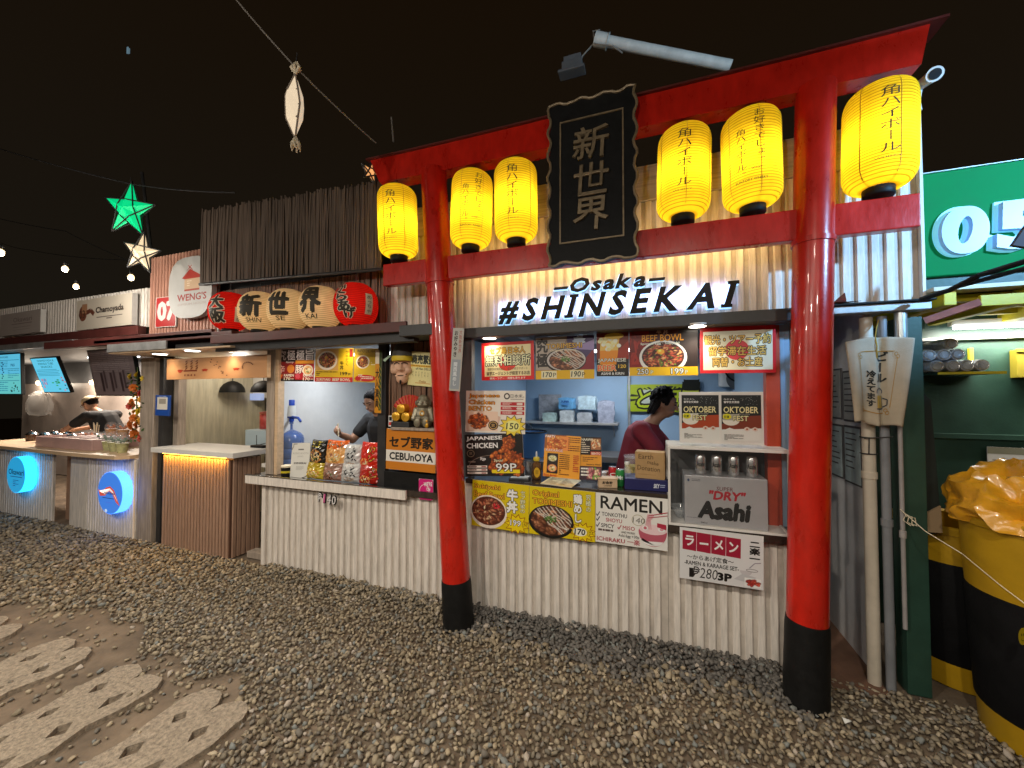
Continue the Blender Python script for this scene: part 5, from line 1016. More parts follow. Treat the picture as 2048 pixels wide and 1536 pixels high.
# ------------------------------------------------------------------ people
def person(label, loc, rz, J, skin, shirt, hairfn, neck=.05, trousers='2a2c34', extra=None, voxel=.0075):
    t = small('person', label, 'person', loc, rz)
    V = lambda k: Vector(J[k]); mb = MB(); C = mb.cap
    hd = V('head'); nk = V('neck'); ch = V('chest'); pv = V('pelvis')
    C(pv, ch, .15, .155); 
    mb.sph(ch+Vector((0, 0, -.02)), (.175, .115, .16)); mb.sph(pv, (.165, .12, .14)); mb.sph((pv+ch)/2, (.145, .10, .2))
    C(ch+Vector((0, 0, .06)), nk, .075, .052); C(nk, hd+Vector((0, 0, -.06)), .050, .050)
    f = V('face').normalized(); up_ = (hd-nk).normalized(); up_ = (up_-f*up_.dot(f)).normalized(); sd = f.cross(up_).normalized()
    hm = MB(); hm.sph((0, 0, 0), (.073, .090, .098), 18, 12).sph((0, -.025, -.055), (.054, .062, .062), 14, 9).cap((0, -.088, .01), (0, -.106, -.022), .009, .014).sph((0, -.072, -.072), (.028, .02, .018))
    hm.sph((.074, .008, -.005), (.012, .02, .032)).sph((-.074, .008, -.005), (.012, .02, .032)).cap((-.02, -.082, -.05), (.02, -.082, -.05), .010, .010)
    hm.cap((-.045, -.078, .022), (-.012, -.09, .02), .008, .008).cap((.045, -.078, .022), (.012, -.09, .02), .008, .008)
    M3 = Matrix((sd, -f, up_)).transposed().to_4x4(); M3.translation = hd
    mb.add([(M3 @ Vector(v))[:] for v in hm.v], hm.f)
    for s in ('l', 'r'):
        sh, el, wr, ha = V('sh'+s), V('el'+s), V('wr'+s), V('ha'+s)
        C(ch+Vector((0, 0, .07)), sh, .07, .062); C(sh, el, .056, .043); C(el, wr, .043, .028)
        d = (ha-wr).normalized(); n = Vector(J.get('pn'+s, (0, 0, 1))); sx = d.cross(n).normalized(); C(wr, wr+d*.07, .027, .034)
        for k, (o, L) in enumerate(((-.028, .068), (-.010, .078), (.010, .074), (.028, .058))):
            b0 = wr+d*.075+sx*o; b1 = b0+d*L*.5-n*L*.12; b2 = b1+d*L*.32-n*L*.38; C(b0, b1, .0095, .0088, 7); C(b1, b2, .0088, .0072, 7)
        b0 = wr+d*.03+sx*.03; C(b0, b0+d*.03+sx*.028-n*.008, .012, .010, 7); C(b0+d*.03+sx*.028-n*.008, b0+d*.062+sx*.03-n*.02, .010, .008, 7)
        kn = V('kn'+s); an = V('an'+s); hp = pv+Vector((.09 if s == 'r' else -.09, 0, -.03)); C(hp, kn, .085, .058); C(kn, an, .056, .04); C(an+Vector((0, .03, -.04)), an+Vector((0, -.14, -.05)), .045, .032)
    def remesh(mb, name, m, vox, par):
        o = mb.obj(name, m, par); md = o.modifiers.new('r', 'REMESH'); md.mode = 'VOXEL'; md.voxel_size = vox; md.use_smooth_shade = True
        ms = o.modifiers.new('s', 'SMOOTH'); ms.factor = .5; ms.iterations = 3
        dg = bpy.context.evaluated_depsgraph_get(); me = bpy.data.meshes.new_from_object(o.evaluated_get(dg)); o.modifiers.clear(); o.data = me
        if not me.materials: me.materials.append(m)
        return o
    body = remesh(mb, 'body', skin, voxel, t)
    sm = MB(); g = .014
    sm.cap(pv+Vector((0, 0, .0)), ch, .163, .168).sph(ch+Vector((0, 0, -.02)), (.190, .130, .168)).sph(pv, (.178, .134, .14)).sph((pv+ch)/2, (.160, .115, .2)).cap(ch+Vector((0, 0, .06)), ch.lerp(nk, .62), .088, .066)
    for s in ('l', 'r'):
        sh, el = V('sh'+s), V('el'+s); sm.cap(ch+Vector((0, 0, .07)), sh, .082, .077).cap(sh, sh.lerp(el, .62), .074, .066)
    remesh(sm, 'shirt', shirt, .012, t)
    tm = MB(); tm.sph(pv+Vector((0, 0, -.06)), (.182, .138, .12))
    for s in ('l', 'r'): hp = pv+Vector((.09 if s == 'r' else -.09, 0, -.03)); tm.cap(hp, V('kn'+s), .098, .072).cap(V('kn'+s), V('an'+s)+Vector((0, 0, .03)), .070, .058)
    remesh(tm, 'trousers', mat('trouser_cloth', trousers, .8, noise=.2), .014, t)
    tr = lambda m: MB().add([(M3 @ Vector(v))[:] for v in m.v], m.f)
    ey = MB()
    for s in (-1, 1): ey.sph((s*.029, -.083, .010), (.014, .007, .006), 10, 6)
    tr(ey).obj('eyes', M['hair'], t, smooth=True)
    br = MB()
    for s in (-1, 1): br.cap((s*.048, -.078, .032), (s*.014, -.092, .032), .004, .005, 6)
    tr(br).obj('eyebrows', M['hair'], t); mo = MB().cap((-.02, -.0905, -.050), (.02, -.0905, -.050), .0045, .0045, 6); tr(mo).obj('mouth', mat('lips', (.26, .09, .07), .5), t)
    hairfn(tr, t)
    return t
def legs(): return dict(knl=(-.1, -.02, .48), anl=(-.1, .02, .09), knr=(.1, -.02, .48), anr=(.1, .02, .09))
def hair_mesh(tr, t, bun=None, low=-.03, back=.0, thick=.1):
    m = MB(); m.sph((0, .018, .022), (.083, .092, .094), 20, 12); v = []
    for (x, y, z) in m.v:
        if y < -.045 and z < .06: y = -.045+ (y+.045)*.2; z = max(z, .05)
        v.append((x, y, max(z, low) if y < .03 else z))
    m.v = v; r = random.Random(5)
    if bun: m.sph(bun, (.05, .05, .05), 12, 8)
    if back:
        for k in range(26): a = r.uniform(-1.6, 1.6); m.cap((.07*math.sin(a), .03+.05*math.cos(a), .0), (.085*math.sin(a)+r.uniform(-.01, .01), .05+.06*math.cos(a), -back+r.uniform(-.02, .02)), .022, .008, 6)
    if thick > .15:
        for k in range(150):
            a = r.uniform(-2.3, 2.3); q = r.uniform(-.3, 1.45); p_ = Vector((.085*math.cos(q)*math.sin(a), .02+.094*math.cos(q)*math.cos(a), .025+.10*math.sin(q))); m.sph(p_, (r.uniform(.012, .022), r.uniform(.012, .022), r.uniform(.012, .024)), 7, 5)
    tr(m).obj('hair', M['hair'], t, smooth=True)
# black tee, left hatch: head bowed, one hand raised in front of her
shirt_b = mat('black_tee', (.012, .012, .014), .8, noise=.3, bump=.1); shirt_r = mat('dark_red_tee', (.15, .008, .020), .8, noise=.2, bump=.1)
J = dict(pelvis=(0, .05, .93), chest=(0, -.02, 1.24), neck=(0, -.10, 1.42), head=(.0, -.17, 1.53), face=(.08, -.86, -.55), shl=(-.19, -.03, 1.33), ell=(-.30, -.16, 1.12), wrl=(-.26, -.36, 1.20), hal=(-.22, -.42, 1.25), shr=(.19, -.03, 1.33), elr=(.28, -.08, 1.06), wrr=(.16, -.32, 1.04), har=(.08, -.38, 1.03), pnl=(.5, -.5, .5), **legs())
p = at(752, 800, 3.3); person('person in a black tee with bowed head working behind the noodle packs', (p.x+.02, 3.42, 0), R(-8), J, M['skinA'], shirt_b, lambda tr, t: hair_mesh(tr, t, (0, .10, .05)), trousers='20242c')
pen = at(693, 862, 3.0); tag(MB().cap((0, 0, -.05), (-.015, .01, .07), .006, .006, 8).obj('chopstick_pen', M['cream'], origin=None), 'pale stick held up in the hand of the person in the black tee', 'stick').location = at(677, 862, 3.02)
# dark red tee, right hatch: head in profile to the right
J = dict(pelvis=(0, .06, .93), chest=(0, -.02, 1.22), neck=(0, -.12, 1.40), head=(0, -.19, 1.525), face=(0, -.95, -.28), shl=(-.19, -.03, 1.31), ell=(-.24, -.22, 1.09), wrl=(-.14, -.42, 1.10), hal=(-.08, -.50, 1.10), shr=(.19, -.03, 1.31), elr=(.24, -.22, 1.09), wrr=(.14, -.44, 1.08), har=(.08, -.52, 1.08), **legs())
p = at(1322, 830, 3.45); person('person in a dark red tee turned to the right inside the right hatch', (p.x-.16, 3.45, 0), R(82), J, M['skinB'], shirt_r, lambda tr, t: hair_mesh(tr, t, None, -.06, .09, .2), trousers='2a2c34')
# cap and glasses, drinks stall
def capfn(tr, t):
    hair_mesh(tr, t, None, -.02); m = MB(); m.sph((0, .01, .035), (.089, .100, .088), 20, 12); m.v = [(x, y, max(z, .028)) for x, y, z in m.v]; tr(m).obj('cap', mat('beige_cap', (.52, .42, .28), .8, noise=.15), t, smooth=True)
    m = MB()
    for k in range(2): pass
    m.add([(.06*math.cos(a)*(1), .085+.075*math.sin(a), .03-.01*math.sin(a)) for a in [math.pi*i/8 for i in range(9)]]+[(.06*math.cos(a), .085+.075*math.sin(a), .036-.01*math.sin(a)) for a in [math.pi*i/8 for i in range(9)]], [tuple(range(9))[::-1], tuple(range(9, 18))]+[(i, i+1, i+10, i+9) for i in range(8)]); tr(m).obj('cap_peak', mat('beige_cap_peak', (.5, .4, .27), .8), t)
    g_ = MB(); ring = lambda s: [(s*.034+.022*math.cos(a), -.094, .008+.018*math.sin(a)) for a in [2*math.pi*i/14 for i in range(15)]]
    g_.tube(ring(1), .0028, 5).tube(ring(-1), .0028, 5).tube([(-.012, -.094, .012), (.012, -.094, .012)], .0026, 5).tube([(.056, -.092, .012), (.076, 0, .01)], .0028, 5).tube([(-.056, -.092, .012), (-.076, 0, .01)], .0028, 5); tr(g_).obj('glasses', M['black'], t)
J = dict(pelvis=(0, .12, .93), chest=(0, -.06, 1.20), neck=(0, -.20, 1.35), head=(0, -.29, 1.455), face=(0, -.85, -.55), shl=(-.20, -.10, 1.28), ell=(-.23, -.36, 1.10), wrl=(-.16, -.62, 1.06), hal=(-.14, -.72, 1.04), shr=(.20, -.10, 1.28), elr=(.24, -.34, 1.10), wrr=(.14, -.58, 1.04), har=(.10, -.66, 1.02), **legs())
p = at(203, 815, 3.55); person('person in a beige cap and glasses leaning over the drinks counter', (p.x+.30, 3.5, 0), R(-72), J, M['skinA'], shirt_b, capfn, trousers='2a2c34')

# ------------------------------------------------------------------ on the left counter
CZL = .8385
M['jug'] = glassy('blue_jug_plastic', (.06, .14, .42), .66, .08); M['jugblue'] = mat('blue_plastic', (.02, .07, .42), .35); M['pumpwhite'] = mat('pump_white', (.75, .74, .68), .4)
p = at(578, 930, 2.98); t = small('water_jug', 'large blue water jug with a hand pump at the left end of the counter', 'water jug', (p.x, 2.98, CZL))
prof = [(.115, 0), (.132, .012), (.135, .05), (.135, .10), (.128, .115), (.135, .13), (.135, .20), (.128, .215), (.135, .23), (.135, .30), (.126, .335), (.10, .365), (.05, .39), (.030, .40), (.030, .455), (.036, .46), (.036, .475), (.03, .48)]
MB().lathe(prof, 36).obj('bottle', M['jug'], t, smooth=True); MB().lathe([(.034, .478), (.040, .485), (.040, .52), (.055, .522), (.055, .535)], 24).obj('pump_collar', M['jugblue'], t, smooth=True)
MB().lathe([(.060, .536), (.056, .60), (.052, .645)], 28).obj('pump_body', M['pumpwhite'], t, smooth=True); MB().lathe([(.044, .646), (.044, .70), (.040, .705)], 28).obj('pump_button', M['jugblue'], t, smooth=True)
MB().tube([(.04, -.01, .53), (.17, -.05, .525), (.215, -.06, .49)], [.014, .012, .011], 10).obj('spout', M['jugblue'], t, smooth=True)
board('award_sheet', 'white framed award sheet standing in front of the water jug', 'award sheet', [(581, 887), (618.5, 886), (612, 957), (576, 956)], 2.70, thick=.006, tilt=R(-7), material=M['sheet'], design=lambda P: (P.rect(0, 0, 1, 1, 'dcdad4'), P.rect(.36, .17, .66, .205, '6a6864'), P.text('RISING BOOTH', .08, .27, .92, .325, 'a8a6a0', .0), P.text('AWARD', .34, .36, .66, .405, 'a8a6a0', .0), P.text('SHINSEKAI', .16, .545, .84, .60, '2a2826', .04), P.lines(.3, .66, .72, .78, 4, 'a8a6a0', rp, .3), P.line([(0, .2), (.1, .1), (.1, .03), (.3, .03)], .025, '2a2420'), P.line([(.66, .98), (.85, .95), (.95, .9), (1, .8)], .025, '2a2420')))
p = at(566, 955, 2.68); t = small('noodle_cup', 'squat black and yellow striped tub beside the award sheet', 'tub', (p.x, 2.72, CZL))
MB().lathe([(.042, 0), (.05, .01), (.05, .03)], 20).obj('tub_base', M['black'], t); MB().lathe([(.051, .031), (.051, .05)], 20).obj('tub_band', M['yellow'], t); MB().lathe([(.05, .051), (.05, .075), (.045, .08)], 20).obj('tub_top', M['black'], t); MB().lathe([(.05, .081), (.052, .095), (.04, .10)], 20).obj('tub_lid', M['cream'], t)
p = at(560, 900, 2.8); 
def pack(label, x0, y0, x1, y1, Y, base, design, z=None):
    a = at(x0, y1, Y); b = at(x1, y0, Y); W = abs(b.x-a.x); H = abs(b.z-a.z); z = a.z if z is None else z
    t = small('noodle_pack', label, 'noodle pack', ((a.x+b.x)/2, Y, z), group='packs of instant noodles on the left counter'); n = 12; m = 10; vs = []; dpt = .045
    for s in (-1, 1):
        for j in range(m+1):
            for i in range(n+1):
                u, v = i/n, j/m; puff = (max(0, math.sin(math.pi*u))**.55)*(max(0, math.sin(math.pi*v))**.45); wr_ = .004*math.sin(u*31+v*17+x0)*puff+.003*math.sin(u*63-v*29)
                vs.append(((u-.5)*W*(1-.03*math.sin(math.pi*v)), s*(dpt*puff+.001)+wr_, v*H*(1-.03*math.sin(math.pi*u))))
    k = (n+1)*(m+1); fs = []
    for j in range(m):
        for i in range(n): q = (j*(n+1)+i, j*(n+1)+i+1, (j+1)*(n+1)+i+1, (j+1)*(n+1)+i); fs.append(q); fs.append(tuple(k+w for w in q[::-1]))
    rim = [i for i in range(n+1)]+[j*(n+1)+n for j in range(1, m+1)]+[m*(n+1)+i for i in range(n-1, -1, -1)]+[j*(n+1) for j in range(m-1, 0, -1)]
    fs += [(rim[i], rim[(i+1) % len(rim)], k+rim[(i+1) % len(rim)], k+rim[i]) for i in range(len(rim))]
    MB().add(vs, fs).obj('wrapper', base, t, smooth=True)
    P = Print(W*.94, H*.94); design(P); me = P.mesh()
    def surf(x, zz): u = min(1, max(0, x/W+.5)); v = min(1, max(0, zz/H)); pf = (max(0, math.sin(math.pi*u))**.55)*(max(0, math.sin(math.pi*v))**.45); return -(dpt*pf+.001)+.004*math.sin(u*31+v*17+x0)*pf+.003*math.sin(u*63-v*29)
    bm = bmesh.new(); bm.from_mesh(me)
    for ax, st, lo, hi in (((1, 0, 0), W/12, -W/2, W/2), ((0, 0, 1), H/10, 0, H)):
        c = lo+st
        while c < hi: bmesh.ops.bisect_plane(bm, geom=bm.verts[:]+bm.edges[:]+bm.faces[:], plane_co=tuple(c*q for q in ax), plane_no=ax); c += st
    for vtx in bm.verts: vtx.co.z += H*.03; vtx.co.y = surf(vtx.co.x, vtx.co.z)-.004+vtx.co.y
    bm.to_mesh(me); bm.free(); obj_from('print', me, PLASTIC, t); t.rotation_euler = (R(-8), 0, R(ro.uniform(-6, 6))); return t
PLASTIC = attr_mat('printed_film', .22, coat=.6)
film = lambda n, c: mat(n, c, .25, noise=.1, coat=.6)
F_k, F_o, F_s, F_r, F_y, F_w = film('black_film', '1c1a16'), film('orange_film', 'd8601c'), film('silver_film', 'b8b8b8'), film('red_film', 'c8281c'), film('yellow_film', 'c8b428'), film('pale_film', 'b0a498')
def bowlprint(bgc, head, txt, tc, kind, sd, flip=False):
    def f(P):
        P.rect(0, 0, 1, 1, bgc).rect(0, 0, 1, .34, head).pic(food(kind, sd, 26), .08, .36, .92, .98)
        if txt: P.text(txt, .12, .06, .88, .30, tc, .04, '1a1408', .05)
    return f
def kana(bgc, txt, c, out, pic=True):
    def f(P):
        P.rect(0, 0, 1, 1, bgc).vtext(txt, .52, .10, .90, .72, c, .06, out, .06)
        if pic: P.pic(food('ramen', 7, 24), .05, .55, .62, 1.0)
    return f
def hisa(P): P.rect(0, 0, 1, 1, 'c4c4c4').text('久', .52, .08, .86, .40, '16161c', .08).text('永', .20, .34, .52, .64, '16161c', .08).text('久', .55, .42, .88, .70, '16161c', .07).ell(.5, .86, .34, .12, 'b09a88')
pack('black noodle pack with a meat bowl picture, top left of the packs', 619, 886, 653, 934, 2.73, F_k, bowlprint('1e1c18', '1a1a14', 'ラ王', 'e8d020', 'ramen', 31), .96)
pack('orange noodle pack, second in the top row of packs', 652, 885, 694, 936, 2.73, F_o, bowlprint('e0a868', 'e06418', 'ラーメン', 'f8d8a0', 'ramen', 32), .955)
pack('silver noodle pack with black writing, third in the top row', 688, 892, 722, 940, 2.73, F_s, hisa, .945)
pack('bright red noodle pack with gold writing, right end of the top row', 720, 888, 758, 944, 2.73, F_r, kana('cc2818', 'カレ', 'e8b838', '6a0c08'), .94)
pack('yellow noodle pack, left end of the bottom row', 613, 934, 650, 963, 2.69, F_y, bowlprint('c8b030', 'a89020', None, '', 'ramen', 33), CZL+.004)
pack('pinkish noodle pack, second in the bottom row', 648, 937, 685, 969, 2.69, F_w, bowlprint('a87c6c', '8a6a5c', None, '', 'tori', 34), CZL+.004)
pack('silver noodle pack with black writing, third in the bottom row', 684, 938, 720, 972, 2.69, F_s, hisa, CZL+.004)
pack('dark red noodle pack with gold writing, right end of the bottom row', 719, 942, 764, 977, 2.69, F_r, kana('b02418', 'カレ', 'd8a030', '5a0c08'), CZL+.004)
p = at(785, 960, 2.8); t = small('plastic_tub', 'clear blue plastic tub on the left counter beside the pillar', 'tub', (p.x, 2.85, CZL)); MB().box(-.10, .10, -.09, .09, 0, .11, .012).obj('tub_body', M['jug'], t); MB().box(-.105, .105, -.095, .095, .111, .125, .006).obj('tub_lid', M['clear'], t)
# ------------------------------------------------------------------ pillar ornaments
a = at(784, 852, 2.62); b = at(872, 858, 2.62)
sh = tag(MB().box(a.x, b.x, 2.60, 2.735, a.z-.03, a.z-.008, .004).obj('ornament_shelf', M['wood'], origin=None), 'narrow wooden shelf of lucky ornaments on the bamboo pillar', 'shelf'); SZ = a.z-.008
M['pewter'] = mat('pewter', (.24, .22, .16), .36, metal=.55, noise=.35, scale=14); M['gold'] = mat('gilt', (.72, .38, .03), .3, metal=.4, noise=.25, scale=20); M['maskskin'] = mat('mask_paint', (.72, .44, .30), .45, noise=.08); M['hatgrey'] = mat('mask_hat', (.10, .095, .085), .55, noise=.2)
p = at(845, 848, 2.66); t = small('seated_figure', 'pewter coloured seated figure with its feet out on the ornament shelf', 'figurine', (p.x, 2.668, SZ), R(22)); t.scale = (.93, .8, 1.0)
mb = MB(); mb.sph((0, 0, .085), (.070, .06, .085)).sph((0, -.005, .195), (.056, .055, .052), 18, 12).sph((0, .0, .222), (.046, .046, .04)).sph((.056, 0, .195), (.014, .012, .022)).sph((-.056, 0, .195), (.014, .012, .022)).cap((-.03, -.05, .182), (.03, -.05, .182), .012, .012).sph((0, -.06, .196), (.009, .01, .012)).sph((-.026, -.046, .208), (.014, .01, .007)).sph((.026, -.046, .208), (.014, .01, .007))
mb.cap((.06, 0, .14), (.082, -.02, .06), .026, .020).cap((-.06, 0, .14), (-.078, -.03, .07), .024, .018)
for s in (-1, 1):
    mb.cap((s*.045, -.02, .035), (s*.036, -.075, .035), .032, .030).sph((s*.034, -.088, .045), (.030, .016, .042))
    for k in range(5): mb.sph((s*.034+(k-2)*.011, -.094, .085-abs(k-2)*.004), (.0065, .008, .010), 8, 6)
o = mb.obj('figure_body', M['pewter'], t); md = o.modifiers.new('r', 'REMESH'); md.mode = 'VOXEL'; md.voxel_size = .0045; md.use_smooth_shade = True
MB().tube([(.018*math.cos(a), -.065, .115+.018*math.sin(a)) for a in [2*math.pi*i/16 for i in range(17)]], .004, 6).obj('round_emblem', M['gold'], t)
p = at(806, 828, 2.66); t = small('gold_bales', 'stack of three small gold rice bales on the ornament shelf', 'ornament', (p.x, 2.668, SZ))
for (x, z) in ((-.048, .085), (.044, .082), (0, .148)):
    MB().tube([(x, -.045, z), (x, -.04, z), (x, .04, z), (x, .045, z)], [.030, .038, .038, .030], 18).obj('bale', M['gold'], t, smooth=True)
MB().box(-.085, .085, -.05, .045, .0, .043, .004).obj('bale_stand', M['dark'], t)
p = at(815, 800, 2.69); t = small('folding_fan', 'open red folding fan with thin gold ribs behind the ornaments', 'fan', (p.x+.02, 2.70, SZ+.07)); fr = .19
mred = mat('red_fan_paper', (.55, .03, .02), .5); n = 24; pts = [(0, 0, 0)]
for i in range(n+1): a = R(25+125*i/n); pts.append((fr*math.cos(a), (-.006 if i % 2 else .004), fr*math.sin(a)))
MB().add(pts, [(0, i+1, i+2) for i in range(n)]).obj('fan_leaf', mred, t)
for i in range(0, n+1, 2): a = R(25+125*i/n); MB().tube([(0, -.004, 0), (fr*.98*math.cos(a), -.005, fr*.98*math.sin(a))], .0014, 4).obj('rib', M['gold'], t)
p = at(780, 850, 2.64); t = small('paper_charm', 'tiny red and white card standing at the left of the ornament shelf', 'card', (p.x, 2.65, SZ)); MB().box(-.02, .02, -.004, .004, 0, .09, .002).obj('card', M['sheet'], t); MB().box(-.014, .014, -.006, -.0045, .012, .038).obj('red_print', mred, t); MB().box(-.012, .012, -.006, -.0045, .05, .08).obj('black_print', M['black'], t)
p = at(851, 848, 2.6); t = small('gold_charm', 'tiny gold charm at the feet of the pewter figure', 'charm', (p.x, 2.615, SZ)); MB().sph((0, 0, .022), (.017, .012, .022)).sph((0, 0, .053), (.012, .011, .013)).obj('charm_body', M['gold'], t, smooth=True)
p = at(797, 845, 2.62); t = small('glass_card', 'small dark framed card lying along the ornament shelf', 'card', (p.x+.02, 2.63, SZ)); MB().box(-.05, .05, -.003, .012, 0, .04, .002).obj('frame', M['dark'], t); MB().prism([(-.022, .008), (.022, .008), (.012, .03), (0, .036), (-.012, .03)], -.006, -.0035).obj('drawing', M['grey'], t)
# smiling mask
p = at(801, 725, 2.66); t = small('smiling_mask', 'pink smiling wooden mask with a dark peaked hat and yellow band on the bamboo', 'mask', (p.x, 2.70, p.z), R(18)); t.scale = (.92, 1, .95); t.location.z -= .045
mb = MB(); mb.sph((0, 0, .005), (.092, .075, .105), 24, 16).sph((0, -.03, -.085), (.055, .05, .055)).sph((.055, -.045, -.02), (.036, .03, .034)).sph((-.055, -.045, -.02), (.036, .03, .034)).cap((0, -.07, .03), (0, -.088, -.012), .013, .02).sph((.022, -.075, -.014), (.014, .014, .012)).sph((-.022, -.075, -.014), (.014, .014, .012)).sph((.098, .0, -.005), (.018, .022, .045)).sph((-.098, 0, -.005), (.018, .022, .045)).cap((-.04, -.066, -.068), (.04, -.066, -.068), .012, .012)
o = mb.obj('face', M['maskskin'], t); md = o.modifiers.new('r', 'REMESH'); md.mode = 'VOXEL'; md.voxel_size = .006; md.use_smooth_shade = True
ms = o.modifiers.new('s', 'SMOOTH'); ms.iterations = 3
mb = MB()
for s in (-1, 1): mb.tube([(s*(.035+.024*math.cos(a)), -.083-.0*abs(a)+.02*(abs(s*(.035+.024*math.cos(a)))/.06)**2, .030+.014*math.sin(a)) for a in [math.pi*i/8 for i in range(9)]], .004, 6)
for s in (-1, 1): mb.tube([(s*.018, -.082, .062), (s*.045, -.075, .072), (s*.068, -.058, .062)], .004, 6)
mb.tube([(.05*math.cos(a), -.083+.02*abs(math.cos(a)), -.052+.016*math.sin(a)) for a in [math.pi+math.pi*i/10 for i in range(11)]], .004, 6); mb.obj('painted_features', M['black'], t)
MB().sph((0, -.078, -.122), (.010, .006, .018)).obj('chin_tuft', M['black'], t)
MB().lathe([(.100, .060), (.103, .075), (.101, .100), (.097, .102)], 28).obj('yellow_band', mat('yellow_band', (.68, .50, .03), .5), t, smooth=True)
MB().lathe([(.098, .103), (.094, .14), (.075, .19), (.045, .225), (.01, .24)], 28).obj('hat', M['hatgrey'], t, smooth=True)
MB().prism([(-.012, 0), (.012, .0), (.03, .075), (.018, .08)], -.004, .004).obj('green_ribbon', mat('pale_green_paper', (.45, .62, .48), .6), None).location = at(768, 722, 2.65)
o = bpy.context.scene.objects['green_ribbon']; o.name = 'paper_ribbon'; tag(o, 'pale green scrap of ribbon tied to the dark post by the mask', 'ribbon'); o.rotation_euler = (0, R(38), 0)

# ------------------------------------------------------------------ on the right counter
CZ = .966
def bottle(name, label, px, Y, prof, m, capm=None, capprof=None, n=20, rz=0, cat='bottle', z=CZ):
    p = at(px, 930, Y); t = small(name, label, cat, (p.x, Y, z), rz); MB().lathe(prof, n).obj('bottle_body' if cat == 'bottle' else 'can_body', m, t, smooth=True)
    if capm: MB().lathe(capprof, n).obj('cap', capm, t, smooth=True)
    return t
M['amber'] = glassy('amber_drink', (.16, .07, .02), .8, .06); M['tin'] = mat('drink_tin', (.6, .6, .6), .25, metal=.8); M['canred'] = mat('red_can', (.5, .01, .015), .3, coat=.4); M['cangreen'] = mat('green_can', (.02, .22, .05), .3, coat=.4)
t = bottle('whisky_bottle', 'whisky bottle with a yellow oval label and pump top on the right counter', 1073, 2.80, [(.030, 0), (.036, .006), (.036, .095), (.032, .115), (.014, .135), (.013, .160)], M['amber'], mat('yellow_cap', (.62, .46, .04), .4), [(.022, .135), (.026, .150), (.022, .162), (.010, .164)], rz=0)
MB().lathe([(.006, .166), (.007, .19), (.004, .205)], 12).obj('pump_tip', M['white'], t); P = Print(.045, .075); P.ell(.5, .5, .5, .5, 'd8a828').lines(.25, .3, .75, .7, 4, '6a4a10', rp, .4); o = P.build(t, name='label_print'); o.location = (.014, -.037, .018); o.rotation_euler = (0, 0, R(20))
p = at(1046, 930, 2.86); t = small('metal_cup', 'plain steel cup behind the chicken poster on the right counter', 'cup', (p.x+.03, 2.92, CZ)); MB().lathe([(.036, 0), (.042, .11), (.039, .11), (.034, .006)], 24).obj('cup_body', M['steel'], t, smooth=True)
p = atz(1040, 957, .967); t = small('payment_card', 'white card in a stand lying near the left end of the right counter', 'card', (p.x, p.y, CZ), R(8)); MB().box(-.075, .075, -.06, .06, .0, .012, .002).obj('stand', M['charcoal'], t); MB().box(-.065, .065, -.05, .05, .0125, .015, .001).obj('card', M['sheet'], t)
p = atz(1215, 975, .967); t = small('coin_box', 'small brown wooden coin box with black characters on the counter edge', 'box', (p.x-.005, p.y+.03, CZ), R(14)); MB().box(-.062, .062, -.038, .038, 0, .055, .003).obj('box_body', M['warmwood'], t); MB().box(-.067, .067, -.043, .043, .0555, .066, .003).obj('box_lid', M['warmwood'], t); P = Print(.10, .04); P.text('お会計', .12, .05, .82, .58, '1c1208', .06).text('CASHIER', .22, .70, .76, .95, '1c1208', .01); o = P.build(t); o.location = (0, -.0385, .008)
def can(label, px, Y, m, txt, tc, r=.030, h=.115, z=CZ, rz=0, group=None):
    p = at(px, 930, Y); t = small('drink_can', label, 'can', (p.x, Y, z), rz, group); MB().lathe([(r*.8, 0), (r, .008), (r, h-.012), (r*.86, h-.002)], 24).obj('can_body', m, t, smooth=True); MB().lathe([(r*.87, h-.0018), (r*.87, h), (r*.78, h-.003)], 24).obj('can_rim', M['tin'], t, smooth=True)
    if txt:
        bm = bmesh.new(); v, f = glyphs(txt, .03); lo, hi = v.min(0), v.max(0); pp = (v-lo)/(hi-lo); w = r*1.5; hh = h*.24; vs = [bm.verts.new(((a-.5)*w, 0, h*.42+b*hh)) for a, b in pp]
        for q in f:
            try: bm.faces.new([vs[j] for j in q])
            except ValueError: pass
        x = -w/2
        while x < w/2: x += .005; bmesh.ops.bisect_plane(bm, geom=bm.verts[:]+bm.edges[:]+bm.faces[:], plane_co=(x, 0, 0), plane_no=(1, 0, 0))
        f0 = math.atan2(-p.x, Y)
        for q in bm.verts: a = f0-rz+q.co.x/r; q.co = ((r+.0008)*math.sin(a), -(r+.0008)*math.cos(a), q.co.z)
        MB().bm(bm).obj('lettering', tc, t)
    return t
M['paperwhite'] = mat('white_print_ink', (.75, .75, .75), .5)
can('red drink can with a white rim standing among the drinks on the right counter', 1225, 2.86, M['canred'], 'C', M['paperwhite']); can('green drink can beside the red one at the coin box', 1240, 2.78, M['cangreen'], 'Mt', M['paperwhite'])
t = bottle('drink_bottle', 'small clear bottle with a pink label next to the cardboard sign', 1254, 2.84, [(.030, 0), (.034, .01), (.034, .09), (.016, .125), (.014, .14)], M['clear'], M['white'], [(.017, .141), (.017, .158)]); MB().lathe([(.0345, .02), (.0345, .07)], 20, caps=False).obj('label_band', mat('pink_label', (.62, .22, .24), .5, noise=.3), t, smooth=True)
t = bottle('drink_jar', 'large clear jar with a lid and yellow drink behind the bottles', 1268, 2.98, [(.062, 0), (.070, .01), (.070, .17)], M['clear'], M['clear'], [(.073, .171), (.073, .185), (.03, .192)]); MB().lathe([(.064, .006), (.064, .11)], 20).obj('drink', mat('yellow_drink', (.55, .42, .06), .3), t)
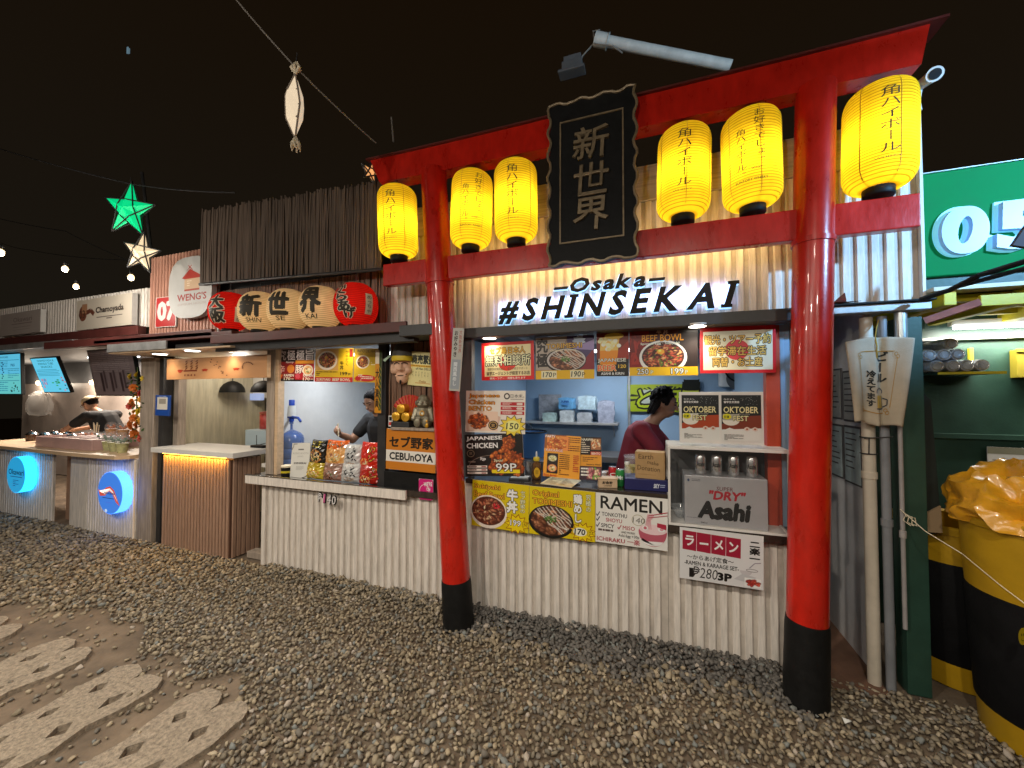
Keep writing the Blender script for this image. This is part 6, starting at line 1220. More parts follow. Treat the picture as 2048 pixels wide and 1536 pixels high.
for k, (px, m, lab) in enumerate(((1206, 'paperwhite', 'small white cup at the left of the drinks on the right counter'), (1213, 'skinA', 'small pinkish tub beside the white cup on the right counter'))):
    p = at(px, 930, 2.95); t = small('cup', lab, 'cup', (p.x, 2.92+.04*k, CZ)); MB().lathe([(.022, 0), (.03, .06), (.027, .062)], 18).obj('cup_body', M[m], t, smooth=True)
# blue box with the cardboard donation sign
p = atz(1300, 985, .967); t = small('blue_box', 'dark blue lidded box at the right end of the counter', 'box', (-.0, 2.74, CZ), R(3)); navy = mat('navy_card', (.012, .014, .10), .5, noise=.1)
a = at(1248, 985, 2.69); b = at(1336, 985, 2.69); W = b.x-a.x; t.location = ((a.x+b.x)/2, 2.77, CZ); MB().box(-W/2, W/2, -.075, .11, 0, .075, .004).obj('box_body', navy, t); P = Print(.07, .035); P.text('SKY', 0, .1, .5, .95, 'd8dce8', .06, shear=.1).rect(.55, .25, 1, .42, '9aa4c8').rect(.55, .6, .95, .75, '9aa4c8'); o = P.build(t); o.location = (W*.30, -.0758, .018)
cardb = mat('brown_cardboard', (.40, .25, .11), .8, noise=.12, scale=12); a = at(1272, 957, 2.70); b = at(1332, 957, 2.70); W = b.x-a.x
t = small('cardboard_sign', 'brown cardboard box hand lettered as a donation box on the blue box', 'cardboard box', ((a.x+b.x)/2, 2.765, CZ+.0755), R(-6)); MB().box(-W/2, W/2, -.055, .055, 0, .175, .002).obj('box_body', cardb, t); P = Print(W, .175); P.text('Earth', .12, .08, .62, .26, '4a3418', -.01, shear=.05).text('make', .42, .32, .80, .46, '4a3418', -.01, rot=-8).text('Donation', .08, .52, .84, .70, '4a3418', -.012, rot=-3).line([(.1, .84), (.7, .84)], .008, '7a5a34'); o = P.build(t); o.location = (0, -.0553, 0)
# glass case
X0, X1, Y0, Y1, Z0, Z1 = .118, .770, 2.615, 2.93, .785, 1.272
t = small('display_case', 'white framed clear acrylic case at the right end of the counter', 'display case', ((X0+X1)/2, Y0, Z0)); fm = M['white']; w = .014
for x in (X0, X1-w):
    for y in (Y0, Y1-w): MB().box(x, x+w, y, y+w, Z0+w, Z1-w, .002).obj('upright', fm, t, world=True)
for z in (Z0, Z1-w):
    for y in (Y0, Y1-w): MB().box(X0, X1, y, y+w, z, z+w, .002).obj('rail', fm, t, world=True)
    for x in (X0, X1-w): MB().box(x, x+w, Y0+w, Y1-w, z, z+w, .002).obj('rail', fm, t, world=True)
MB().box(X0+w, X1-w, Y0+.004, Y0+.008, Z0+w, Z1-w).obj('front_pane', M['pane'], t, world=True); MB().box(X0+.004, X0+.008, Y0+w, Y1-w, Z0+w, Z1-w).obj('side_pane', M['pane'], t, world=True)
MB().box(X1-.008, X1-.004, Y0+w, Y1-w, Z0+w, Z1-w).obj('side_pane', M['pane'], t, world=True); MB().box(X0+.002, X1-.002, Y0+.002, Y1-.002, Z1+.001, Z1+.006).obj('top_sheet', fm, t, world=True); MB().box(X0+w, X1-w, Y0+w, Y1-w, Z0+.003, Z0+.008).obj('floor_sheet', fm, t, world=True)
MB().box(X0+w, X1-w, Y1-.01, Y1-.006, Z0+w, Z1-w).obj('back_pane', M['charcoal'], t, world=True)
# beer carton and cans
silver = mat('silver_card', (.42, .42, .44), .38, metal=.25, noise=.06); a = at(1370, 1047, 2.66); b = at(1537, 1060, 2.66); c = at(1370, 949, 2.66); W = b.x-a.x; Hc = .30
t = small('beer_carton', 'silver beer carton with red and black lettering inside the acrylic case', 'carton', ((a.x+b.x)/2, 2.66, Z0+.0085)); MB().box(-W/2, W/2, 0, .20, 0, Hc, .004).obj('carton_body', silver, t)
P = Print(W, Hc); P.text('SUPER', .40, .20, .60, .28, '6a3a3a', .01, shear=.1).text('"DRY"', .30, .28, .74, .47, 'a8182a', .05, shear=.18).text('Asahi', .17, .50, .80, .88, '0e0c0c', .075, shear=.12).ell(.05, .1, .014, .03, '3a4a6a').lines(.09, .07, .2, .13, 2, '6a6a70', rp, .4).lines(.02, .86, .2, .9, 1, '8a8a90', rp, .4).text('500ml', .20, .935, .28, .97, '3a3a3e', .01); o = P.build(t); o.location = (0, -.0004, 0)
for px, lab in ((1401, 'first silver beer can from the left on the carton in the case'), (1433, 'second silver beer can from the left on the carton in the case'), (1467, 'third silver beer can from the left on the carton in the case'), (1503, 'silver beer can at the right end of the carton in the case')):
    can(lab, px, 2.72, M['tin'], 'Asahi', M['black'], .031, .122, Z0+.0085+Hc+.001, 0, 'silver beer cans in the acrylic case')
p = at(1350, 980, 2.8); t = small('glass_bowl', 'clear bowl standing at the left inside the acrylic case', 'bowl', (X0+.085, 2.78, Z0+.0085)); MB().lathe([(.03, 0), (.035, .006), (.06, .05), (.064, .075), (.060, .075), (.03, .01)], 24).obj('bowl_body', M['clear'], t, smooth=True)
# ------------------------------------------------------------------ inside the right hatch
a = at(1050, 842, 4.18); b = at(1236, 850, 4.18); t = small('wall_shelf', 'pale wall shelf holding plastic bags at the back of the right hatch', 'shelf', ((a.x+b.x)/2, 4.399, a.z)); W = b.x-a.x
MB().box(-W/2, W/2, -.24, 0, -.025, 0, .003).obj('shelf_board', M['grey'], t)
for s in (-1, 1): MB().tube([(s*W*.45, -.2, -.026), (s*W*.45, -.012, -.16)], .008, 6).obj('bracket', M['grey'], t)
baghx = [('pale green plastic pack of cups low on the shelf', 1100, 828, .15, .10, (.50, .66, .62)), ('bright blue printed pack on top of the shelf pile', 1134, 800, .17, .13, (.16, .42, .70)), ('clear pack of lids beside the blue pack', 1175, 800, .19, .15, (.50, .64, .70)), ('white pack of boxes standing on the shelf middle', 1135, 833, .15, .13, (.62, .66, .66)), ('grey pack of boxes standing right of the white pack', 1170, 836, .16, .11, (.42, .44, .46)), ('tall clear bag of dark cups at the right end of the shelf', 1212, 810, .17, .24, (.34, .36, .44)), ('leaning grey board at the back of the shelf', 1100, 790, .26, .30, (.30, .31, .34))]
for i, (lab, px, py, w, h, c) in enumerate(baghx):
    y = 4.22 if i < 6 else 4.34; p = at(px, py, y); zb = b.z+.0 if i not in (1, 2) else b.z+.135; zb = a.z+.001 if i not in (1, 2) else a.z+.14
    t = small('plastic_pack' if i < 6 else 'leaning_board', lab, 'pack' if i < 6 else 'board', (p.x, y, zb), R(ro.uniform(-10, 10)), 'packs on the wall shelf' if i < 6 else None); m = mat('pack_film', c, .22, noise=.3, scale=18, bump=.5, bscale=30, coat=.5)
    d = .09 if i < 6 else .012; bm = bmesh.new(); bmesh.ops.create_cube(bm, size=1); bmesh.ops.subdivide_edges(bm, edges=bm.edges[:], cuts=3, use_grid_fill=True)
    for v in bm.verts:
        k = 1 if i == 6 else 1+.05*math.sin(v.co.z*9+v.co.x*7+i); v.co = Vector((v.co.x*w*k+ro.uniform(-.006, .006)*(i < 6), v.co.y*d*k, (v.co.z+.5)*h*(1-(.08*(abs(v.co.x)*2)**2 if i < 6 else 0)))); v.co.x += ro.uniform(-.003, .003)
    MB().bm(bm).obj('film' if i < 6 else 'board_sheet', m, t, smooth=(i < 6))
    if i == 1: P = Print(w*.7, h*.5); P.text('SUPER', .1, .1, .9, .45, '1a4a9a', .06).ell(.5, .7, .4, .2, '5a9ad8'); o = P.build(t); o.location = (0, -d/2-.012, h*.28)
# green towel on the wall
def towel(P):
    P.rect(0, 0, 1, 1, '9aa818')
    r = random.Random(6)
    for k in range(24): a = r.uniform(0, 6.28); u, v = .5+.47*math.cos(a), .5+.44*math.sin(a); P.poly([(u, v), (u+.03*math.sin(a), v-.05*math.cos(a)), (.5+(u-.5)*.55, .5+(v-.5)*.55)], '16180c')
    P.rect(.2, .2, .96, .86, 'b4b8a8')
    for i, ch in enumerate('とらほー'): P.text(ch, .14+.21*i, .18+.03*(i % 2), .36+.21*i, .86, 'aab81c', .09, '14160a', .07, shear=.08)
t = board('green_towel', 'yellow green fan towel with thick black lettering on the back wall', 'towel', [(1253, 769), (1400, 768), (1396, 824), (1257, 823)], 4.36, thick=.006, design=towel, material=mat('green_towel_cloth', (.32, .36, .012), .85))
p = at(1480, 745, 4.25); t = small('wall_fan', 'white square wall fan partly hidden by the cream poster', 'fan', (p.x, 4.25, p.z-.06)); MB().box(-.17, .17, 0, .14, -.08, .18, .02).obj('fan_case', M['white'], t); MB().tube([(.13*math.cos(a), -.004, .05+.13*math.sin(a)) for a in [2*math.pi*i/28 for i in range(29)]], .008, 6).obj('fan_ring', M['black'], t); MB().lathe([(.12, 0), (.12, .004)], 28).obj('fan_grille', M['charcoal'], t).rotation_euler = (R(90), 0, 0); t.children[-1].location = (0, -.002, .05)
p = at(1258, 800, 4.3); tag(MB().tube([(0, 0, 0), (0, 0, 2.0)], .016, 10).obj('wall_pipe', M['grey'], smooth=True), 'thin grey pipe running up the back wall by the towel', 'pipe').location = (p.x, 4.37, .05)
p = at(1255, 880, 4.0); t = small('wash_bottle', 'dark green bottle on the back bench by the pipe', 'bottle', (p.x, 4.05, .99)); MB().lathe([(.035, 0), (.04, .01), (.04, .14), (.015, .18), (.015, .22)], 16).obj('bottle_body', M['dgreen'], t, smooth=True)
t = small('back_bench', 'dark low bench along the back wall of the right hatch', 'bench', (-.5, 4.1, 0)); MB().box(-.65, .62, -.22, .22, .93, .985, .004).obj('bench_top', M['charcoal'], t)
for x in (-.6, .57):
    for y in (-.18, .18): MB().box(x, x+.04, y-.02, y+.02, 0, .929).obj('leg', M['dark'], t)
p = at(1055, 900, 3.6); t = small('blue_bucket', 'blue plastic bucket at the left of the right hatch', 'bucket', (p.x, 3.7, .98)); MB().lathe([(.13, 0), (.16, .24), (.165, .25), (.155, .25), (.125, .01)], 28).obj('bucket_body', mat('blue_bucket_plastic', (.06, .16, .36), .4), t, smooth=True); MB().tube([(.16*math.cos(a), .16*math.sin(a), .25) for a in [2*math.pi*i/24 for i in range(25)]], .008, 6).obj('bucket_rim', M['black'], t); t.parent = None
tag(MB().box(-.2, .2, -.2, .2, 0, .975, .005).obj('steel_stand', M['steel'], None, origin=(0, 0, 0)), 'steel stand under the blue bucket', 'stand').location = (p.x, 3.7, 0)
a = at(945, 722, 3.3); tag(MB().box(-.10, .10, -.008, .008, 0, .34, .003).obj('hanging_cloth', mat('blue_grey_cloth', (.32, .42, .46), .8, noise=.2)), 'pale blue cloth hanging beside the left post inside the right hatch', 'cloth').location = (a.x-.05, 3.3, a.z-.05)
# ------------------------------------------------------------------ downlights under the awnings
for i, (x, y) in enumerate(((566, 687), (688, 684))): downlight(x, y, 2.053, ['round downlight over the ramen poster, left end of the left awning', 'round downlight over the yellow posters, middle of the left awning'][i], 'downlights under the left awning', 4.5, (1, .88, .66))
downlight(823, 684, 2.053, 'round downlight over the bamboo pillar and mask', 'downlights under the left awning', 5.5, (1, .84, .55))
downlight(979, 673, 2.04, 'round downlight over the cream consultation poster under the right awning', 'downlights under the right awning', 5.5, (1, .88, .66))
downlight(0, 0, 2.04, 'round downlight hidden behind the beef bowl poster under the right awning', 'downlights under the right awning', 10, (1, .90, .72), inner=Vector((.30, 2.66, 0)))  # extra unseen downlight, added to brighten the right-hand posters
for i, (x, y) in enumerate(((320, 706), (385, 699), (452, 700))): downlight(x, y, 2.018, ['left one of three downlights in the kiosk soffit', 'middle one of three downlights in the kiosk soffit', 'right one of three downlights in the kiosk soffit'][i], 'downlights in the kiosk soffit', 4.5, (1, .80, .55), .06)
# ------------------------------------------------------------------ kiosk things
def P_dim(p):
    p.rect(0, 0, 1, 1, 'd09a6c').rect(.0, .0, 1, .03, 'b07848')
    for u, k in ((.15, 3), (.41, 2), (.72, 2)):
        for j in range(k): p.line([(u-.03+.008*j, .58+.05*j), (u, .55+.05*j), (u+.03-.008*j, .58+.05*j)], .008, 'b03a20')
    for r_ in range(2):
        for c in range(3): u = .215+.055*c; v = .18+.24*r_; p.line([(u-.01, v), (u+.012, v-.06)], .007, '6a3018').line([(u-.008, v+.12), (u+.014, v+.02)], .008, '7a3a20')
    p.line([(.19, .60), (.33, .60)], .010, '8a3a20')
    for c in range(4): p.line([(.20+.035*c, .78), (.20+.035*c+.008, .84)], .012, '7a3018')
    r = random.Random(9)
    for c in range(14): u = .48+.011*c; v = .12+.055*c; p.ell(u+r.uniform(-.03, .03), v+r.uniform(-.06, .06), .007, .022, '5a2a18', 8)
    for c in range(10): a = 3.4-c*.32; p.ell(.83+.05*math.cos(a), .5-.2*math.sin(a), .007, .024, '5a2a18', 8)
board('menu_board', 'long wooden menu board of small brown drawings over the kiosk hatch', 'menu board', [(333, 718), (533, 710), (535, 754), (334, 760)], 2.60, thick=.04, design=P_dim, material=M['warmwood'], bev=.003)
tl = at(331, 714, 2.58)
def rounded(w, h, r, notch=False, n=8):
    p = []
    for cx, cz, a in ((w/2-r, h-r, 0), (-w/2+r, h-r, 90), (-w/2+r, r, 180), (w/2-r, r, 270)): p += [(cx+r*math.cos(R(a+90*k/n)), cz+r*math.sin(R(a+90*k/n))) for k in range(n+1)]
    return p
a = at(335, 640, 2.60); b = at(426, 505, 2.60); W = b.x-a.x; H = b.z-a.z
t = small('kiosk_sign', 'white stadium-shaped sign with a red house and WENG\'S lettering above the kiosk', 'sign', ((a.x+b.x)/2, 2.60, a.z)); t.location = ((a.x+b.x)/2, 2.60, a.z)
po = []
for i in range(48): th = 2*math.pi*i/48; c, s = math.cos(th), math.sin(th); po.append((W/2*.98*abs(c)**.62*(1 if c >= 0 else -1), H/2+H/2*abs(s)**.80*(1 if s >= 0 else -1)))
sw = mat('sign_white', (.46, .455, .44), .5, noise=.06); MB().prism(po, 0, .05).obj('sign_panel', sw, t)
P = Print(W, H); P.poly([(.32, .34), (.50, .20), (.78, .34), (.72, .36), (.50, .26), (.38, .36)], 'a83428').poly([(.38, .36), (.50, .26), (.72, .36), (.70, .37), (.40, .37)], 'a83428').rrect(.38, .36, .72, .55, .02, 'c8a888').rect(.38, .53, .72, .56, 'a84a38').lines(.44, .39, .66, .50, 3, 'e0ccb4', rp, .4).line([(.44, .22), (.54, .14)], .012, 'a83428').line([(.56, .22), (.46, .14)], .012, 'a83428').text("WENG'S", .22, .60, .88, .72, '9a2c24', .03).text('DIMSUM HOUSE', .24, .755, .88, .79, 'a8908a', -.01)
P.build(t)
def P_07(p): p.rect(0, 0, 1, 1, 'd8d0c8').rect(.03, .02, .97, .98, 'b81c1c').text('07', .08, .14, .98, .80, 'e4dcd8', .07)
board('number_sign', 'red 07 stall number sign beside the stadium-shaped sign', 'sign', [(309, 596), (351, 592), (354, 652), (313, 655)], 2.665, thick=.012, design=P_07, material=M['sheet'])
t = board('payment_holder', 'blue payment card holder hung on the post left of the kiosk', 'card holder', [(311, 790), (338, 791), (337, 832), (310, 831)], 2.62, thick=.02, material=mat('royal_blue_plastic', (.015, .07, .34), .4), bev=.003, design=lambda P: (P.rect(.14, .10, .9, .70, 'd8d4cc'), P.rect(.28, .17, .78, .42, '9a948c'), P.text('GCash', .24, .03, .78, .08, 'c8d4f0', .02)))
for i, (px, py, c, lab, r) in enumerate(((363, 795, 'b0a08c', 'round dark ringed sticker on the kiosk wall', .085), (362, 817, 'b0c820', 'lime green round sticker under the ringed one on the kiosk wall', .10))):
    p = at(px, py, 3.905); rr_ = r*1.15; t = small('wall_sticker', lab, 'sticker', (p.x, 3.915, p.z)); P = Print(2*rr_, 2*rr_)
    if i == 0: P.ell(.5, .5, .5, .5, '5a342c').ell(.5, .5, .40, .40, c).lines(.25, .3, .8, .72, 3, '7a4a3a', rp, .5)
    else: P.burst(.5, .5, .5, .5, c, 14, .9).text('GOOD', .22, .25, .80, .48, '5a7a10', .04).text('FOOD', .22, .52, .80, .76, '5a7a10', .04)
    o = P.build(t); o.location = (0, 0, -rr_)
for i, (px, lab) in enumerate(((465, 'black dome pendant lamp over the kiosk bench, left of two'), (527, 'black dome pendant lamp half hidden by the hatch post'))):
    p = at(px, 785, 3.4); t = small('pendant_lamp', lab, 'lamp', (p.x, 3.4, p.z), group='dome pendant lamps in the kiosk'); MB().lathe([(.135, 0), (.135, .02), (.125, .06), (.095, .105), (.05, .135), (.015, .145)], 28, caps=False).obj('shade', M['black'], t, smooth=True); MB().tube([(0, 0, .145), (0, 0, 2.02-p.z)], .005, 6).obj('cord', M['rubber'], t)
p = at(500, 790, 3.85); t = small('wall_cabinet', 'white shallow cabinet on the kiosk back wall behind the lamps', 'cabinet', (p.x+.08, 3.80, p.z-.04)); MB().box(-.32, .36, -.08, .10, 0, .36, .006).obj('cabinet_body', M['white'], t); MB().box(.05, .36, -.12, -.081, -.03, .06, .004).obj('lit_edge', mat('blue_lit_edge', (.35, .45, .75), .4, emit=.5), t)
p = at(526, 862, 3.5); t = small('red_canister', 'red canister standing on the white box in the kiosk', 'canister', (p.x, 3.55, 1.17)); MB().lathe([(.075, 0), (.078, .004), (.078, .17), (.07, .18)], 24).obj('canister_body', mat('red_tin', (.42, .05, .04), .35, noise=.1), t, smooth=True); MB().lathe([(.08, .181), (.08, .205), (.07, .21)], 24).obj('lid', mat('orange_lid', (.5, .12, .07), .4), t, smooth=True)
t = small('white_box', 'pale blue box on the kiosk bench at the hatch post', 'box', (p.x+.02, 3.55, .902)); MB().box(-.15, .2, -.18, .18, 0, .265, .006).obj('box_body', mat('pale_blue_laminate', (.45, .56, .62), .4, noise=.05), t)
p = atz(482, 888, 1.036); t = small('router', 'small black box with cable and aerial on the kiosk desk', 'router', (-3.88, 2.98, 1.036)); MB().box(-.09, .09, -.04, .04, 0, .025, .005).obj('router_body', M['black'], t); MB().tube([(-.05, 0, .025), (-.05, 0, .13)], .003, 6).obj('aerial', M['black'], t); MB().tube([(.06, .02, .01), (.14, .04, .02), (.10, .05, .05), (.02, .05, .04), (-.1, .04, .012)], .004, 6).obj('cord', M['rubber'], t)
# ------------------------------------------------------------------ drinks stall things
def P_cham(p): p.rect(0, 0, 1, 1, 'cfc4b4').ell(.12, .45, .075, .26, '7a4632').rect(.10, .14, .2, .45, 'a87a5a').text('03', .05, .34, .16, .62, '4a2c20', .02).line([(.19, .44), (.27, .38), (.33, .52)], .05, '6a3a2a').text('Chamoyada', .36, .30, .86, .56, '2a1c18', .05).line([(.38, .64), (.84, .64)], .008, '4a3a34').line([(.56, .70), (.66, .70)], .012, '6a5a50')
board('stall_sign', 'cream Chamoyada sign with a brown cup drawing on the drinks stall', 'sign', [(151, 605), (262, 584), (266, 650), (156, 659)], 2.63, thick=.05, design=P_cham, material=M['white'])
def P_oka(p): p.rect(0, 0, 1, 1, 'b8aca6').text('Okawari', .34, .22, .8, .44, '8a7a76', .02).rect(.3, .5, .8, .54, '8a7a76').rect(.34, .66, .76, .69, '9a8c88').rect(.34, .78, .76, .80, '9a8c88')
board('stall_sign', 'faded pale Okawari sign at the far left edge', 'sign', [(0, 632), (80, 617), (82, 664), (0, 672)], 2.63, thick=.05, design=P_oka, material=M['white'])
def disc(label, px, py, rpx, design, col, e, core):
    p = at(px, py, 2.58); r = abs(at(px, py+rpx, 2.58).z-p.z); t = small('light_box', label, 'lit sign', (p.x, 2.655, p.z-r), group='round lit signs on the drinks counter')
    mb = MB(); n = 48; mb.prism([(r*math.cos(2*math.pi*i/n), r+r*math.sin(2*math.pi*i/n)) for i in range(n)], -.10, 0); mb.obj('glowing_rim', mat('rim_glow', core, .4, emit=e, ecol=core), t)
    P = Print(2*r, 2*r); P.ell(.5, .5, .495, .495, col, 48); design(P); o = P.build(t, mat_face); o.location = (0, -.1006, 0)
    l = point_light('sign_glow', (.0, .0, r), .01, core, .05, t); return t
mat_face = attr_mat('sign_face', .35, emit=.75)
def D1(P): P.text('Okawari', .10, .34, .92, .50, '0a2a4a', .02).rect(.2, .54, .84, .565, '1a5a8a').lines(.36, .64, .66, .84, 4, '124a7a', rp, .4)
def D2(P): P.poly([(.02, .44), (.2, .50), (.34, .38), (.5, .34), (.66, .42), (.78, .60), (.9, .78), (.74, .70), (.6, .52), (.46, .46), (.3, .58), (.1, .60)], 'c04a3a').poly([(.06, .48), (.2, .53), (.36, .42), (.5, .39), (.64, .47), (.82, .70), (.62, .50), (.48, .44), (.3, .55)], 'f0d8d0').text('Chamoyada', .18, .46, .70, .56, '1a2a5a', .02).rect(.2, .62, .66, .635, '1a2a5a').lines(.36, .72, .6, .76, 1, '4a6ac8', rp).ell(.36, .93, .05, .04, 'b8d0f8', 12)
disc('glowing cyan round Okawari sign on the left counter front', 38, 949, 36, D1, '28a0d8', 3.2, (.02, .40, .95)); disc('glowing blue round sign with a red wave on the right counter front', 226, 985, 42, D2, '3a78d8', 3.4, (.06, .24, .95))
def screen(label, px, lit, design, Yt=2.95):
    tl, tr, br, bl = [Vector(at(x, y, Yt)) for x, y in px[:2]]+[None, None]
    tlv, trv = at(*px[0], Yt), at(*px[1], Yt); blv, brv = atx(*px[3], tlv.x), atx(*px[2], trv.x)
    if not (2.2 < blv.y < 4.1): blv = at(*px[3], Yt+.35)
    W = (trv-tlv).length; dn = blv-tlv; H = dn.length; t = small('menu_screen', label, 'screen', (tlv+trv)/2+dn, group='hanging menu screens in the drinks stall')
    ang = math.atan2(dn.y, -dn.z); MB().box(-W/2-.015, W/2+.015, .0, .04, -.015, H+.015, .004).obj('casing', M['black'], t); P = Print(W, H); design(P); P.build(t, SCREEN if lit else PRINT, 'picture'); t.rotation_euler = (ang, 0, 0); return t
def S1(P):
    P.rect(0, 0, 1, 1, '58b8d8').rect(0, .5, 1, 1, '62c0c0').text('OKAWARI', .1, .04, .5, .09, '1a5a7a', .02)
    for v in (.14, .36, .66): P.rect(.05, v, .95, v+.012, '1a6a8a')
    P.lines(.08, .18, .5, .34, 4, '2a7a98', rp, .35).text('P65', .62, .24, .78, .31, '14486a', .03).lines(.5, .40, .95, .62, 5, '2a7a98', rp, .35).lines(.04, .70, .5, .96, 5, '2a7a98', rp, .35)
    for k in range(16): P.ell(rp.uniform(.62, .98), rp.uniform(.7, .98), .02, .02, '143a3a', 8)
    for k in range(9): P.ell(.3+rp.uniform(-.04, .04), .2+.05*k, .03, .02, '14486a', 8)
def S2(P):
    P.rect(0, 0, 1, 1, '62c8e8').text('CHAMOYADA &', .22, .04, .86, .10, '1a6a7a', .02).text('MANGO TUBS', .22, .13, .80, .19, '1a6a7a', .02).text('SNACKS', .28, .22, .72, .28, '1a6a7a', .02)
    for v in (.33, .37, .42, .46, .5): P.rect(.06, v, .94-rp.uniform(0, .1), v+.012, '1a7a9a')
    for k in range(14): P.rect(.08+.035*(k % 6), .60+.1*(k//6), .10+.035*(k % 6), .68+.1*(k//6), rp.choice(['b8405a', '3a5aa8', 'd86a7a']))
    for k in range(8): P.ell(rp.uniform(.5, .75), rp.uniform(.6, .95), .05, .02, rp.choice(['2a8a5a', '3aa87a']), 8)
    for k in range(8): P.ell(rp.uniform(.8, .98), rp.uniform(.55, .95), .03, .02, rp.choice(['d85a6a', '2a4a5a']), 8)
def S3(P):
    P.rect(0, 0, 1, 1, '8a7c80').lines(.05, .05, .9, .5, 11, 'b0a4a6', rp, .3)
    for u in (.2, .42, .64): P.rect(u, .5, u+.05, .92, '4c3c40').rect(u+.08, .45, u+.12, .85, '5a4a4e')
screen('lit cyan menu screen at the very left edge', [(-8, 709), (40, 709), (52, 790), (-6, 786)], True, S1); screen('lit cyan menu screen, middle of the three hanging in the drinks stall', [(61, 717), (112, 716), (143, 782), (89, 783)], True, S2); screen('unlit grey menu screen beside the flower garland', [(175, 700), (262, 700), (276, 787), (193, 787)], False, S3)
# flower garland
t = small('flower_garland', 'hanging garland of orange and yellow flowers beside the timber post', 'garland', at(275, 745, 2.72)); o0 = base_of(t)
fm_ = [mat('orange_petal', (.62, .16, .02), .6, noise=.2), mat('yellow_petal', (.70, .50, .02), .6, noise=.2), mat('red_petal', (.45, .05, .03), .6, noise=.2), mat('gold_petal', (.68, .32, .02), .6, noise=.2)]; leafm = mat('garland_leaf', (.05, .10, .02), .6, noise=.3)
FL = [(262, 753, 1), (275, 750, 1), (290, 756, 1), (268, 776, 0), (282, 786, 2), (265, 805, 0), (285, 798, 3), (262, 812, 2), (278, 822, 1), (268, 836, 0), (284, 842, 3), (262, 850, 0), (275, 850, 0), (288, 862, 3), (270, 868, 0), (284, 874, 2), (276, 790, 3), (270, 824, 3)]
for i, (x, y, k) in enumerate(FL):
    c = at(x, y, 2.66+ro.uniform(0, .06))-o0; mb = MB(); q = .055 if y < 840 else .064; ax = Vector((ro.uniform(-.5, .8), -1, ro.uniform(-.2, .5))).normalized(); e1 = ax.orthogonal().normalized(); e2 = ax.cross(e1)
    for ring_, (n, rad, lift) in enumerate(((9, q, .3), (7, q*.7, .65), (5, q*.4, .95))):
        for j in range(n):
            a = 2*math.pi*j/n+ring_*.4; d = e1*math.cos(a)+e2*math.sin(a); s = (ax.cross(d)).normalized()*rad*.42; b0 = c+ax*q*.1*ring_; tip = c+d*rad*(1-.3*lift)+ax*q*.6*lift; md_ = (b0+tip)/2+d*rad*.15
            mb.add([b0[:], (md_+s)[:], tip[:], (md_-s)[:]], [(0, 1, 2, 3)])
    mb.obj('flower', fm_[k], t)
mb = MB()
for i in range(90):
    y = ro.uniform(745, 880); c = at(275+ro.uniform(-16, 16), y, 2.68+ro.uniform(-.02, .06))-o0; d = Vector((ro.uniform(-1, 1), ro.uniform(-1, .2), ro.uniform(-1, .6))).normalized(); s = d.orthogonal().normalized()*.012; L = ro.uniform(.03, .06); mb.add([c[:], (c+d*L*.5+s)[:], (c+d*L)[:], (c+d*L*.5-s)[:]], [(0, 1, 2, 3)])
o = mb.obj('leaves', leafm, t); o['kind'] = 'stuff'; MB().tube([(0, 0, .06), (.0, .0, -.5), (0, 0, -.75)], .006, 6).obj('cord', leafm, t)
# counter things
CZA = .931
def cup(label, x, y, col, big=True, stack=0):
    Y = 2.70+(900-y)*.021; p = at(x, 880, Y); t = small('dome_cup', label, 'cup', (p.x, p.y, CZA+stack), group='dome-lidded fruit cups on the drinks counter'); s = 1.28
    MB().lathe([(.032*s, 0), (.046*s, .085*s)], 18).obj('drink', mat('fruit_drink', col, .25, noise=.3, scale=25), t, smooth=True); MB().lathe([(.034*s, -.0), (.049*s, .095*s), (.051*s, .10*s)], 18, caps=False).obj('cup_wall', M['clear'], t, smooth=True); MB().lathe([(.051*s, .101*s), (.045*s, .13*s), (.028*s, .15*s), (.012*s, .155*s)], 18, caps=False).obj('dome_lid', M['clear'], t, smooth=True)
    mb = MB()
    for k in range(7): a = k*.9; mb.sph((.022*s*math.cos(a), .022*s*math.sin(a), .10*s+.012*(k % 3)), .011*s, 8, 6)
    mb.obj('fruit_pieces', fm_[0] if col[0] > .5 else leafm, t, smooth=True); return t
yel, ora, lime = (.55, .40, .06), (.62, .26, .03), (.40, .38, .10)
for i, (x, y, c, lab, st) in enumerate([(203, 894, lime, 'pale lime cup at the left end of the front row', 0), (217, 897, lime, 'second lime cup from the left in the front row', 0), (230, 899, lime, 'third lime cup in the front row, darker', 0), (245, 900, lime, 'right end lime cup of the front row, widest', 0), (213, 887, yel, 'yellow cup behind the second front cup', 0), (228, 888, ora, 'orange cup in the second row middle', 0), (243, 890, yel, 'yellow cup at the right of the second row', 0), (178, 889, yel, 'yellow cup standing alone by the straw holder', 0), (222, 885, ora, 'orange cup with a red fruit dome raised at the back left', .11), (246, 886, ora, 'orange cup with a red fruit dome raised at the back right', .11)]):
    cup(lab, x, y, c, True, st)
p = atz(190, 885, CZA); t = small('straw_holder', 'tall holder of white straws beside the pink tray', 'straw holder', (p.x, p.y, CZA)); MB().box(-.05, .05, -.04, .04, 0, .15, .004).obj('holder', M['clear'], t)
for k in range(10): MB().tube([(-.035+.008*k, ro.uniform(-.02, .02), .01), (-.04+.0088*k, ro.uniform(-.025, .025), .26+ro.uniform(-.02, .02))], .005, 6).obj('straw', M['cream'], t)
p = atz(115, 898, CZA); t = small('tray_box', 'pink acrylic serving tray box on the drinks counter', 'tray', (p.x, p.y+.30, CZA)); pk = mat('pink_acrylic', (.56, .36, .34), .35, noise=.08); W = .62
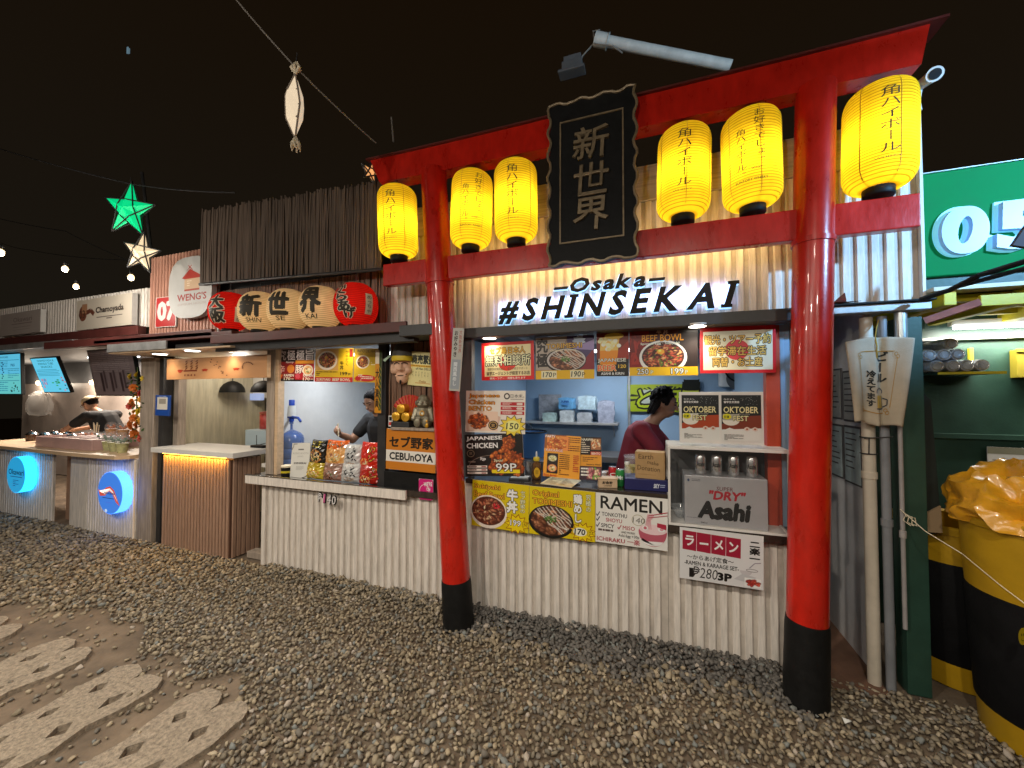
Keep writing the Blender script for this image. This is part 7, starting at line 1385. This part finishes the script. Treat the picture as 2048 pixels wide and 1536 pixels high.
MB().box(-W, W, -.26, -.245, 0, .13, .003).obj('front_panel', pk, t); MB().box(-W, W, .245, .26, 0, .13, .003).obj('back_panel', pk, t); MB().box(-W, -W+.015, -.244, .244, 0, .13, .003).obj('end_panel', pk, t); MB().box(W-.015, W, -.244, .244, 0, .13, .003).obj('end_panel', pk, t); MB().box(-W+.02, W-.02, -.24, .24, .0, .10).obj('filling', mat('pale_filling', (.62, .50, .42), .5, noise=.3, scale=25, bump=.4), t)
for k in range(5): MB().tube([(-.05+.12*k, -.24, .136), (.10+.12*k, .24, .136)], .006, 6).obj('divider', pk, t)
for k in range(9):
    p = atz(6+13*k-(0 if k < 6 else 6), 886-(k % 2)*3, CZA); p = Vector((-8.35+.17*k, 2.95+.16*(k % 2), CZA)); t = small('topping_jar', f'{["leftmost", "second", "third", "fourth", "fifth", "sixth", "seventh", "eighth", "rightmost"][k]} steel-lidded topping jar on the counter left of the pink tray', 'jar', p, group='topping jars at the far left'); MB().lathe([(.055, 0), (.06, .01), (.06, .085)], 16).obj('jar_body', mat('topping', [(.10, .05, .03), (.05, .07, .02), (.25, .05, .04)][k % 3], .3, noise=.3), t, smooth=True); MB().lathe([(.063, .086), (.063, .10), (.04, .125), (.012, .132), (.012, .145)], 16).obj('jar_lid', M['chrome'], t, smooth=True)
p = at(75, 808, 4.2); t = small('plastic_bag', 'bundle of clear plastic bags hung on the stone wall', 'plastic bag', (p.x, 4.22, p.z)); bm = bmesh.new(); bmesh.ops.create_icosphere(bm, subdivisions=3, radius=1)
for v in bm.verts: n_ = .10*math.sin(v.co.x*9+v.co.z*5)*math.cos(v.co.z*11)+.05*math.sin(v.co.x*23); q_ = Vector([math.copysign(abs(c)**.55, c) for c in v.co]); v.co = Vector((q_.x*.46*(1-.30*max(0, q_.z))+n_*.25, q_.y*.06*(1+n_*2), q_.z*.25*(1+n_*1.4)))
MB().bm(bm).obj('bag_film', glassy('bag_film', (.8, .78, .76), .42, .15), t, smooth=True); MB().tube([(-.44, 0, .05), (-.43, 0, -.22), (0, 0, -.26), (.43, 0, -.20), (.42, 0, .0), (.25, 0, .2)], .012, 6).obj('bag_edge', mat('bag_fold', (.42, .38, .35), .4), t)
for x, y, lab in ((76, 766, 'bright wall lamp under the middle menu screen'), (183, 765, 'bright wall lamp left of the unlit screen')):
    p = at(x, y, 4.2); t = small('wall_lamp', lab, 'lamp', (p.x, 4.22, p.z), group='small wall lamps in the drinks stall'); MB().sph((0, 0, 0), (.06, .05, .05)).obj('bulb', M['bulbglow'], t, smooth=True); MB().box(-.02, .02, .04, .07, -.03, .03).obj('bracket', M['white'], t); point_light('wall_lamp_light', (0, -.15, 0), 12, (1, .84, .66), .05, t)
t = small('ceiling_panel_lamp', 'flat lamp on the drinks stall ceiling', 'lamp', (-8.2, 3.75, 2.215)); MB().box(-.5, .5, -.1, .1, -.02, 0, .004).obj('lamp_face', M['tube'], t); l = bpy.data.lights.new('panel_lamp', 'AREA'); l.shape = 'RECTANGLE'; l.size = 1; l.size_y = .2; l.energy = 85; l.color = (1, .84, .68); lo = bpy.data.objects.new('panel_lamp', l); COL.objects.link(lo); lo.parent = t; lo.location = (0, 0, -.03)

# ------------------------------------------------------------------ passage and right edge
def pipe(label, x, y0, z0, z1, r, m, cl=()):
    t = small('drain_pipe', label, 'pipe', (x, y0, z0)); MB().tube([(0, 0, 0), (0, 0, z1-z0)], r, 20).obj('pipe_tube', m, t, smooth=True)
    for z in cl: MB().lathe([(r+.001, -.02), (r+.005, -.018), (r+.005, .018), (r+.001, .02)], 20).obj('pipe_collar', m, t, smooth=True).location = (0, 0, z)
    return t
pipe('thick cream drain pipe at the passage corner, left of the pair', 1.165, 2.70, 0, 2.03, .030, M['pvc'], (1.15, 1.9)); pipe('grey drain pipe beside the cream one at the passage corner', 1.228, 2.68, 0, 2.03, .021, mat('grey_pvc', (.20, .21, .23), .4, noise=.15), (.9,))
pipe('thin pale conduit beside the green corner post', 1.285, 2.66, .35, 1.45, .010, mat('pale_conduit', (.32, .30, .30), .4, noise=.2), (.5,)); pipe('shiny galvanised pipe stub above the cloth banner', 1.295, 2.65, 1.78, 2.04, .026, mat('galvanised_pipe', (.55, .60, .60), .3, metal=.7, noise=.2))
mb = MB()
for z in (1.27, 1.36): mb.tube([(1.165+.036*math.cos(a), 2.70+.036*math.sin(a), z) for a in [2*math.pi*i/16 for i in range(17)]], .0035, 5)
mb.tube([(1.15, 2.665, 1.27), (1.152, 2.663, 1.36)], .003, 5).tube([(1.13, 2.666, 1.355), (1.25, 2.65, 1.37)], .0025, 5); tag(mb.obj('wire_tie', M['rubber']), 'black wire tied round the cream drain pipe', 'wire')
# cloth banner
a = at(1690, 684, 2.60); b = at(1828, 676, 2.60); c = at(1803, 855, 2.60); d_ = at(1707, 843, 2.60); t = small('cloth_banner', 'cream cloth banner with Japanese writing and a beer mug hung at the passage', 'banner', ((d_.x+c.x)/2, 2.60, min(c.z, d_.z))); o0 = base_of(t)
def bsurf(u, v):   # u right, v down
    p = a.lerp(b, u).lerp(d_.lerp(c, u), v); p.z += .018*math.sin(math.pi*u)*(1-v)+.008*math.sin(u*9)*v; p.y += -.012*math.sin(u*7+v*2)-.010*math.sin(u*15)*(v+.2)+.03*math.exp(-((u-.55-.1*v)/.07)**2); return p-o0
N = 40; vs = [bsurf(i/N, j/N)[:] for j in range(N+1) for i in range(N+1)]; o = MB().add(vs, [(j*(N+1)+i, j*(N+1)+i+1, (j+1)*(N+1)+i+1, (j+1)*(N+1)+i) for j in range(N) for i in range(N)]).obj('cloth', mat('cream_cloth', (.47, .40, .30), .85, noise=.12, scale=9, bump=.2, bscale=200), t, smooth=True)
o.modifiers.new('thick', 'SOLIDIFY').thickness = .003
P = Print(1, 1); P.k = 8
P.vtext('ビール', .50, .16, .68, .52, '14140e', .05).vtext('冷えてます', .31, .38, .48, .80, '14140e', .05)
for p0, p1 in (((.20, .16), (.76, .16)), ((.80, .22), (.74, .80)), ((.66, .86), (.22, .86)), ((.18, .22), (.22, .80))): P.line([p0, ((p0[0]+p1[0])/2, (p0[1]+p1[1])/2), p1], .009, 'a87a18')
for u, v in ((.19, .19), (.79, .19), (.22, .83), (.70, .83)): P.ring(u-.012, v, .024, .022, .007, 'a87a18', 14).ring(u+.012, v+.03, .024, .022, .007, 'a87a18', 14)
P.ring(.56, .62, .075, .05, .012, '2a3848', 18, -20, 200).poly([(.50, .66), (.62, .66), (.64, .80), (.50, .80)], 'b89a48').line([(.62, .66), (.645, .81), (.49, .81)], .012, '2a3848').line([(.64, .69), (.70, .71), (.70, .77), (.65, .79)], .012, '2a3848')
me = P.mesh(); bm = bmesh.new(); bm.from_mesh(me)
for ax in ((1, 0, 0), (0, 0, 1)):
    for k in range(1, 25): q = k/25-(.5 if ax[0] else 0); bmesh.ops.bisect_plane(bm, geom=bm.verts[:]+bm.edges[:]+bm.faces[:], plane_co=tuple(q*w for w in ax), plane_no=ax)
for v in bm.verts: q = bsurf(v.co.x+.5, 1-v.co.z); v.co = Vector((q.x, q.y+v.co.y*1.2-.0022, q.z))
bm.to_mesh(me); bm.free(); obj_from('print', me, PRINT, t)
MB().tube([bsurf(.46, 0), at(1753, 655, 2.64)-o0, at(1757, 640, 2.66)-o0], .003, 5).tube([bsurf(.5, .24), bsurf(.47, .1)+Vector((0, -.01, 0)), bsurf(.46, 0)], .0035, 5).obj('cord', mat('ochre_cord', (.42, .28, .05), .7), t)
# framed notices on the passage wall
def wall_sheet(label, px, col, X=1.1985):
    tl, tr, br, bl = [atx(x, y, X) for x, y in px]; o0 = (bl+br)/2; t = small('wall_notice', label, 'notice', o0, group='framed notices on the white passage wall'); q = [(tl+bl)/2-o0, (tr+br)/2-o0]; y0, y1 = q[0].y, q[1].y; z1 = (tl.z+tr.z)/2-o0.z
    MB().box(-.008, .0, min(y0, y1), max(y0, y1), 0, z1, .002).obj('frame', M['charcoal'], t); m = .012; MB().box(-.0105, -.0085, min(y0, y1)+m, max(y0, y1)-m, m, z1-m).obj('sheet', mat('notice_sheet', col, .4, noise=.25, scale=9), t)
    mb = MB()
    for k in range(7): w = (abs(y1-y0)-.05)*ro.uniform(.5, 1); mb.box(-.0115, -.0107, max(y0, y1)-.025-w, max(y0, y1)-.025, z1-.05-k*.035, z1-.042-k*.035)
    mb.obj('printed_lines', M['charcoal'], t)
wall_sheet('pale notice sheet low on the passage wall, left of the lower pair', [(1660, 846), (1689, 850), (1689, 958), (1660, 946)], (.50, .60, .62)); wall_sheet('pale notice sheet low on the passage wall, right of the lower pair', [(1692, 850), (1727, 855), (1727, 978), (1692, 960)], (.50, .60, .62)); wall_sheet('grey notice sheet above the lower pair on the passage wall', [(1662, 740), (1686, 735), (1686, 840), (1662, 835)], (.46, .48, .46)); wall_sheet('grey-green notice half hidden by the cloth banner', [(1689, 742), (1727, 738), (1727, 846), (1689, 842)], (.46, .48, .46))
# green 05 sign
a = at(1843, 560, 2.66); t = small('number_sign', 'big green light-box sign with raised pale blue 05 at the right edge', 'sign', (1.93, 2.69, 2.235)); MB().box(-.515, 1.2, 0, .07, 0, .56, .004).obj('panel', mat('green_sign_face', (.002, .16, .045), .75, noise=.06, emit=.16, ecol=(.0, .30, .12), spec=.15), t); MB().box(-.518, 1.2, -.004, .074, .562, .568, .002).obj('top_trim', M['grey'], t)
dig = mat('pale_blue_letter', (.34, .50, .78), .4, emit=.10, ecol=(.3, .5, .9)); edge = mat('letter_edge_glow', (.25, .6, .8), .4, emit=.55, ecol=(.2, .75, .95))
def zero_solid(w, h, d, wi, hi, n=44):
    o = [(w/2*abs(math.cos(t))**.85*(1 if math.cos(t) >= 0 else -1)+.03*math.sin(t)*h*.2, h/2+h/2*math.sin(t)) for t in [2*math.pi*i/n for i in range(n)]]; q = [(wi/2*math.cos(t)+.01*math.sin(t), h/2+hi/2*math.sin(t)) for t in [2*math.pi*i/n for i in range(n)]]
    vs = [(x, y, z) for y in (0, d) for L in (o, q) for x, z in L]; fs = []
    for i in range(n): j = (i+1) % n; fs += [(i, j, n+j, n+i), (2*n+i, 3*n+i, 3*n+j, 2*n+j), (i, 2*n+i, 2*n+j, j), (n+i, n+j, 3*n+j, 3*n+i)]
    return MB().add(vs, fs)
for ch, px0, px1 in (('0', 1882, 1988), ('5', 1994, 2110)):
    q0, q1 = at(px0, 460, 2.64), at(px1, 460, 2.64); W = q1.x-q0.x; zt, zb = at(1930, 408, 2.64).z, at(1930, 506, 2.64).z; H = zt-zb
    if ch == '0': g1, g2 = zero_solid(W*.92, H*.97, .028, W*.27, H*.55), zero_solid(W*1.0, H*1.04, .012, W*.20, H*.50)
    else: g1, g2 = letter_solid(ch, .05, W*.92, H*.97, .028, .04), letter_solid(ch, .065, W*.98, H*1.04, .012, .04)
    o = g1.obj('digit', dig, t); o.location = ((q0.x+q1.x)/2-1.93, -.040, zb-2.235); e_ = g2.obj('digit_edge', edge, o); e_.location = (-.010, .0285, -.006)
tag(MB().tube([at(1843, 598, 2.55), at(1900, 580, 2.4), at(1960, 550, 2.3), at(2060, 520, 2.1)], .012, 8).tube([at(1843, 600, 2.56), at(1920, 572, 2.42), at(2060, 534, 2.1)], .010, 8).obj('tarp_strip', M['black']), 'twisted black strip of tarp stretched below the green sign', 'tarp')
q = [at(2026, 490, 2.3), at(2060, 440, 2.3), at(2060, 495, 2.3)]; mb = MB(); mb.add([v[:] for v in q]+[(v+Vector((0, .02, 0)))[:] for v in q], [(0, 1, 2), (5, 4, 3), (0, 3, 4, 1), (1, 4, 5, 2), (2, 5, 3, 0)]); tag(mb.obj('parasol_corner', mat('dark_maroon_cloth', (.03, .012, .014), .7)), 'dark maroon cloth corner overlapping the 5 of the green sign', 'cloth')
# shelf with wrapped stacks of lids
a = at(1846, 747, 3.33); b = at(1975, 749, 3.33); t = small('wall_shelf', 'yellow edged shelf on the dark green wall holding wrapped cup stacks', 'shelf', ((a.x+b.x)/2, 3.455, a.z)); W = b.x-a.x; MB().box(-W/2, W/2, -.26, 0, -.012, 0, .002).obj('shelf_board', M['dgreen'], t); MB().box(-W/2, W/2, -.266, -.2605, -.014, .002).obj('shelf_edge', M['yellow'], t); MB().box(W/2-.02, W/2, -.02, 0, .001, .17, .002).obj('end_bracket', M['yellow'], t)
film2 = mat('cup_wrap', (.62, .64, .68), .16, metal=.25, noise=.4, scale=22, bump=.5, bscale=30, coat=.6)
pos = [(1872, 735), (1904, 735), (1932, 735), (1962, 736), (1856, 713), (1886, 714), (1914, 714), (1900, 698)]
for i, (x, y) in enumerate(pos):
    p = at(x, y, 3.20); r = .038; row = 0 if i < 4 else (1 if i < 7 else 2); p.z = a.z+.041+row*.070; t = small('cup_stack', ['bottom row, first wrapped cup stack from the green post', 'bottom row, second wrapped cup stack', 'bottom row, third wrapped cup stack', 'bottom row, outermost wrapped cup stack', 'middle row, wrapped cup stack nearest the green post', 'middle row, centre wrapped cup stack', 'middle row, outer wrapped cup stack', 'single wrapped cup stack on top of the pile'][i], 'cup stack', (p.x, 3.19, p.z), group='wrapped stacks of clear cups on the shelf')
    pts = [(0, k*.028, 0) for k in range(10)]; MB().tube(pts, [r*(1 if k % 2 else .92) for k in range(10)], 18).obj('stack_body', film2, t, smooth=True); MB().tube([(r*.7*math.cos(q), -.004, r*.7*math.sin(q)) for q in [2*math.pi*j/18 for j in range(19)]], .003, 5).obj('cup_rim', M['tin'], t); MB().tube([(0, 0, 0), (0, -.012, 0), (ro.uniform(-.01, .01), -.03, ro.uniform(-.01, .01))], [r*.98, r*.6, .008], 12).obj('wrap_end', M['clear'], t, smooth=True)
p = at(2040, 728, 3.44); t = small('yellow_box', 'mustard wall box at the right edge of the green wall', 'box', (p.x+.07, 3.40, p.z-.09)); MB().box(-.11, .2, 0, .055, 0, .18, .004).obj('box_body', mat('mustard_paint', (.30, .24, .02), .5), t); MB().box(-.115, .2, -.008, -.0005, .165, .185, .002).obj('box_lip', M['yellow'], t)
board('notice_paper', 'pale paper in a clear sleeve on the green wall behind the bin', 'notice', [(1975, 893), (2075, 898), (2075, 960), (1975, 955)], 3.40, thick=.004, material=M['sheet'], design=lambda P: P.rect(.0, .0, 1, .22, '8a8a78').lines(.1, .4, .9, .9, 5, '9a948c', rp, .3))
# bins
def bin_(label, c, h, r0, r1, rz, bagtop):
    t = small('rubbish_bin', label, 'rubbish bin', c, rz); yb = mat('yellow_bin_plastic', (.50, .29, .010), .4, noise=.12, scale=6, bump=.05); n = 40
    MB().lathe([(r0, 0), (r0+.004, .01), (r0+(r1-r0)*.98, h-.05), (r1+.012, h-.045), (r1+.016, h-.012), (r1+.006, h), (r1-.012, h-.01), (r0-.01, .02)], n).obj('bin_body', yb, t, smooth=True)
    f = lambda z: r0+(r1-r0)*z/h; MB().lathe([(f(.14)+.003, .13), (f(.17)+.007, .14), (f(.4)+.008, .4), (f(.66)+.006, .66), (f(.67)+.003, .675)], n, caps=False).obj('black_band', mat('black_bin_wrap', (.007, .007, .008), .7, noise=.3, bump=.2, spec=.15), t, smooth=True)
    bm = bmesh.new(); bmesh.ops.create_icosphere(bm, subdivisions=5, radius=1); r = random.Random(int(h*100)); from mathutils import noise as nz
    if bagtop:
        for v in bm.verts:
            a = math.atan2(v.co.y, v.co.x); p_ = v.co*2.1+Vector((h*7, 0, 0)); w = .75*(.3-abs(nz.noise(p_*.8)))+.22*(.3-abs(nz.noise(p_*2.0)))+.06*(.3-abs(nz.noise(p_*5.1))); v.co = Vector((v.co.x*(r1+.03)*(1+w*.5), v.co.y*(r1+.03)*(1+w*.5), max(-.03, v.co.z*.17*(1+w*1.8)+.03)))
        bag = MB().bm(bm).obj('bin_bag', mat('orange_bag_film', (.78, .38, .02), .28, noise=.2, scale=8, bump=.6, bscale=14, coat=.4), t, smooth=True); bag.location = (0, 0, h-.01)
    return t
bin_('yellow rubbish bin with a black band and orange bag at the right edge', (1.745, 2.50, 0), 1.03, .235, .285, 0, True)
t = bpy.context.scene.objects['rubbish_bin']; p = atz(1, 1, 0); o = MB(); 
stk = empty('bin_sticker', at(2046, 1290, 2.22), 'round yellow smiling sticker on the black band of the bin', 'sticker'); P = Print(.05, .07); P.ell(.5, .5, .5, .5, 'b8a010').ell(.38, .4, .06, .08, '3a3008', 10).ell(.62, .4, .06, .08, '3a3008', 10).ring(.5, .55, .25, .22, .05, '3a3008', 14, 200, 340); o = P.build(stk); stk.rotation_euler = (0, 0, R(30))
bin_('second black banded yellow bin half hidden behind the first', (1.665, 2.98, 0), .88, .20, .24, .5, False)
# apron and string by the green post
q = [at(1840, 780, 2.75), at(1862, 800, 2.75), at(1884, 1065, 2.72), at(1828, 1075, 2.72)]; mb = MB(); mb.add([v[:] for v in q]+[(v+Vector((0.0, .03, 0)))[:] for v in q], [(0, 1, 2, 3), (7, 6, 5, 4), (0, 4, 5, 1), (1, 5, 6, 2), (2, 6, 7, 3), (3, 7, 4, 0)])
t = small('hanging_apron', 'dark cloth apron with a tan hem hanging by the green post', 'apron', at(1856, 1060, 2.72)); mb.obj('cloth', mat('dark_cloth', (.010, .016, .013), .8, noise=.3), t, world=True); q = [at(1846, 1030, 2.70), at(1882, 1012, 2.70), at(1885, 1066, 2.70), at(1850, 1064, 2.70)]; mb = MB(); mb.add([v[:] for v in q]+[(v+Vector((0.0, .012, 0)))[:] for v in q], [(0, 1, 2, 3), (7, 6, 5, 4), (0, 4, 5, 1), (1, 5, 6, 2), (2, 6, 7, 3), (3, 7, 4, 0)]); mb.obj('tan_hem', mat('tan_cloth', (.30, .21, .12), .8), t, world=True)
mb = MB(); mb.tube([at(1800, 1018, 2.66), at(1850, 1062, 2.5), at(1925, 1108, 2.36), at(2000, 1170, 2.15), at(2060, 1215, 2.05)], .0022, 5)
for k in range(4): mb.tube([at(1800+4*k, 1018+5*k, 2.655), at(1812+6*k, 1030+2*k, 2.64), at(1806+9*k, 1040+4*k, 2.64), at(1822+6*k, 1052, 2.63)], .002, 5)
tag(mb.obj('knotted_string', M['cream']), 'pale string knotted on the green post and stretched across the bin', 'string')
p = atz(1690, 1447, .03); tag(MB().add([(0, 0, 0), (.03, .01, .012), (.026, .028, .004), (-.004, .02, .014), (0, 0, -.002), (.03, .01, .010), (.026, .028, .002), (-.004, .02, .012)], [(0, 1, 2, 3), (7, 6, 5, 4), (0, 4, 5, 1), (1, 5, 6, 2), (2, 6, 7, 3), (3, 7, 4, 0)]).obj('paper_scrap', M['sheet']), 'tiny white paper scrap on the stones right of the right pillar foot', 'litter').location = p
mb = MB(); c = at(1840, 1180, 2.72)
for k in range(3): mb.lathe([(.004, -.011), (.011, -.006), (.011, .006), (.004, .011)], 12, (0, 0, -.032*k))
mb.tube([(0, 0, -.075), (0, 0, -.15)], .006, 8); o = mb.obj('door_latch', M['grey']); o.location = c; tag(o, 'small pale metal latch in the dark gap beside the bin', 'latch')
p = at(255, 100, 9); t = small('far_sign', 'tiny pale blue lit panel high in the dark sky at the upper left', 'lit panel', p); MB().box(-.07, .02, 0, .03, -.12, .14, .01).obj('panel', mat('far_panel', (.2, .3, .36), .5, emit=.32, ecol=(.3, .5, .62)), t); MB().box(.03, .11, 0, .03, -.16, .05, .01).obj('panel', mat('far_panel_dim', (.2, .3, .36), .5, emit=.28, ecol=(.3, .5, .62)), t)
bpy.data.objects.remove(_fo); bpy.data.curves.remove(_cu)
